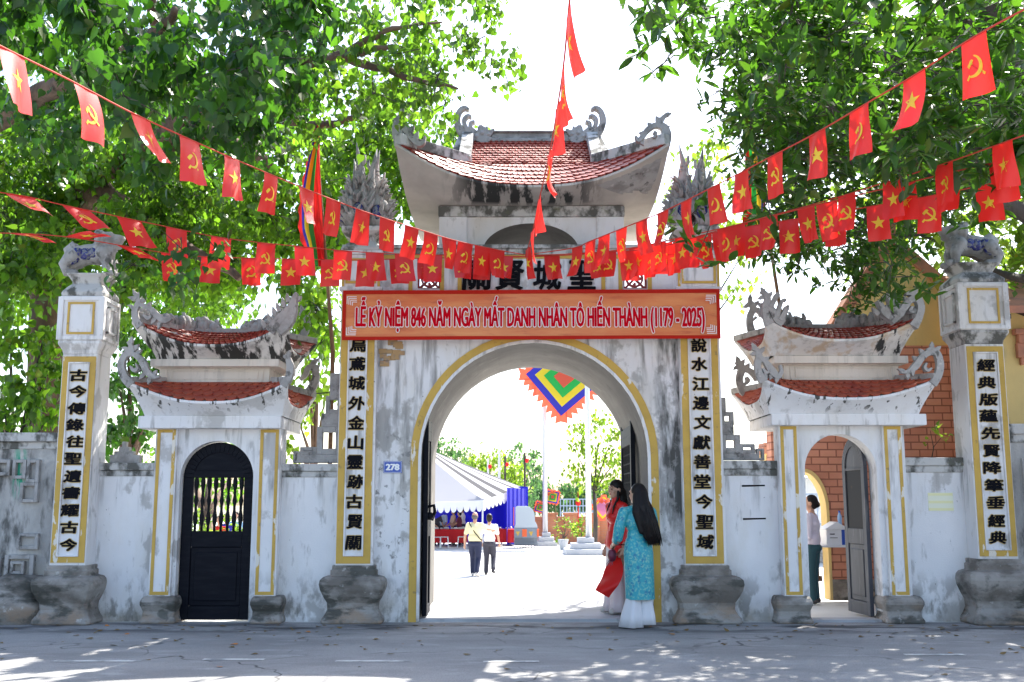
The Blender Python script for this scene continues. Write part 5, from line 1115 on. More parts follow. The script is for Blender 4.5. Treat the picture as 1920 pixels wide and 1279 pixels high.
# far railing, lamp posts and lantern poles
Yr = 62; xa, xb = at(1050, 950, Yr).x, at(1250, 950, Yr).x; g = thing('metal_railing', 'long grey metal railing behind the brick wall', 'railing', ((xa + xb) / 2, Yr, ZC)); za, zb_ = at(1100, 962, Yr).z, at(1100, 937, Yr).z
for z in (za, (za + zb_) / 2, zb_): mb = MB(); mb.box(xa, xb, Yr, Yr + .06, z, z + .06); mb.build('rail', MRAIL, g)
mb = MB()
for k in range(34): x = xa + (xb - xa) * k / 33; mb.box(x, x + .05, Yr + .01, Yr + .05, ZC, zb_)
mb.build('baluster', MRAIL, g)
p0, p1 = at(936, 900, 55), at(936, 836, 55); g = thing('street_lamp', 'pale street lamp with short arm rising behind the marquee', 'street lamp', (p0.x, 55, ZC)); mb = MB(); mb.tube([(p0.x, 55, ZC), (p1.x, 55, p1.z)], [.09, .06], 10); mb.build('pole', MGM, g)
mb = MB(); q = at(912, 826, 55); mb.tube([p1, p1.lerp(q, .5) + V(0, 0, .1), q], [.05, .04, .035], 8); mb.build('arm', MGM, g); mb = MB(); mb.ball(q + V(-.3, 0, 0), (.35, .14, .07), 10, 6); mb.build('lamp_head', MGM, g, smooth=True)
for px, py, pyb in ((915, 875, 900), (947, 871, 905), (984, 864, 925), (1110, 790, 1000)):
    if px == 1110: continue
    b, t_ = at(px, pyb, 52), at(px, py, 52); g = thing('lantern_pole', {915: 'short pole with red lantern above the marquee left slope', 947: 'pole with red lantern beside the pale street lamp', 984: 'pole with red lantern at the right corner of marquee'}[px], 'lantern pole', (b.x, 52, ZC)); mb = MB(); mb.tube([(b.x, 52, ZC), (b.x, 52, t_.z + .4)], .05, 8); mb.build('pole', MGM if px < 930 else MBARKD, g)
    mb = MB(); mb.ball((t_.x + .10, 51.9, t_.z), (.09, .09, .11), 12, 8); mb.build('lantern', MCR, g, smooth=True)
mb = MB(); c = at(1084, 943, 48); mb.ball(c, (.12, .12, .14), 12, 8); mb.tube([c + V(0, 0, .2), c + V(0, 0, .5)], .01, 5); mb.tube([(c.x, 48, ZC), (c.x, 48, c.z - .2)], .03, 6); tag(mb.build('lantern', MCR, smooth=True), 'round red lantern on a thin stake above the yellow green bush', 'lantern')
# utility cable
mb = MB(); a, b = at(520, 742, 14.3), at(640, 735, 14.3); mb.tube([a, b], .008, 5); tag(mb.build('cable', MIRON), 'thin cable between the black door gate and great gate', 'cable')
mb = MB(); a, b = at(1352, 697, 14.3), at(1430, 697, 14.3); mb.tube([a, b], .008, 5); tag(mb.build('cable', MGM), 'thin pale cable between great gate and open side gate', 'cable')
# ------------------------------------------------------------------ strings of little flags
def star_pts(): return [((.5 if k % 2 == 0 else .2) * math.sin(math.pi * k / 5), (.5 if k % 2 == 0 else .2) * math.cos(math.pi * k / 5)) for k in range(10)]
def emblem_polys(kind):
    if kind == 's':
        P = star_pts(); return [[(0, 0), P[k], P[(k + 1) % 10]] for k in range(10)]
    out = []; n = 14
    # sickle blade: crescent opening to the left, point at the top
    def arc(r, cx_, cy_, a): return (cx_ + r * math.sin(a), cy_ + r * math.cos(a))
    O = [arc(.46, -.06, .02, math.pi * (.02 + 1.16 * k / n)) for k in range(n + 1)]
    I = [arc(.40 - .07 * math.sin(math.pi * k / n), -.08 - .02 * k / n, .04, math.pi * (.02 + 1.16 * k / n)) for k in range(n + 1)]; I[0] = O[0]
    out += [[O[k], O[k + 1], I[k + 1], I[k]] for k in range(n)]
    out.append([(-.22, -.34), (-.36, -.52), (-.46, -.44), (-.30, -.26)])
    # hammer: shaft from lower right to upper left, head across its upper end
    out.append([(.40, -.46), (.47, -.38), (-.17, .24), (-.24, .17)])
    out.append([(-.44, .12), (-.30, -.02), (-.02, .26), (-.12, .34), (-.22, .32)])
    return out
EMB = {'s': emblem_polys('s'), 'h': emblem_polys('h')}
def make_flag(C, T, kind, label, group, w=.225, h=.34, seed=0, down=None, curl=0.0, sz=.115):
    r = random.Random(seed); T = T.normalized(); D = V(0, 0, -1) if down is None else down.normalized()
    N = T.cross(D).normalized(); ph, am = r.uniform(0, 6), r.uniform(.006, .022); sw = r.uniform(-.07, .07); lean = r.uniform(-.03, .03)
    tw_ = r.uniform(-.4, .4)
    def S(u, v):
        cv = v ** 1.5; uu = (u - .5) * w
        return C + T * (uu * math.cos(tw_ * cv) + lean * v) + D * (v * h) + N * (am * math.sin(7 * u + ph + 3 * v) * (.2 + v) + sw * v * v + uu * math.sin(tw_ * cv) + curl * max(0, v - .6) ** 2)
    mb = MB(); mb.grid(S, 8, 10); f = mb.build('pennant_flag', MFLAG, None, smooth=True)
    f.location = C
    for v_ in f.data.vertices: v_.co -= C
    tag(f, label, 'flag', group)
    ORG[f.name] = Vector(C)
    mb = MB()
    flip = -1 if T.x < 0 else 1
    for sgn in (-1, 1):
        for pl in EMB[kind]:
            pts = []
            for a, b in pl:
                u, v = .5 + a * 2 * sz / w * .62 * flip, .5 - b * 2 * sz / h * .62; pts.append(S(u, v) + N * sgn * .0025)
            mb.poly(pts)
    mb.build('emblem', MEMB, f)
    return f
def string(name_label, ctrl, npx=None):
    P = [at(*c) for c in ctrl]; c = crom([tuple(p) for p in P], 8); mb = MB(); mb.tube([V(*q) for q in c], .006, 5)
    tag(mb.build('flag_string', MSTR), name_label, 'string'); return [V(*q) for q in c]
def proj_x(p):
    d = (p.y * math.cos(PITCH) + (p.z - CAMZ) * math.sin(PITCH)); return CX + F * p.x / d
def proj_y(p):
    d = (p.y * math.cos(PITCH) + (p.z - CAMZ) * math.sin(PITCH)); return CY - F * (-p.y * math.sin(PITCH) + (p.z - CAMZ) * math.cos(PITCH)) / d
def on_string(c, px):
    for a, b in zip(c[:-1], c[1:]):
        xa, xb = proj_x(a), proj_x(b)
        if (xa - px) * (xb - px) <= 0 and xa != xb:
            f = (px - xa) / (xb - xa); lo, hi = 0, 1
            for _ in range(20):
                m = (lo + hi) / 2
                if (proj_x(a.lerp(b, m)) - px) * (xa - px) > 0: lo = m
                else: hi = m
            return a.lerp(b, (lo + hi) / 2), (b - a) if xb > xa else (a - b)
    return None, None
ORD = ['first', 'second', 'third', 'fourth', 'fifth', 'sixth', 'seventh', 'eighth', 'ninth', 'tenth', 'eleventh', 'twelfth', 'thirteenth', 'fourteenth', 'fifteenth', 'sixteenth', 'seventeenth', 'eighteenth', 'nineteenth', 'twentieth', 'twenty first', 'twenty second', 'twenty third']
KN = {'s': 'star', 'h': 'hammer and sickle'}
def hang(c, flags, desc, end, group, seed, **k):
    """flags: (px, kind, extra dict)"""
    cnt = {'s': 0, 'h': 0}
    for i, fl in enumerate(flags):
        px, kind = fl[0], fl[1]; ex = fl[2] if len(fl) > 2 else {}
        C, T = on_string(c, px)
        if C is None: continue
        kw = dict(k); kw.update(ex)
        lab = '%s %s flag from the %s on the %s' % (ORD[cnt[kind]], KN[kind], end, desc); cnt[kind] += 1
        make_flag(C - V(0, 0, .004), T, kind, lab, group, seed=seed * 100 + i, **kw)
A_L = [(-150, 5, 4.7), (0, 86, 5.5), (130, 150, 6.2), (240, 208, 6.9), (335, 252, 7.6), (420, 290, 8.2), (495, 322, 8.9), (562, 350, 9.5), (670, 392, 10.4), (760, 422, 11.1), (850, 450, 11.8), (930, 468, 12.3), (985, 478, 12.6)]
A_R = [(985, 478, 12.6), (1075, 465, 12.0), (1105, 453, 11.6), (1165, 429, 11.0), (1243, 397, 10.2), (1338, 350, 9.2), (1453, 290, 8.2), (1531, 249, 7.6), (1611, 202, 7.0), (1713, 142, 6.4), (1825, 70, 5.8), (1950, 2, 5.2)]
cA = string('red string of the long upper line of flags rising to the left', A_L); cAr = string('red string of the long upper line of flags rising to the right', A_R)
kinds = lambda n, a='s': [(a if i % 2 == 0 else ('h' if a == 's' else 's')) for i in range(n)]
xsL = [22, 160, 265, 355, 435, 508, 574, 626, 681, 727, 772, 808, 842, 873, 905, 932]
tl_ = {22: .30, 160: .34, 265: .32, 355: .2, 435: .18}
hang(cA, [(x, k, dict(down=V(tl_[x], 0, -.95), w=.27)) if x in tl_ else (x, k) for x, k in zip(xsL, kinds(16))], 'upper left string', 'left', 'flags on the upper left string', 1, w=.245)
xsR = [1825, 1713, 1611, 1531, 1453, 1390, 1338, 1287, 1242, 1203, 1165, 1133, 1107, 1082]
hang(cAr, list(zip(xsR, kinds(14, 'h'))), 'upper right string', 'right', 'flags on the upper right string', 2, w=.235)
B_L = [(-120, 345, 9.3), (35, 366, 9.8), (112, 383, 10.0), (212, 404, 10.3), (312, 425, 10.7), (400, 443, 11.0), (480, 454, 11.3), (550, 461, 11.6), (643, 470, 11.9), (703, 474, 12.1), (810, 478, 12.4), (985, 481, 12.62)]
C_L = [(-120, 436, 10.6), (40, 438, 10.9), (140, 446, 11.1), (237, 462, 11.3), (322, 476, 11.5), (397, 482, 11.7), (471, 484, 11.9), (547, 486, 12.1), (620, 487, 12.25), (700, 487, 12.35), (800, 484, 12.5), (985, 482, 12.66)]
cB = string('red string of the middle left line of flags', B_L); cC = string('red string of the lowest left line of flags', C_L)
tl = dict(down=V(.55, .2, -.75)); tl2 = dict(down=V(.75, .1, -.45))
hang(cB, [(37, 's', dict(down=V(.62, 0, -.60), h=.30, w=.26)), (143, 'h', dict(down=V(.62, 0, -.62), h=.30, w=.26)), (242, 's', dict(down=V(.45, 0, -.75), w=.26)), (331, 'h'), (415, 's'), (500, 'h'), (570, 's'), (643, 'h'), (703, 's'), (757, 'h'), (812, 's'), (868, 'h', dict(h=.29)), (945, 's', dict(h=.28))], 'middle left string', 'left', 'flags on the middle left string', 3, w=.225, h=.335)
hang(cC, [(40, 'h', dict(down=V(.75, 0, -.12), h=.26)), (142, 's', dict(down=V(.7, 0, .22), h=.26)), (238, 's', dict(down=V(.7, .2, -.32), h=.28)), (322, 'h'), (397, 's'), (471, 'h'), (547, 's'), (620, 'h'), (688, 's'), (747, 'h'), (800, 's', dict(h=.28)), (905, 's', dict(h=.27))], 'lowest left string', 'left', 'flags on the lowest left string', 4, w=.225, h=.31)
B_R = [(985, 481, 12.62), (1100, 474, 12.2), (1220, 466, 11.6), (1320, 440, 10.9), (1380, 422, 10.6), (1440, 406, 10.3), (1511, 387, 9.9), (1587, 365, 9.4), (1672, 338, 8.9), (1770, 307, 8.3), (1880, 268, 7.6), (1990, 228, 7.0)]
C_R = [(985, 482, 12.66), (1100, 476, 12.2), (1200, 464, 11.8), (1300, 446, 11.3), (1360, 432, 11.0), (1470, 414, 10.6), (1570, 398, 10.2), (1655, 383, 9.9), (1740, 368, 9.6), (1850, 346, 9.2), (1990, 315, 8.7)]
D_R = [(985, 480, 12.64), (1150, 470, 11.7), (1300, 440, 10.8), (1420, 412, 10.1), (1540, 382, 9.6), (1690, 346, 9.0), (1775, 325, 8.7), (1877, 302, 8.3), (1990, 272, 7.9)]
cBr = string('red string of the middle right line of flags', B_R); cCr = string('red string of the lowest right line of flags', C_R); cDr = string('red string hidden behind the middle right line of flags', D_R)
hang(cBr, [(1880, 's'), (1770, 'h'), (1672, 's'), (1587, 'h'), (1511, 's'), (1440, 'h'), (1380, 's'), (1320, 'h'), (1265, 's'), (1222, 'h'), (1178, 's'), (1140, 'h', dict(h=.30))], 'middle right string', 'right', 'flags on the middle right string', 5, w=.225)
hang(cCr, [(1850, 's'), (1742, 'h'), (1645, 's'), (1565, 's'), (1478, 's'), (1412, 'h'), (1352, 's'), (1296, 's'), (1245, 'h'), (1195, 's'), (1118, 'h', dict(h=.28)), (1035, 's', dict(h=.28))], 'lowest right string', 'right', 'flags on the lowest right string', 6, w=.22)
hang(cDr, [(1877, 's'), (1776, 'h'), (1694, 's'), (1550, 'h'), (1360, 'h'), (1280, 's'), (1235, 'h')], 'rear right string', 'right', 'flags on the rear right string', 7, w=.22)
# the string running overhead straight towards the viewer
E_ = [(985, 481, 12.64), (997, 440, 11.4), (1012, 370, 9.9), (1030, 290, 8.5), (1047, 190, 7.0), (1058, 110, 6.1), (1066, 20, 5.3), (1078, -90, 4.5)]
cE = string('red string running overhead from the gate towards the road', E_)
for i, (px, kind, tx) in enumerate(((1066, 's', .10), (1056, 'h', .05), (1046, 's', .16), (1031, 'h', .22), (1012, 's', .12), (999, 'h', .2), (990, 's', .3))):
    C, T = on_string(cE, px)
    make_flag(C - V(0, 0, .004), T + V(.6 * tx * T.length, 0, 0), kind, '%s flag from the top, edge on, on the overhead string' % ORD[i], 'flags on the overhead string', seed=900 + i, w=.24, curl=(.5 if i == 3 else .1), h=.36)
# tall furled festival flags on bamboo poles
def furled(px, pytop, pybot, Y, lab, lab2, s=1, foot=(0, 0)):
    a, b = at(px, pytop, Y), at(px + 12 * s, pybot, Y); ft = at(*foot, Y); mb = MB(); mb.tube([V(ft.x, Y, -.01), ft, ft.lerp(a, .5), a], [.03, .028, .02, .012], 8); tag(mb.build('bamboo_pole', MWOODY), lab2, 'pole')
    g = thing('furled_flag', lab, 'flag', tuple(a)); L = a - b
    cols = [MCR, MCR, MCR, MCG, MCY, MCB, MCR]
    for i, m_ in enumerate(cols):
        mb = MB()
        def S(u, v):
            f = (i + u) / len(cols); p = a.lerp(b, v * .98); wv = (.04 + .36 * min(1, v * 1.4) * (1 - .30 * max(0, v - .75) * 4)); x = p.x - s * f * wv * (.9 + .2 * math.sin(5 * v)) + s * .05
            jag = .06 * (abs((v * 9) % 1 - .5)) if i == len(cols) - 1 else 0
            return V(x - s * jag * u, Y - .03 - .09 * math.sin(f * 9 + v * 2.5), p.z - .10 * f)
        mb.grid(S, 4, 40); mb.build('cloth_stripe', m_, g, smooth=True)
furled(592, 236, 500, 13.6, 'furled red and rainbow festival flag left of the great gate', 'bamboo pole of the furled flag left of the great gate', 1, (624, 660))
furled(1405, 205, 480, 13.6, 'furled green and red festival flag among leaves right of great gate', 'bamboo pole of the furled flag right of the great gate', -1, (1475, 660))
# ------------------------------------------------------------------ people
def skin_mat(n, c): 
    T = NT(n); T.b.inputs['Base Color'].default_value = (*c, 1); T.b.inputs['Roughness'].default_value = .5; T.b.inputs['Subsurface Weight'].default_value = .1; T.b.inputs['Subsurface Radius'].default_value = (.01, .004, .002); return T.mat
MSK = skin_mat('warm_skin', (.50, .28, .19)); MHAIR = mat('black_hair', (.007, .005, .005), .5, [((.02, .011, .009), 40, (1, 1, .1), .5, .7, .7, None)], spec=.25)
MLIP = mat('red_lips', (.45, .03, .04), .4); MEYE = mat('dark_eyes', (.02, .015, .015), .25)
MSHOE = mat('dark_shoe', (.03, .03, .035), .5); MSHOEL = mat('pale_shoe', (.55, .52, .48), .6); MNAVY = mat('navy_trousers', (.012, .018, .055), .8); MCHAR = mat('charcoal_trousers', (.04, .04, .06), .8)
MPYEL = mat('pale_yellow_shirt', (.74, .68, .42), .8); MWSH = mat('white_shirt', (.78, .78, .78), .8)
MPANT = cloth('white_silk_trousers', (.80, .79, .81), .15, .55); MPINKP = cloth('pale_pink_silk', (.80, .70, .72), .15, .5); MREDD = cloth('red_silk_dress', (.70, .012, .01), .15, .42)
TT = NT('teal_brocade'); m1 = TT.n('ShaderNodeTexVoronoi'); m1.inputs['Scale'].default_value = 17; mp = TT.n('ShaderNodeMapping'); mp.inputs['Scale'].default_value = (1, 1, .75); gg = TT.n('ShaderNodeNewGeometry'); TT.l(gg.outputs['Position'], mp.inputs[0]); TT.l(mp.outputs[0], m1.inputs[0])
mr = TT.n('ShaderNodeMapRange'); mr.inputs[1].default_value = .18; mr.inputs[2].default_value = .42; TT.l(m1.outputs['Distance'], mr.inputs[0]); ca = mixc(TT, mr.outputs[0], (.012, .19, .33), (.025, .34, .41)); TT.l(mixc(TT, mul(TT, noise_mask(TT, 38, U, .52, .58), .8), ca, (.20, .50, .42)), TT.b.inputs['Base Color']); TT.b.inputs['Roughness'].default_value = .45
MTEAL = TT.mat
class Pose:
    """places figure coordinates: r to its right, f forward, u up; facing given as the angle of its forward direction"""
    def __init__(s, base, face): s.b = Vector(base); a = R(face); s.f = V(math.cos(a), math.sin(a), 0); s.r = V(math.sin(a), -math.cos(a), 0)
    def __call__(s, r, f, u): return s.b + s.r * r + s.f * f + V(0, 0, u)
    def rot(s): return Matrix((s.r, s.f, V(0, 0, 1))).transposed()
def head_prims(P, h, look):
    """h: crown height of the figure; look: Pose of the head at the ground"""
    Q = look; k = h / 1.65; c = h - .115 * k; rt = Q.rot()
    pr = [('e', Q(0, -.005, c + .02 * k), (.074 * k, .092 * k, .094 * k), rt), ('e', Q(0, .028 * k, c - .045 * k), (.058 * k, .062 * k, .072 * k), rt), ('e', Q(0, .062 * k, c - .095 * k), (.026 * k, .024 * k, .02 * k), rt),
          ('t', [Q(0, .084 * k, c + .012 * k), Q(0, .104 * k, c - .026 * k)], [.010 * k, .015 * k]), ('e', Q(0, .082 * k, c - .060 * k), (.022 * k, .012 * k, .010 * k), rt)]
    for s in (-1, 1): pr += [('e', Q(s * .074 * k, -.005, c - .01 * k), (.010 * k, .022 * k, .032 * k), rt), ('e', Q(s * .036 * k, .062 * k, c - .03 * k), (.026 * k, .022 * k, .022 * k), rt), ('e', Q(s * .032 * k, .076 * k, c + .026 * k), (.026 * k, .012 * k, .008 * k), rt)]
    pr.append(('t', [P(0, -.02, h * .80), Q(0, .0, c - .06 * k)], [.055 * k, .048 * k])); return pr
def face_parts(root, h, look):
    k = h / 1.65; c = h - .115 * k; Q = look; mb = MB()
    for s in (-1, 1):
        mb.ball(Q(s * .032 * k, .083 * k, c + .004 * k), (.014 * k, .010 * k, .007 * k), 8, 6, Q.rot()); mb.tube([Q(s * .014 * k, .088 * k, c + .028 * k), Q(s * .034 * k, .087 * k, c + .034 * k), Q(s * .052 * k, .074 * k, c + .027 * k)], [.003, .005, .003], 5)
    mb.build('eyes', MEYE, root); mb = MB(); mb.ball(Q(0, .090 * k, c - .058 * k), (.021 * k, .009 * k, .008 * k), 8, 6, Q.rot()); mb.build('lips', MLIP, root, smooth=True)
def hand_prims(w, d, n, s=1.0, curl=.5):
    """wrist point, direction of the fingers, direction the palm faces"""
    d = d.normalized(); n = (n - d * n.dot(d)).normalized(); a = d.cross(n); pr = [('t', [w, w + d * .045 * s, w + d * .085 * s], [.026 * s, .034 * s, .032 * s])]
    for i, (o, l) in enumerate(((-.028, .068), (-.010, .078), (.009, .073), (.026, .058))):
        b = w + d * .085 * s + a * o * s; m = b + (d * .6 + n * curl * .4).normalized() * l * .5 * s; t = m + (d * (1 - curl) + n * curl).normalized() * l * .5 * s; pr.append(('t', [b - d * .012, b, m, t], [.011 * s, .0105 * s, .0095 * s, .007 * s]))
    b = w + d * .03 * s - a * .028 * s; pr.append(('t', [b, b + (d * .5 - a * .7 + n * .3).normalized() * .035 * s, b + (d * .8 - a * .5 + n * .4).normalized() * .07 * s], [.014 * s, .012 * s, .008 * s])); return pr
def figure(label, base, face, h, look=None, arms=None, legs=None, top=None, bottom=None, shoes=None, hair=None, facedetail=False, voxel=.014, lean=0.0, heads=None, hat=None, build=1.0):
    """arms: [(elbow, hand, palm) for left, right] in figure coordinates; legs: [(knee, ankle) ...]"""
    P = Pose(base, face); Q = Pose(base, look if look is not None else face)
    if lean: 
        Q0 = Q; Q = Pose(P(0, lean, 0), look if look is not None else face)
    g = thing('person', label, 'person', tuple(base)); k = h / 1.65; b_ = build
    sh = h * .815; hip = h * .50; arms = arms or [((-.22, -.02, .62 * h), (-.23, .06, .46 * h), None), ((.22, -.02, .62 * h), (.23, .06, .46 * h), None)]
    legs = legs or [((-.09, .02, .27 * h), (-.09, 0, .05 * h)), ((.09, .02, .27 * h), (.09, 0, .05 * h))]
    pr = head_prims(P if not lean else Pose(P(0, lean * .9, 0), face), h, Q); L = lambda z: lean * max(0, (z - hip) / (sh - hip))
    pr += [('t', [P(0, 0, hip), P(0, L(.62 * h), .62 * h), P(0, L(.72 * h), .72 * h), P(0, L(sh), sh - .03)], [.075 * k, .065 * k, .07 * k, .06 * k])]
    tops = [('e', P(0, -.005 + L(.72 * h), .72 * h), (.172 * k * b_, .128 * k * b_, .175 * k), P.rot()), ('e', P(0, .0 + L(.6 * h), .595 * h), (.165 * k * b_, .138 * k * b_, .16 * k), P.rot()), ('e', P(0, .0, .53 * h), (.150 * k * b_, .122 * k * b_, .08 * k), P.rot()), ('t', [P(-.15 * k, L(sh), sh - .035), P(0, L(sh) - .01, sh - .005), P(.15 * k, L(sh), sh - .035)], [.06 * k, .058 * k, .06 * k])]
    for i, (s, (el, ha, palm)) in enumerate(zip((-1, 1), arms)):
        S = P(s * .175 * k, L(sh), sh - .03); e, w_ = P(*el), P(*ha); d = (w_ - e)
        pr.append(('t', [S, S.lerp(e, .5), e, e.lerp(w_, .4), w_], [.05 * k, .042 * k, .036 * k, .036 * k, .024 * k])); pr += hand_prims(w_, d, (P.r * -s + P.f * .4) if palm is None else P.r * palm[0] + P.f * palm[1] + V(0, 0, palm[2]), k * .95)
        sl = {'short': .62, 'long': 1.0, 'three': .8}[top[1]] if top else .5
        if top:
            pts = [S, S.lerp(e, .5), e] if sl >= 1 else [S, S.lerp(e, .5), S.lerp(e, .95 if sl > .7 else .72)]; rd = [.068 * k, .060 * k, .058 * k]
            if sl >= .8: pts.append(e.lerp(w_, .88 if sl >= 1 else .35)); rd.append(.045 * k if sl >= 1 else .062 * k)
            tops.append(('t', pts, rd))
    bot = [('e', P(0, -.005, .515 * h), (.176 * k * b_, .148 * k * b_, .085 * k), P.rot())]; sh_ = []
    for i, (s, (kn, an)) in enumerate(zip((-1, 1), legs)):
        H = P(s * .085 * k, 0, hip); K, A = P(*kn), P(*an); pr.append(('t', [H, H.lerp(K, .5), K, K.lerp(A, .35), A], [.085 * k, .07 * k, .052 * k, .052 * k, .034 * k]))
        fd = (P.f * .9 + P.r * s * .12).normalized(); drop = V(0, 0, -.035) if an[2] < .12 else V(0, 0, -.09)
        pr.append(('t', [A, A + fd * .05 + drop * .8, A + fd * .14 + drop], [.034 * k, .032 * k, .026 * k])); sh_.append(('t', [A - fd * .035 + drop * .6, A + fd * .05 + drop * .8, A + fd * .15 + drop * 1.05], [.045 * k, .044 * k, .036 * k]))
        bot.append(('t', [H, H.lerp(K, .5), K, K.lerp(A, .5), A + V(0, 0, .02)], [.105 * k, .094 * k, .078 * k, .070 * k, .066 * k]))
    blob('body', pr, MSK, g, voxel, 1)
    if top: blob('shirt', tops, top[0], g, voxel, 3)
    if bottom: blob('trousers', bot, bottom, g, voxel, 3)
    if shoes: 
        for q in sh_: blob('shoe', [q], shoes, g, voxel * .8, 1)
    c = h - .115 * k
    if hair == 'short': blob('hair', [('e', Q(0, -.022 * k, c + .032 * k), (.086 * k, .100 * k, .098 * k), Q.rot()), ('e', Q(0, -.045 * k, c - .02 * k), (.083 * k, .070 * k, .088 * k), Q.rot())], MHAIR, g, voxel, 1)
    elif hair == 'bald': blob('hair', [('e', Q(0, -.035 * k, c - .015 * k), (.085 * k, .075 * k, .075 * k), Q.rot())], mat('grey_cropped_hair', (.10, .09, .085), .7), g, voxel, 1)
    elif hair == 'bun': blob('hair', [('e', Q(0, -.024 * k, c + .030 * k), (.085 * k, .097 * k, .097 * k), Q.rot()), ('e', Q(0, -.10 * k, c - .03 * k), (.05 * k, .05 * k, .05 * k), Q.rot()), ('e', Q(0, -.05 * k, c - .03 * k), (.072 * k, .06 * k, .075 * k), Q.rot())], MHAIR, g, voxel, 1)
    if facedetail: face_parts(g, h, Q)
    return g, P, Q, k
# two men walking away across the courtyard
b1 = gp(890, 1081); b2 = gp(917, 1079)
h1 = 1.62; k_ = h1 / 1.65
g, P, Q, k = figure('man in pale yellow shirt walking away with arm round a friend', (b1.x, b1.y, ZC), 82, 1.64, arms=[((-.25, -.05, 1.02), (-.27, .03, .80), None), ((.30, .10, 1.20), (.40, .16, 1.18), (0, 1, -.3))],
    legs=[((-.09, .20, .47), (-.09, .20, .07)), ((.09, .02, .46), (.09, -.20, .13))], top=(MPYEL, 'short'), bottom=MNAVY, shoes=MSHOEL, hair='bald', build=1.12)
mb = MB(); mb.tube([P(-.13, .07, 1.36), P(-.14, -.08, 1.36), P(.02, -.15, 1.12), P(.17, -.13, .94), P(.19, .02, .92)], .012, 6); mb.build('shoulder_strap', MBLACK, g)
figure('man in white shirt and dark trousers walking beside the yellow shirt', (b2.x, b2.y + .25, ZC), 84, 1.58, arms=[((-.24, .02, 1.0), (-.22, .10, .82), None), ((.23, -.02, 1.0), (.25, .10, .80), None)],
    legs=[((-.08, .06, .45), (-.09, .04, .06)), ((.10, .08, .46), (.13, -.20, .16))], top=(MWSH, 'short'), bottom=MCHAR, shoes=MSHOE, hair='short')
# people behind the tables
for lab, px, Y, face, h, topm, hair in (('person in dark clothes at the table nearest the left jamb', 819, 48.2, -60, 1.58, MCHAR, 'short'), ('person in pale blue shirt behind the dark figure under the marquee', 829, 49.0, -100, 1.62, mat('pale_blue_shirt', (.45, .55, .70), .8), 'short'),
        ('person in beige top bending over the red table', 850, 48.4, 200, 1.60, mat('beige_top', (.55, .38, .28), .8), 'bun'), ('person in maroon top at the middle of the red table', 861, 48.0, 170, 1.52, mat('maroon_top', (.12, .02, .04), .8), 'short'), ('tall person in white shirt under the marquee looking left', 867, 49.0, 190, 1.72, MWSH, 'short')):
    x = at(px, 1000, Y).x; figure(lab, (x, Y, ZC), face, h, top=(topm, 'short'), bottom=MCHAR, shoes=MSHOE, hair=hair, voxel=.02, arms=[((-.23, .08, .98), (-.18, .28, .88), None), ((.23, .08, .98), (.18, .28, .88), None)])
# people seen through the bars of the black door
for lab, px, Y, face, h, topm, bm in (('person in long red dress seen through the door bars', 411, 27.0, -90, 1.55, MREDD, MREDD), ('person in blue top seen through the door bars', 424, 27.6, -80, 1.6, MCB, MCP), ('person in light blue shirt seen through the door bars', 440, 28.5, -100, 1.66, mat('sky_blue_shirt', (.25, .45, .70), .8), MNAVY)):
    x = at(px, 980, Y).x; figure(lab, (x, Y, ZC), face, h, top=(topm, 'long'), bottom=bm, shoes=MSHOE, hair='bun', voxel=.02)
# woman inside the right gate
b = at(1527, 1131, 15.25); figure('woman in lilac blouse and dark teal skirt inside the right gate', (b.x, b.y, 0), 150, 1.52, look=165, top=(mat('lilac_blouse', (.66, .60, .70), .8), 'long'), bottom=mat('dark_teal_skirt', (.02, .07, .09), .8), shoes=MSHOE, hair='bun', arms=[((-.20, -.02, .95), (-.14, .18, .88), None), ((.20, -.03, .95), (.16, .16, .86), None)])
mb = MB()
def skirt(P, prof, n=28, fold=.0, nf=7, ph=0.0):
    return [[P(rx * math.cos(2 * math.pi * k / n) * (1 + fold * z_ * math.sin(nf * 2 * math.pi * k / n + ph)) + ox, ry * math.sin(2 * math.pi * k / n) * (1 + fold * z_ * math.sin(nf * 2 * math.pi * k / n + ph)) + oy, u) for k in range(n)] for (rx, ry, u, ox, oy, z_) in prof]
# ---- woman in red ao dai, standing inside the arch, looking left
bR = ground(1158, 1151, .035); PR = Pose((bR.x, bR.y, .035), 205); hR = 1.66
g, P, Q, k = figure('woman in red long dress and pale trousers standing under the arch', (bR.x, bR.y, .035), 205, hR, look=208, arms=[((-.21, -.05, 1.04), (-.215, .02, .83), None), ((.21, -.05, 1.04), (.215, .02, .83), None)], shoes=MSHOEL, facedetail=True, voxel=.009)
blob('dress_bodice', [('e', P(0, 0, 1.22), (.150, .105, .155), P.rot()), ('e', P(0, .045, 1.20), (.125, .085, .085), P.rot()), ('e', P(0, 0, 1.03), (.118, .092, .14), P.rot()), ('e', P(0, 0, .95), (.138, .104, .09), P.rot()), ('t', [P(-.155, 0, 1.325), P(0, -.01, 1.365), P(.155, 0, 1.325)], [.064, .056, .064]), ('t', [P(0, -.005, 1.36), P(0, .0, 1.43)], [.060, .056]),
    ('t', [P(-.17, -.01, 1.32), P(-.21, -.05, 1.04), P(-.214, .01, .86)], [.062, .048, .038]), ('t', [P(.17, -.01, 1.32), P(.21, -.05, 1.04), P(.214, .01, .86)], [.062, .048, .038])], MREDD, g, .010, 3)
mb = MB(); fp = [at(1163, 1034, 13.3), at(1155, 1062, 13.2), at(1144, 1088, 13.1), at(1129, 1117, 13.0)]
def flap(u, v):
    i = min(int(v * 3), 2); f = v * 3 - i; c_ = fp[i].lerp(fp[i + 1], f); wv = .25 * (1 - .30 * v); return c_ + V((u - .5) * wv, .10 * math.sin(2.4 * u + 4 * v) + .06 * u, -(u - .5) * .10 * v + .02 * math.sin(8 * v))
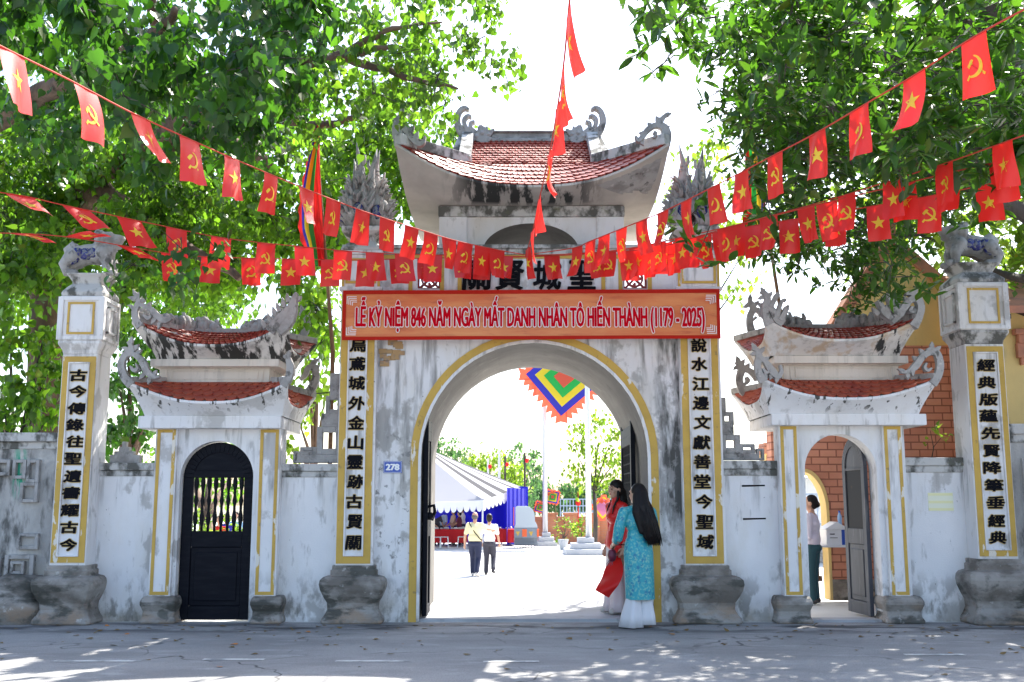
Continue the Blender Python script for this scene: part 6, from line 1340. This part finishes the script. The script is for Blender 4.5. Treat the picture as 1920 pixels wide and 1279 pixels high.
top0 = [P(.17 * (1 - 2 * j / 8), .10 * math.cos(math.pi * (j / 8 - .5)) + .012, .95) for j in range(9)]
fl0 = [flap(j / 8, 0) for j in range(9)]
def hipf(u, v): a = math.pi * (1 - u); return P((.135 + .028 * v) * math.cos(a), (.100 + .026 * v) * math.sin(a) + .004, 1.02 - .17 * v)
def front(u, v):
    if v < .28: return hipf(u, v / .28)
    f = (v - .28) / .72; s_ = min(1, f / .55); s_ = s_ * s_ * (3 - 2 * s_); h_ = hipf(u, 1) - V(0, 0, f * .25); return h_.lerp(flap(u, max(0, f - .12) / .88), s_)
mb.grid(front, 16, 30); mb.build('front_panel', MREDD, g, smooth=True)
mb = MB(); mb.grid(lambda u, v: (lambda a: P((.135 + .03 * min(1, v * 4)) * math.cos(a), (.100 + .03 * min(1, v * 4)) * math.sin(a) - .03 * v, 1.02 - .66 * v + .0) + P.r * (.02 * math.sin(9 * u) * v))(math.pi + math.pi * u), 16, 14); mb.build('back_panel', MREDD, g, smooth=True)
for s in (-1, 1):
    mb = MB(); mb.loft(skirt(P, [(.085, .095, .93, s * .055, 0, 0), (.09, .105, .75, s * .06, 0, .3), (.085, .105, .45, s * .07, .01, .6), (.10, .12, .15, s * .08, .01, 1), (.105, .135, .035, s * .085, .02, 1)], fold=.07)); mb.build('trouser_leg', MPINKP, g, smooth=True)
c = hR - .115 * k
blob('hair', [('e', Q(0, -.012, c + .045), (.083, .096, .086), Q.rot()), ('e', Q(0, -.05, c - .01), (.082, .066, .09), Q.rot()), ('t', [Q(-.062, .0, c - .0), Q(-.075, .02, c - .12), P(-.08, .08, 1.33), P(-.08, .10, 1.24)], [.020, .018, .016, .008]), ('t', [Q(.062, -.01, c), Q(.075, .0, c - .12), P(.08, .06, 1.33), P(.08, .09, 1.27)], [.020, .018, .016, .008]), ('t', [Q(0, -.08, c - .04), P(0, -.10, 1.30), P(0, -.12, 1.12)], [.07, .075, .03])], MHAIR, g, .009, 2)
# ---- woman in teal ao dai seen from behind
bT = ground(1199, 1176, 0); hT = 1.63; PT = Pose((bT.x, bT.y, 0), 108)
g, P, Q, k = figure('woman in teal patterned long dress with long black hair, back turned', (bT.x, bT.y, 0), 108, hT, look=138, arms=[((-.24, .03, .98), (-.20, .24, .92), (.9, .2, .1)), ((.22, .06, .98), (.06, .24, .94), (-.9, 0, 0))], facedetail=True, voxel=.009)
blob('dress_bodice', [('e', P(0, 0, 1.20), (.160, .105, .165), P.rot()), ('e', P(0, 0, 1.02), (.135, .10, .15), P.rot()), ('e', P(0, -.005, .86), (.160, .125, .12), P.rot()), ('t', [P(-.145, 0, 1.31), P(0, -.01, 1.345), P(.145, 0, 1.31)], [.056, .055, .056]), ('t', [P(0, -.005, 1.33), P(0, .0, 1.40)], [.060, .056]),
    ('t', [P(-.175, 0, 1.30), P(-.225, .01, 1.13), P(-.24, .04, 1.00), P(-.232, .09, .985)], [.066, .068, .062, .055]), ('t', [P(.175, 0, 1.30), P(.215, .03, 1.13), P(.22, .06, 1.0), P(.19, .11, .985)], [.066, .068, .062, .055])], MTEAL, g, .010, 3)
def wrap(v, a): w_ = .118 + .060 * min(1, v * 4) ** .6 - .006 * v; d_ = .088 + .054 * min(1, v * 4) ** .6; f = 1 + .035 * v * math.sin(5 * a + 1) + .02 * v * math.sin(9 * a); return P(w_ * math.cos(a) * f + .015 * v, d_ * math.sin(a) * f - .01 * v, 1.04 - .725 * v)
mb = MB(); mb.grid(lambda u, v: wrap(v, math.pi * (1.0 + 1.0 * u) + .0), 22, 14); mb.build('back_panel', MTEAL, g, smooth=True)
mb = MB(); mb.grid(lambda u, v: wrap(v * .995, math.pi * (-.02 + 1.04 * u)), 22, 14); mb.build('front_panel', MTEAL, g, smooth=True)
for s in (-1, 1):
    mb = MB(); mb.loft(skirt(P, [(.085, .095, .90, s * .055, 0, 0), (.08, .10, .6, s * .065, 0, .3), (.070, .085, .37, s * .068, 0, .5), (.085, .105, .29, s * .075 , 0, .8), (.112, .14, .14, s * .085 - .015, -.01, 1), (.13, .17, .012 + (.03 if s > 0 else 0), s * .085 - .03, -.015, 1)], fold=.10, nf=5, ph=s)); mb.build('trouser_leg', MPANT, g, smooth=True)
blob('shoe', [('t', [P(-.13, -.12, .03), P(-.16, -.05, .03), P(-.18, .05, .025)], [.03, .035, .03])], mat('maroon_shoe', (.10, .01, .03), .4), g, .008, 1)
c = hT - .115 * k
blob('hair', [('e', Q(0, -.022, c + .030), (.086, .094, .096), Q.rot()), ('t', [Q(0, -.05, c + .01), P(.02, -.10, 1.36), P(.06, -.14, 1.18), P(.09, -.15, 1.03), P(.10, -.14, .98)], [.085, .095, .105, .085, .05]), ('t', [Q(.06, -.02, c), P(.11, -.08, 1.34), P(.15, -.10, 1.15), P(.16, -.10, 1.02)], [.04, .055, .06, .03]), ('t', [Q(-.05, -.03, c - .02), P(-.05, -.10, 1.30), P(-.02, -.14, 1.08)], [.05, .06, .03])], MHAIR, g, .010, 3)
rh = random.Random(8); mb = MB()
for i in range(150):     # loose strands over the fall of hair
    t = rh.uniform(-1.0, 1.35); o = .9 * math.sin(t); e = rh.uniform(-.012, .02); ln = rh.uniform(.94, 1.06)
    pts = [Q(.075 * o, -.055 + .02 * abs(o), c + .085 - .03 * abs(o)), Q(.088 * o, -.095 + .03 * abs(o), c + .0), P(.025 + .098 * o, -.175 + .045 * abs(o) - e, 1.36), P(.06 + .11 * o, -.228 + .05 * abs(o) - e, 1.19), P(.095 + .10 * o + e, -.225 + .05 * abs(o) - e, 1.19 - .17 * ln), P(.11 + .085 * o + e * 2.5, -.20 + .04 * abs(o), 1.0 - .09 * (ln - .94) * 8)]
    mb.tube([V(*q) for q in crom([tuple(p) for p in pts], 3)], [.006] * 13 + [.004, .003, .002], 4)
mb.build('hair_strands', MHAIR, g, smooth=True)
mb = MB(); mb.tube([Q(.05, -.03, c + .11), Q(.0, -.05, c + .112)], .006, 6); mb.build('hair_clip', MGM, g)
# handbag on her wrist
hb = P(-.235, .22, .80); gb = thing('handbag', 'small maroon handbag hanging from the hand of the woman in teal', 'handbag', tuple(hb)); MBAG = mat('maroon_leather', (.12, .008, .03), .4)
blob('bag_body', [('e', hb + V(0, 0, .0), (.055, .07, .075)), ('e', hb + V(0, 0, .045), (.045, .06, .03))], MBAG, gb, .009, 1)
mb = MB(); w_ = P(-.20, .25, .92); mb.tube([hb + V(-.02, 0, .06), w_.lerp(hb, .3), w_, P(-.10, .02, .93), P(.06, -.125, 1.02)], .006, 6); mb.build('strap', MBLACK, gb)
mb = MB()
for k2 in range(5): a = hb + V(-.03 + .008 * k2, -.02, -.05); mb.tube([a, a + V(-.05 + .012 * k2, -.01, -.06 - .01 * (k2 % 2))], [.005, .003], 5)
mb.build('tassel', MBAG, gb)
# ------------------------------------------------------------------ trees
HEART = ([(0, 0, 0), (.26, -.06, .03), (.46, .16, .05), (.40, .46, .04), (.16, .76, .0), (0, 1.12, -.10), (-.16, .76, .0), (-.40, .46, .04), (-.46, .16, .05), (-.26, -.06, .03)], [(0, 1, 2, 3, 4, 5), (0, 5, 6, 7, 8, 9)])
LONG = ([(0, 0, 0), (.17, .25, .03), (.22, .55, .04), (.14, .85, .02), (0, 1.12, -.06), (-.14, .85, .02), (-.22, .55, .04), (-.17, .25, .03)], [(0, 1, 2, 3, 4), (0, 4, 5, 6, 7)])
SMALL = ([(0, 0, 0), (.3, .4, .03), (0, 1, -.04), (-.3, .4, .03)], [(0, 1, 2), (0, 2, 3)])
def leaves(pos, dirs, nrm, size, tmpl, name, m_, parent):
    tv, tf = tmpl; n = len(pos); tv = np.array(tv)
    d = dirs / np.linalg.norm(dirs, axis=1, keepdims=True); nn = nrm - d * (nrm * d).sum(1, keepdims=True); nn /= np.linalg.norm(nn, axis=1, keepdims=True) + 1e-9; a = np.cross(d, nn)
    P = pos[:, None, :] + size[:, None, None] * (a[:, None, :] * tv[None, :, 0, None] + d[:, None, :] * tv[None, :, 1, None] + nn[:, None, :] * tv[None, :, 2, None])
    P = P.reshape(-1, 3) - np.array(world_org(parent)); k = len(tv); me = bpy.data.meshes.new(name)
    lt = np.array([len(f) for f in tf]); lo = np.concatenate([np.array(f) for f in tf]); L = (lo[None, :] + (np.arange(n) * k)[:, None]).reshape(-1)
    tot = np.tile(lt, n); st = np.concatenate([[0], np.cumsum(tot)[:-1]])
    me.vertices.add(len(P)); me.vertices.foreach_set('co', P.reshape(-1).astype(np.float32)); me.loops.add(len(L)); me.loops.foreach_set('vertex_index', L.astype(np.int32))
    me.polygons.add(len(tot)); me.polygons.foreach_set('loop_start', st.astype(np.int32)); me.polygons.foreach_set('loop_total', tot.astype(np.int32)); me.update(calc_edges=True); me.validate()
    me.materials.append(m_); o = bpy.data.objects.new(name, me); col.objects.link(o); o.parent = parent; ORG[o.name] = world_org(parent); return o
def crown(clumps, rs, tmpl, lsize, per_twig, spread, style, name, m_, parent, twig_mb=None, twig_r=.006):
    """clumps: (centre xyz, radii xyz, number of twigs)"""
    PP, DD, NN, SS = [], [], [], []
    for c, r, nt_ in clumps:
        c = np.array(c); r = np.array(r); u = rs.normal(size=(nt_, 3)); u /= np.linalg.norm(u, axis=1, keepdims=True); q = c + u * r * (rs.uniform(.15, 1, size=(nt_, 1)) ** .6)
        for t in q:
            m = max(3, int(per_twig * rs.uniform(.6, 1.4))); dirn = (t - c) / (np.linalg.norm(t - c) + 1e-6) + np.array([0, 0, -.15]); dirn /= np.linalg.norm(dirn)
            if twig_mb is not None and rs.uniform() < .5: twig_mb.tube([V(*(t - dirn * spread * 1.6)), V(*t), V(*(t + dirn * spread))], [twig_r * 1.6, twig_r, twig_r * .5], 4)
            if style == 'hang':
                off = dirn[None] * rs.uniform(-1, 1, size=(m, 1)) * spread + rs.normal(size=(m, 3)) * spread * .35; d = np.array([0, 0, -.85])[None] + rs.normal(size=(m, 3)) * .45; n = rs.normal(size=(m, 3)) + np.array([0, -.6, .3])[None]
            else:
                off = dirn[None] * rs.uniform(-.4, 1, size=(m, 1)) * spread + rs.normal(size=(m, 3)) * spread * .12; d = dirn[None] * .5 + rs.normal(size=(m, 3)) * .7 + np.array([0, 0, .05])[None]; n = np.array([0, 0, 1.0])[None] + rs.normal(size=(m, 3)) * .35
            PP.append(t[None] + off); DD.append(d); NN.append(n); SS.append(lsize * rs.uniform(.40, 1.35, size=m))
    return leaves(np.concatenate(PP), np.concatenate(DD), np.concatenate(NN), np.concatenate(SS), tmpl, name, m_, parent)
def limbs(name, paths, m_, parent):
    mb = MB()
    for path in paths:
        P = crom([(*at(a, b, Y), r) for a, b, Y, r in path], 5); mb.tube([V(q[0] + .02 * math.sin(5 * i), q[1], q[2] + .015 * math.cos(4 * i)) for i, q in enumerate(P)], [max(.004, q[3]) for q in P], 9)
    return mb.build(name, m_, parent, smooth=True)
def px_clumps(items):
    """(px, py, Y, radius in px, depth radius m, twigs)"""
    return [(tuple(at(a, b, Y)), (r / F * Y, d, r / F * Y * .85), n) for a, b, Y, r, d, n in items]
def scatter(rs, poly, n, Y0, Y1, r, d, tw_):
    out = []; xs = [p[0] for p in poly]; ys = [p[1] for p in poly]
    def inside(x, y):
        c = False; j = len(poly) - 1
        for i in range(len(poly)):
            if (poly[i][1] > y) != (poly[j][1] > y) and x < (poly[j][0] - poly[i][0]) * (y - poly[i][1]) / (poly[j][1] - poly[i][1]) + poly[i][0]: c = not c
            j = i
        return c
    while len(out) < n:
        x, y = rs.uniform(min(xs), max(xs)), rs.uniform(min(ys), max(ys))
        if inside(x, y): out.append((x, y, rs.uniform(Y0, Y1), r * rs.uniform(.7, 1.35), d, max(1, int(tw_ * rs.uniform(.6, 1.4)))))
    return px_clumps(out)
rs = np.random.RandomState(5)
# --- the old bodhi tree behind and over the left wall
p = at(95, 800, 17); tL = thing('bodhi_tree', 'huge old heart leaved tree spreading over the left wall and road', 'tree', (p.x, 17, ZC))
tk = limbs('trunk', [[(70, 1150, 17, .40), (85, 900, 17, .36), (92, 640, 16.8, .31), (110, 430, 16.5, .27), (190, 350, 15.5, .20)],
    [(95, 560, 16.8, .22), (30, 480, 16, .2), (-60, 330, 14.5, .18), (-120, 200, 13, .2)],
    [(110, 430, 16.5, .24), (150, 350, 15.8, .20), (230, 300, 14.8, .17), (330, 235, 13.4, .15), (430, 165, 12, .13), (520, 130, 11, .09), (640, 105, 10.4, .05), (740, 85, 10.2, .02)],
    [(-60, 260, 14.5, .20), (20, 205, 13.2, .16), (120, 155, 11.8, .12), (200, 110, 10.5, .10), (290, 62, 9.5, .06), (330, 20, 8.8, .03)],
    [(250, 290, 14.5, .18), (380, 250, 14, .13), (430, 265, 13.6, .09), (510, 310, 13.2, .05)], [(510, 215, 14, .10), (600, 235, 13.6, .06), (680, 215, 13.2, .03)],
    [(330, 235, 13.4, .12), (345, 150, 12.5, .09), (300, 60, 11.6, .07), (270, -40, 10.8, .05)], [(640, 105, 10.4, .05), (780, 150, 10.6, .03), (860, 165, 10.7, .012)], [(640, 105, 10.4, .04), (720, 60, 10.3, .03), (830, 40, 10.4, .01)],
    [(190, 350, 15.5, .13), (260, 410, 15, .15), (360, 470, 14.6, .09), (450, 520, 14.3, .05)], [(345, 250, 13.2, .02), (340, 180, 12.4, .02), (318, 110, 11.9, .02)]], MBARK, tL)
tw = MB(); C = []
C += scatter(rs, [(-80, -60), (620, -60), (600, 90), (470, 190), (330, 250), (180, 180), (60, 120), (-80, 120)], 40, 7.6, 9.6, 62, .55, 11)
C += scatter(rs, [(430, -60), (640, -60), (620, 60), (580, 120), (500, 190)], 9, 9.0, 11.5, 55, .6, 9)
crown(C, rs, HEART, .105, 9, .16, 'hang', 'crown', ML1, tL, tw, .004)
C = scatter(rs, [(-80, -40), (560, -60), (600, 60), (600, 200), (560, 330), (330, 330), (100, 300), (-80, 260)], 66, 10.5, 13.5, 44, .55, 10)
C += px_clumps([(340, 470, 10.4, 40, .2, 4), (405, 470, 10.6, 30, .2, 3), (350, 520, 10.6, 26, .2, 3), (250, 500, 10.9, 40, .2, 4)])
crown(C, rs, HEART, .10, 9, .17, 'hang', 'crown', ML1, tL, tw, .004)
C = scatter(rs, [(560, -50), (800, -50), (840, 60), (820, 180), (700, 230), (560, 300)], 40, 10.5, 13.5, 34, .5, 6)
C += scatter(rs, [(780, -40), (940, -30), (960, 60), (1030, 140), (1010, 165), (900, 180), (860, 230), (740, 200)], 30, 10.5, 12.5, 28, .4, 4)
C += px_clumps([(700, 45, 10.2, 34, .4, 7), (760, 100, 10.3, 34, .4, 7), (820, 150, 10.5, 30, .4, 6), (660, 105, 10.2, 34, .4, 7), (735, 140, 10.4, 30, .4, 6), (790, 60, 10.3, 30, .4, 6)])
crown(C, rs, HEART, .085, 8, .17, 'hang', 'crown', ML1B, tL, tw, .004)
C = scatter(rs, [(-120, 160), (560, 240), (640, 280), (650, 470), (620, 560), (600, 700), (560, 640), (480, 560), (250, 560), (60, 520), (-120, 480)], 190, 14.2, 18.5, 44, .7, 14)
C += scatter(rs, [(-60, 380), (330, 400), (330, 560), (120, 560), (-60, 560)], 26, 13.6, 15.5, 48, .5, 13)
C += scatter(rs, [(640, 190), (880, 190), (860, 300), (800, 420), (700, 420), (640, 330)], 34, 15.2, 17.5, 44, .7, 12)
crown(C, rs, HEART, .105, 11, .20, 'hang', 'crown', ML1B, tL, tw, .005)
C = scatter(rs, [(-120, 100), (600, 160), (640, 480), (560, 640), (-120, 640)], 48, 18.5, 21.5, 70, 1.0, 24)
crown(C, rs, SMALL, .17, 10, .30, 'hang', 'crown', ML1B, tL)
tw.build('twigs', MBARKD, tL)
# --- lighter sunlit trees behind the left wall
def simple_tree(label, px, pyb, Y, clump_items, leafm, tmpl, ls, trunk_r, bark, name='garden_tree', per=9, spread=.2, zb=ZC, style='hang'):
    b = at(px, pyb, Y); t = thing(name, label, 'tree', (b.x, Y, zb)); C = px_clumps(clump_items); mb = MB()
    top = max(C, key=lambda q: q[0][2])[0]; mid = V(b.x, Y, zb + (top[2] - zb) * .45); mb.tube([V(b.x, Y, zb), V(b.x + .05, Y, zb + (mid.z - zb) * .5), mid], [trunk_r * 1.2, trunk_r, trunk_r * .8], 9)
    for c, r, n in C: c = V(*c); m = mid.lerp(c, .5) + V(0, 0, .15 * (c - mid).length * .3); mb.tube([mid, m, c], [trunk_r * .5, trunk_r * .28, trunk_r * .08], 6)
    mb.build('trunk', bark, t, smooth=True); crown(C, rs, tmpl, ls, per, spread, style, 'crown', leafm, t); return t
simple_tree('bright green tree low behind the left wall', 30, 800, 15.6, [(20, 640, 15.6, 66, .6, 22), (-60, 700, 15.8, 80, .8, 26), (60, 730, 15.6, 56, .6, 24), (10, 780, 15.4, 60, .6, 22), (80, 640, 15.8, 46, .5, 16), (-40, 600, 16, 70, .8, 20), (85, 790, 15.4, 40, .4, 10), (90, 690, 15.6, 40, .4, 9)], ML1B, HEART, .12, .12, MBARKD, spread=.22)
simple_tree('sunlit tree between the left pillar and the black door gate', 245, 860, 20, [(240, 640, 20, 60, .9, 22), (225, 730, 19.6, 50, .9, 22), (270, 800, 19.6, 60, .9, 24), (300, 700, 20.5, 60, .9, 24), (215, 820, 19.6, 40, .8, 16), (400, 560, 20.5, 80, .9, 26), (340, 610, 20.6, 70, .9, 24)], ML1, HEART, .13, .14, MBARK, spread=.24)
simple_tree('loose tree with reddish tips left of the great gate', 590, 860, 17.5, [(590, 560, 17.5, 46, .6, 16), (600, 640, 17.2, 40, .6, 13), (580, 700, 17.2, 36, .5, 9), (610, 740, 17.0, 30, .4, 6), (560, 790, 17.0, 36, .4, 6), (540, 840, 17, 34, .4, 5), (575, 600, 17.4, 40, .6, 13)], ML4, HEART, .12, .09, MBARK, spread=.2)
# --- the tree on the right
p = at(1890, 800, 13.8); tR = thing('broadleaf_tree', 'large long leaved tree overhanging the right gate and flags', 'tree', (at(2080, 900, 12.0).x, 12.0, 0))
limbs('trunk', [[(2080, 1180, 12, .34), (2060, 800, 12, .30), (2010, 500, 11.6, .26), (1930, 250, 11.2, .20), (1880, 110, 10.8, .15), (1840, -10, 10.4, .12)], [(1930, 250, 11.2, .15), (1860, 180, 10.6, .08), (1760, 130, 10, .06), (1640, 100, 9.4, .04), (1500, 60, 9, .02)],
    [(2010, 500, 11.6, .12), (1900, 520, 14.2, .055), (1800, 470, 14.6, .035), (1700, 440, 14.6, .02), (1560, 470, 14.4, .012)], [(1990, 440, 11.6, .14), (1880, 380, 11.2, .09), (1760, 330, 10.8, .06), (1600, 300, 10.4, .04), (1440, 290, 10.2, .02)], [(1880, 110, 10.8, .09), (1780, 20, 10.4, .05), (1640, -30, 10, .04)]], MBARKD, tR)
tw = MB()
C = scatter(rs, [(1195, -40), (1960, -60), (1960, 300), (1820, 330), (1640, 330), (1480, 280), (1400, 220), (1370, 120), (1330, 30), (1230, 70)], 100, 7.6, 10.5, 52, .5, 9)
C += px_clumps([(1200, 40, 9.6, 26, .3, 3), (1215, 90, 9.6, 24, .3, 3), (1245, 120, 9.6, 26, .25, 4), (1280, 60, 9.6, 36, .3, 4), (1300, 20, 9.6, 40, .3, 5), (1340, 180, 9.6, 26, .3, 3), (1400, 260, 9.6, 34, .3, 5), (1410, 330, 9.8, 30, .3, 4), (1395, 210, 9.5, 28, .3, 4), (1440, 380, 9.6, 34, .3, 4), (1280, 420, 10.2, 20, .1, 2), (1305, 395, 10.2, 18, .1, 2), (1325, 440, 10.0, 20, .1, 2), (1345, 495, 9.9, 20, .1, 2), (1245, 425, 10.6, 15, .1, 2), (1725, 545, 10.2, 22, .15, 3), (1700, 520, 10.4, 14, .1, 1), (1500, 330, 9.2, 40, .3, 5)])
crown(C, rs, LONG, .15, 7, .13, 'ros', 'crown', ML2, tR, tw, .004)
C = scatter(rs, [(1410, 60), (1960, 0), (1960, 390), (1745, 400), (1700, 520), (1600, 470), (1480, 450), (1400, 400), (1420, 250)], 120, 10.5, 13.5, 46, .6, 11)
C += scatter(rs, [(1330, 20), (1650, -60), (1650, 260), (1400, 260)], 50, 10.8, 13.2, 52, .6, 12)
C += scatter(rs, [(1400, 420), (1480, 430), (1640, 470), (1700, 470), (1720, 540), (1640, 590), (1560, 540), (1470, 500), (1385, 520)], 26, 12.2, 14, 26, .35, 5)
C += scatter(rs, [(1580, 480), (1690, 440), (1750, 520), (1640, 600)], 12, 12.0, 12.6, 24, .25, 4)
crown(C, rs, LONG, .12, 8, .15, 'ros', 'crown', ML2, tR, tw, .004)
C = scatter(rs, [(1440, 60), (2050, 0), (2050, 560), (1760, 520), (1480, 420)], 80, 14.5, 18, 75, 1.0, 20)
crown(C, rs, SMALL, .17, 9, .25, 'ros', 'crown', ML4, tR)
tw.build('twigs', MBARKD, tR)
simple_tree('yellow green tree behind the phoenix right of the tower', 1250, 800, 19, [(1320, 310, 19, 50, .7, 14), (1350, 360, 19, 46, .7, 13), (1270, 350, 19, 30, .6, 6), (1375, 420, 19, 40, .7, 11), (1380, 540, 19, 36, .7, 8), (1330, 275, 19, 30, .6, 6), (1390, 480, 19, 36, .6, 8)], ML4, SMALL, .15, .10, MBARKD, spread=.22)
mb = MB(); b = at(1745, 870, 13.4); tt = thing('wall_weed', 'small green sprig growing from the top of the right wall', 'plant', tuple(b)); mb.tube([b, b + V(.05, 0, .2), b + V(.02, 0, .42)], [.008, .006, .003], 5); mb.tube([b + V(.04, 0, .2), b + V(.16, 0, .34)], [.005, .003], 5); mb.build('stem', MBARKD, tt)
crown([(tuple(b + V(.03, 0, .38)), (.12, .08, .10), 4), (tuple(b + V(.15, 0, .36)), (.07, .06, .06), 2)], rs, HEART, .06, 5, .07, 'ros', 'leaves', ML4, tt)
# --- the far side of the courtyard
def tree_far(label, px, Y, spec, m_=None, r=.15, ls=.3, tm=SMALL, per=10, spread=.45): return simple_tree(label, px, 1000, Y, spec, m_ or ML3, tm, ls, r, MBARKD, 'distant_tree', per, spread)
tree_far('blue green tree behind the left end of marquee', 835, 75, [(820, 845, 75, 30, 1.6, 30), (850, 850, 76, 28, 1.6, 28), (800, 870, 75, 36, 1.6, 34), (875, 860, 76, 24, 1.4, 20), (830, 885, 74, 30, 1.6, 26), (760, 860, 75, 40, 1.6, 30)])
tree_far('yellow green rounded tree behind the marquee', 905, 64, [(890, 870, 64, 30, 1.3, 34), (925, 865, 64, 30, 1.3, 34), (955, 880, 64, 26, 1.2, 28), (905, 895, 63.5, 30, 1.2, 28), (870, 885, 64, 22, 1.2, 18), (965, 905, 64, 24, 1.2, 22)], ML4, ls=.26)
tree_far('thin open tree behind the grey burner', 985, 66, [(965, 850, 66, 20, 1.0, 8), (990, 875, 66, 20, 1.0, 10), (975, 910, 66, 24, 1.0, 18), (1000, 905, 66, 18, .9, 10), (955, 890, 66, 22, 1, 12), (992, 935, 66, 22, 1, 16)], ML3, ls=.26)
tree_far('tall feathery blue green tree left of the flagpole', 1000, 95, [(975, 835, 95, 10, .8, 5), (1000, 852, 95, 12, .8, 6), (1008, 875, 95, 13, .8, 8), (988, 870, 95, 10, .8, 6), (1006, 900, 95, 14, .8, 9), (1010, 930, 95, 18, 1, 16)], ML3, ls=.4)
tree_far('sunlit young tree in front of the broad flagpole', 1115, 44, [(1090, 800, 44, 22, .7, 16), (1125, 790, 44, 26, .7, 20), (1150, 815, 44, 24, .7, 20), (1100, 845, 44, 26, .7, 20), (1135, 860, 44, 28, .7, 22), (1080, 880, 44, 20, .6, 13), (1110, 905, 44, 26, .7, 18), (1150, 905, 44, 24, .7, 18), (1160, 860, 44, 20, .6, 14), (1072, 835, 44, 14, .5, 7)], ML4, r=.09, ls=.2, spread=.32, per=8)
for i, (lab, px) in enumerate((('dark bushy tree low beyond the railing near the flagpole', 1050), ('dark bushy tree beyond the railing behind the pink flag', 1105), ('dark bushy tree beyond the railing beside the woman in red', 1165), ('dark bushy tree far behind the grey burner', 1000), ('dark bushy tree far beyond, hidden by the right door leaf', 1230))):
    tree_far(lab, px, 88 + 3 * i, [(px - 18, 930, 88, 20, 1.6, 24), (px + 14, 918, 88, 22, 1.6, 28), (px, 945, 87, 26, 1.6, 26), (px + 22, 940, 88, 20, 1.4, 20)], ML3, ls=.4)
simple_tree('trunk and high crown seen through the bars of the black door', 385, 1000, 24, [(350, 880, 26, 90, 1.2, 40), (440, 890, 27, 80, 1.2, 36), (400, 840, 27, 80, 1.2, 36), (380, 930, 27, 50, .8, 20)], ML1B, SMALL, .16, .2, MBARK, 'distant_tree', 10, .3)
def bush(label, px, pyb, Y, items, m_, ls=.1, name='shrub', tm=SMALL):
    b = at(px, pyb, Y); t = thing(name, label, 'shrub', (b.x, Y, ZC)); mb = MB(); C = px_clumps(items)
    for c, r, n in C: mb.tube([V(b.x, Y, ZC), V(*c).lerp(V(b.x, Y, ZC), .4), V(*c)], [.03, .02, .006], 5)
    mb.build('stem', MBARKD, t); crown(C, rs, tm, ls, 9, .14, 'ros', 'foliage', m_, t); return b
bush('clipped green hedge seen through the door bars', 400, 1010, 23, [(350, 1010, 23, 45, .4, 40), (400, 1012, 23, 45, .4, 40), (450, 1012, 23, 45, .4, 40), (375, 985, 23, 26, .3, 18), (425, 990, 23, 26, .3, 16)], ML4, .09, 'hedge')
bush('yellow green bush in front of the brick wall', 1088, 1000, 47, [(1075, 990, 47, 12, .35, 14), (1092, 984, 47, 13, .35, 16), (1105, 992, 47, 10, .3, 10), (1086, 1002, 47, 14, .3, 14)], ML4, .13)
b = gp(1056, 1031); t = thing('potted_plant', 'thin leaning plant in a grey pot beside the flagpole steps', 'plant', (b.x, b.y, ZC)); mb = MB(); mb.loft([[V(b.x + r * math.cos(a), b.y + r * math.sin(a), ZC + z) for a in [2 * math.pi * k / 16 for k in range(16)]] for r, z in ((.12, 0), (.18, .2), (.21, .36), (.22, .36), (.22, .42), (.17, .42))]); mb.build('pot', MGR, t)
tp = [at(1046, 985, b.y), at(1058, 978, b.y), at(1066, 995, b.y), at(1050, 1000, b.y)]; mb = MB()
for q in tp: mb.tube([V(b.x, b.y, ZC + .45), V(b.x, b.y, ZC + .45).lerp(q, .5) + V(.08, 0, 0), q], [.03, .02, .008], 6)
mb.build('stem', MBARK, t); crown([(tuple(q), (.35, .3, .28), 7) for q in tp], rs, SMALL, .12, 7, .14, 'ros', 'foliage', ML4, t)
# leaves fallen on the road
rf = np.random.RandomState(21); n = 260; pos = np.stack([rf.uniform(-6.5, 7.5, n), 12.9 - np.abs(rf.normal(size=n)) * 1.5, np.full(n, .008)], 1); pos[:, 1] = np.clip(pos[:, 1], 8.2, 12.6)
fl = leaves(pos, np.stack([rf.normal(size=n), rf.normal(size=n), rf.uniform(-.05, .15, n)], 1), np.array([0, 0, 1.0])[None] + rf.normal(size=(n, 3)) * .15, .06 * rf.uniform(.4, 1.2, n), HEART, 'fallen_leaves', leaf_mat('dry_leaf', (.16, .09, .03), (.22, .15, .05), .1, (.3, .2, .05), .7), None)
tag(fl, 'dry fallen leaves scattered along the road edge', 'leaves', kind='stuff')
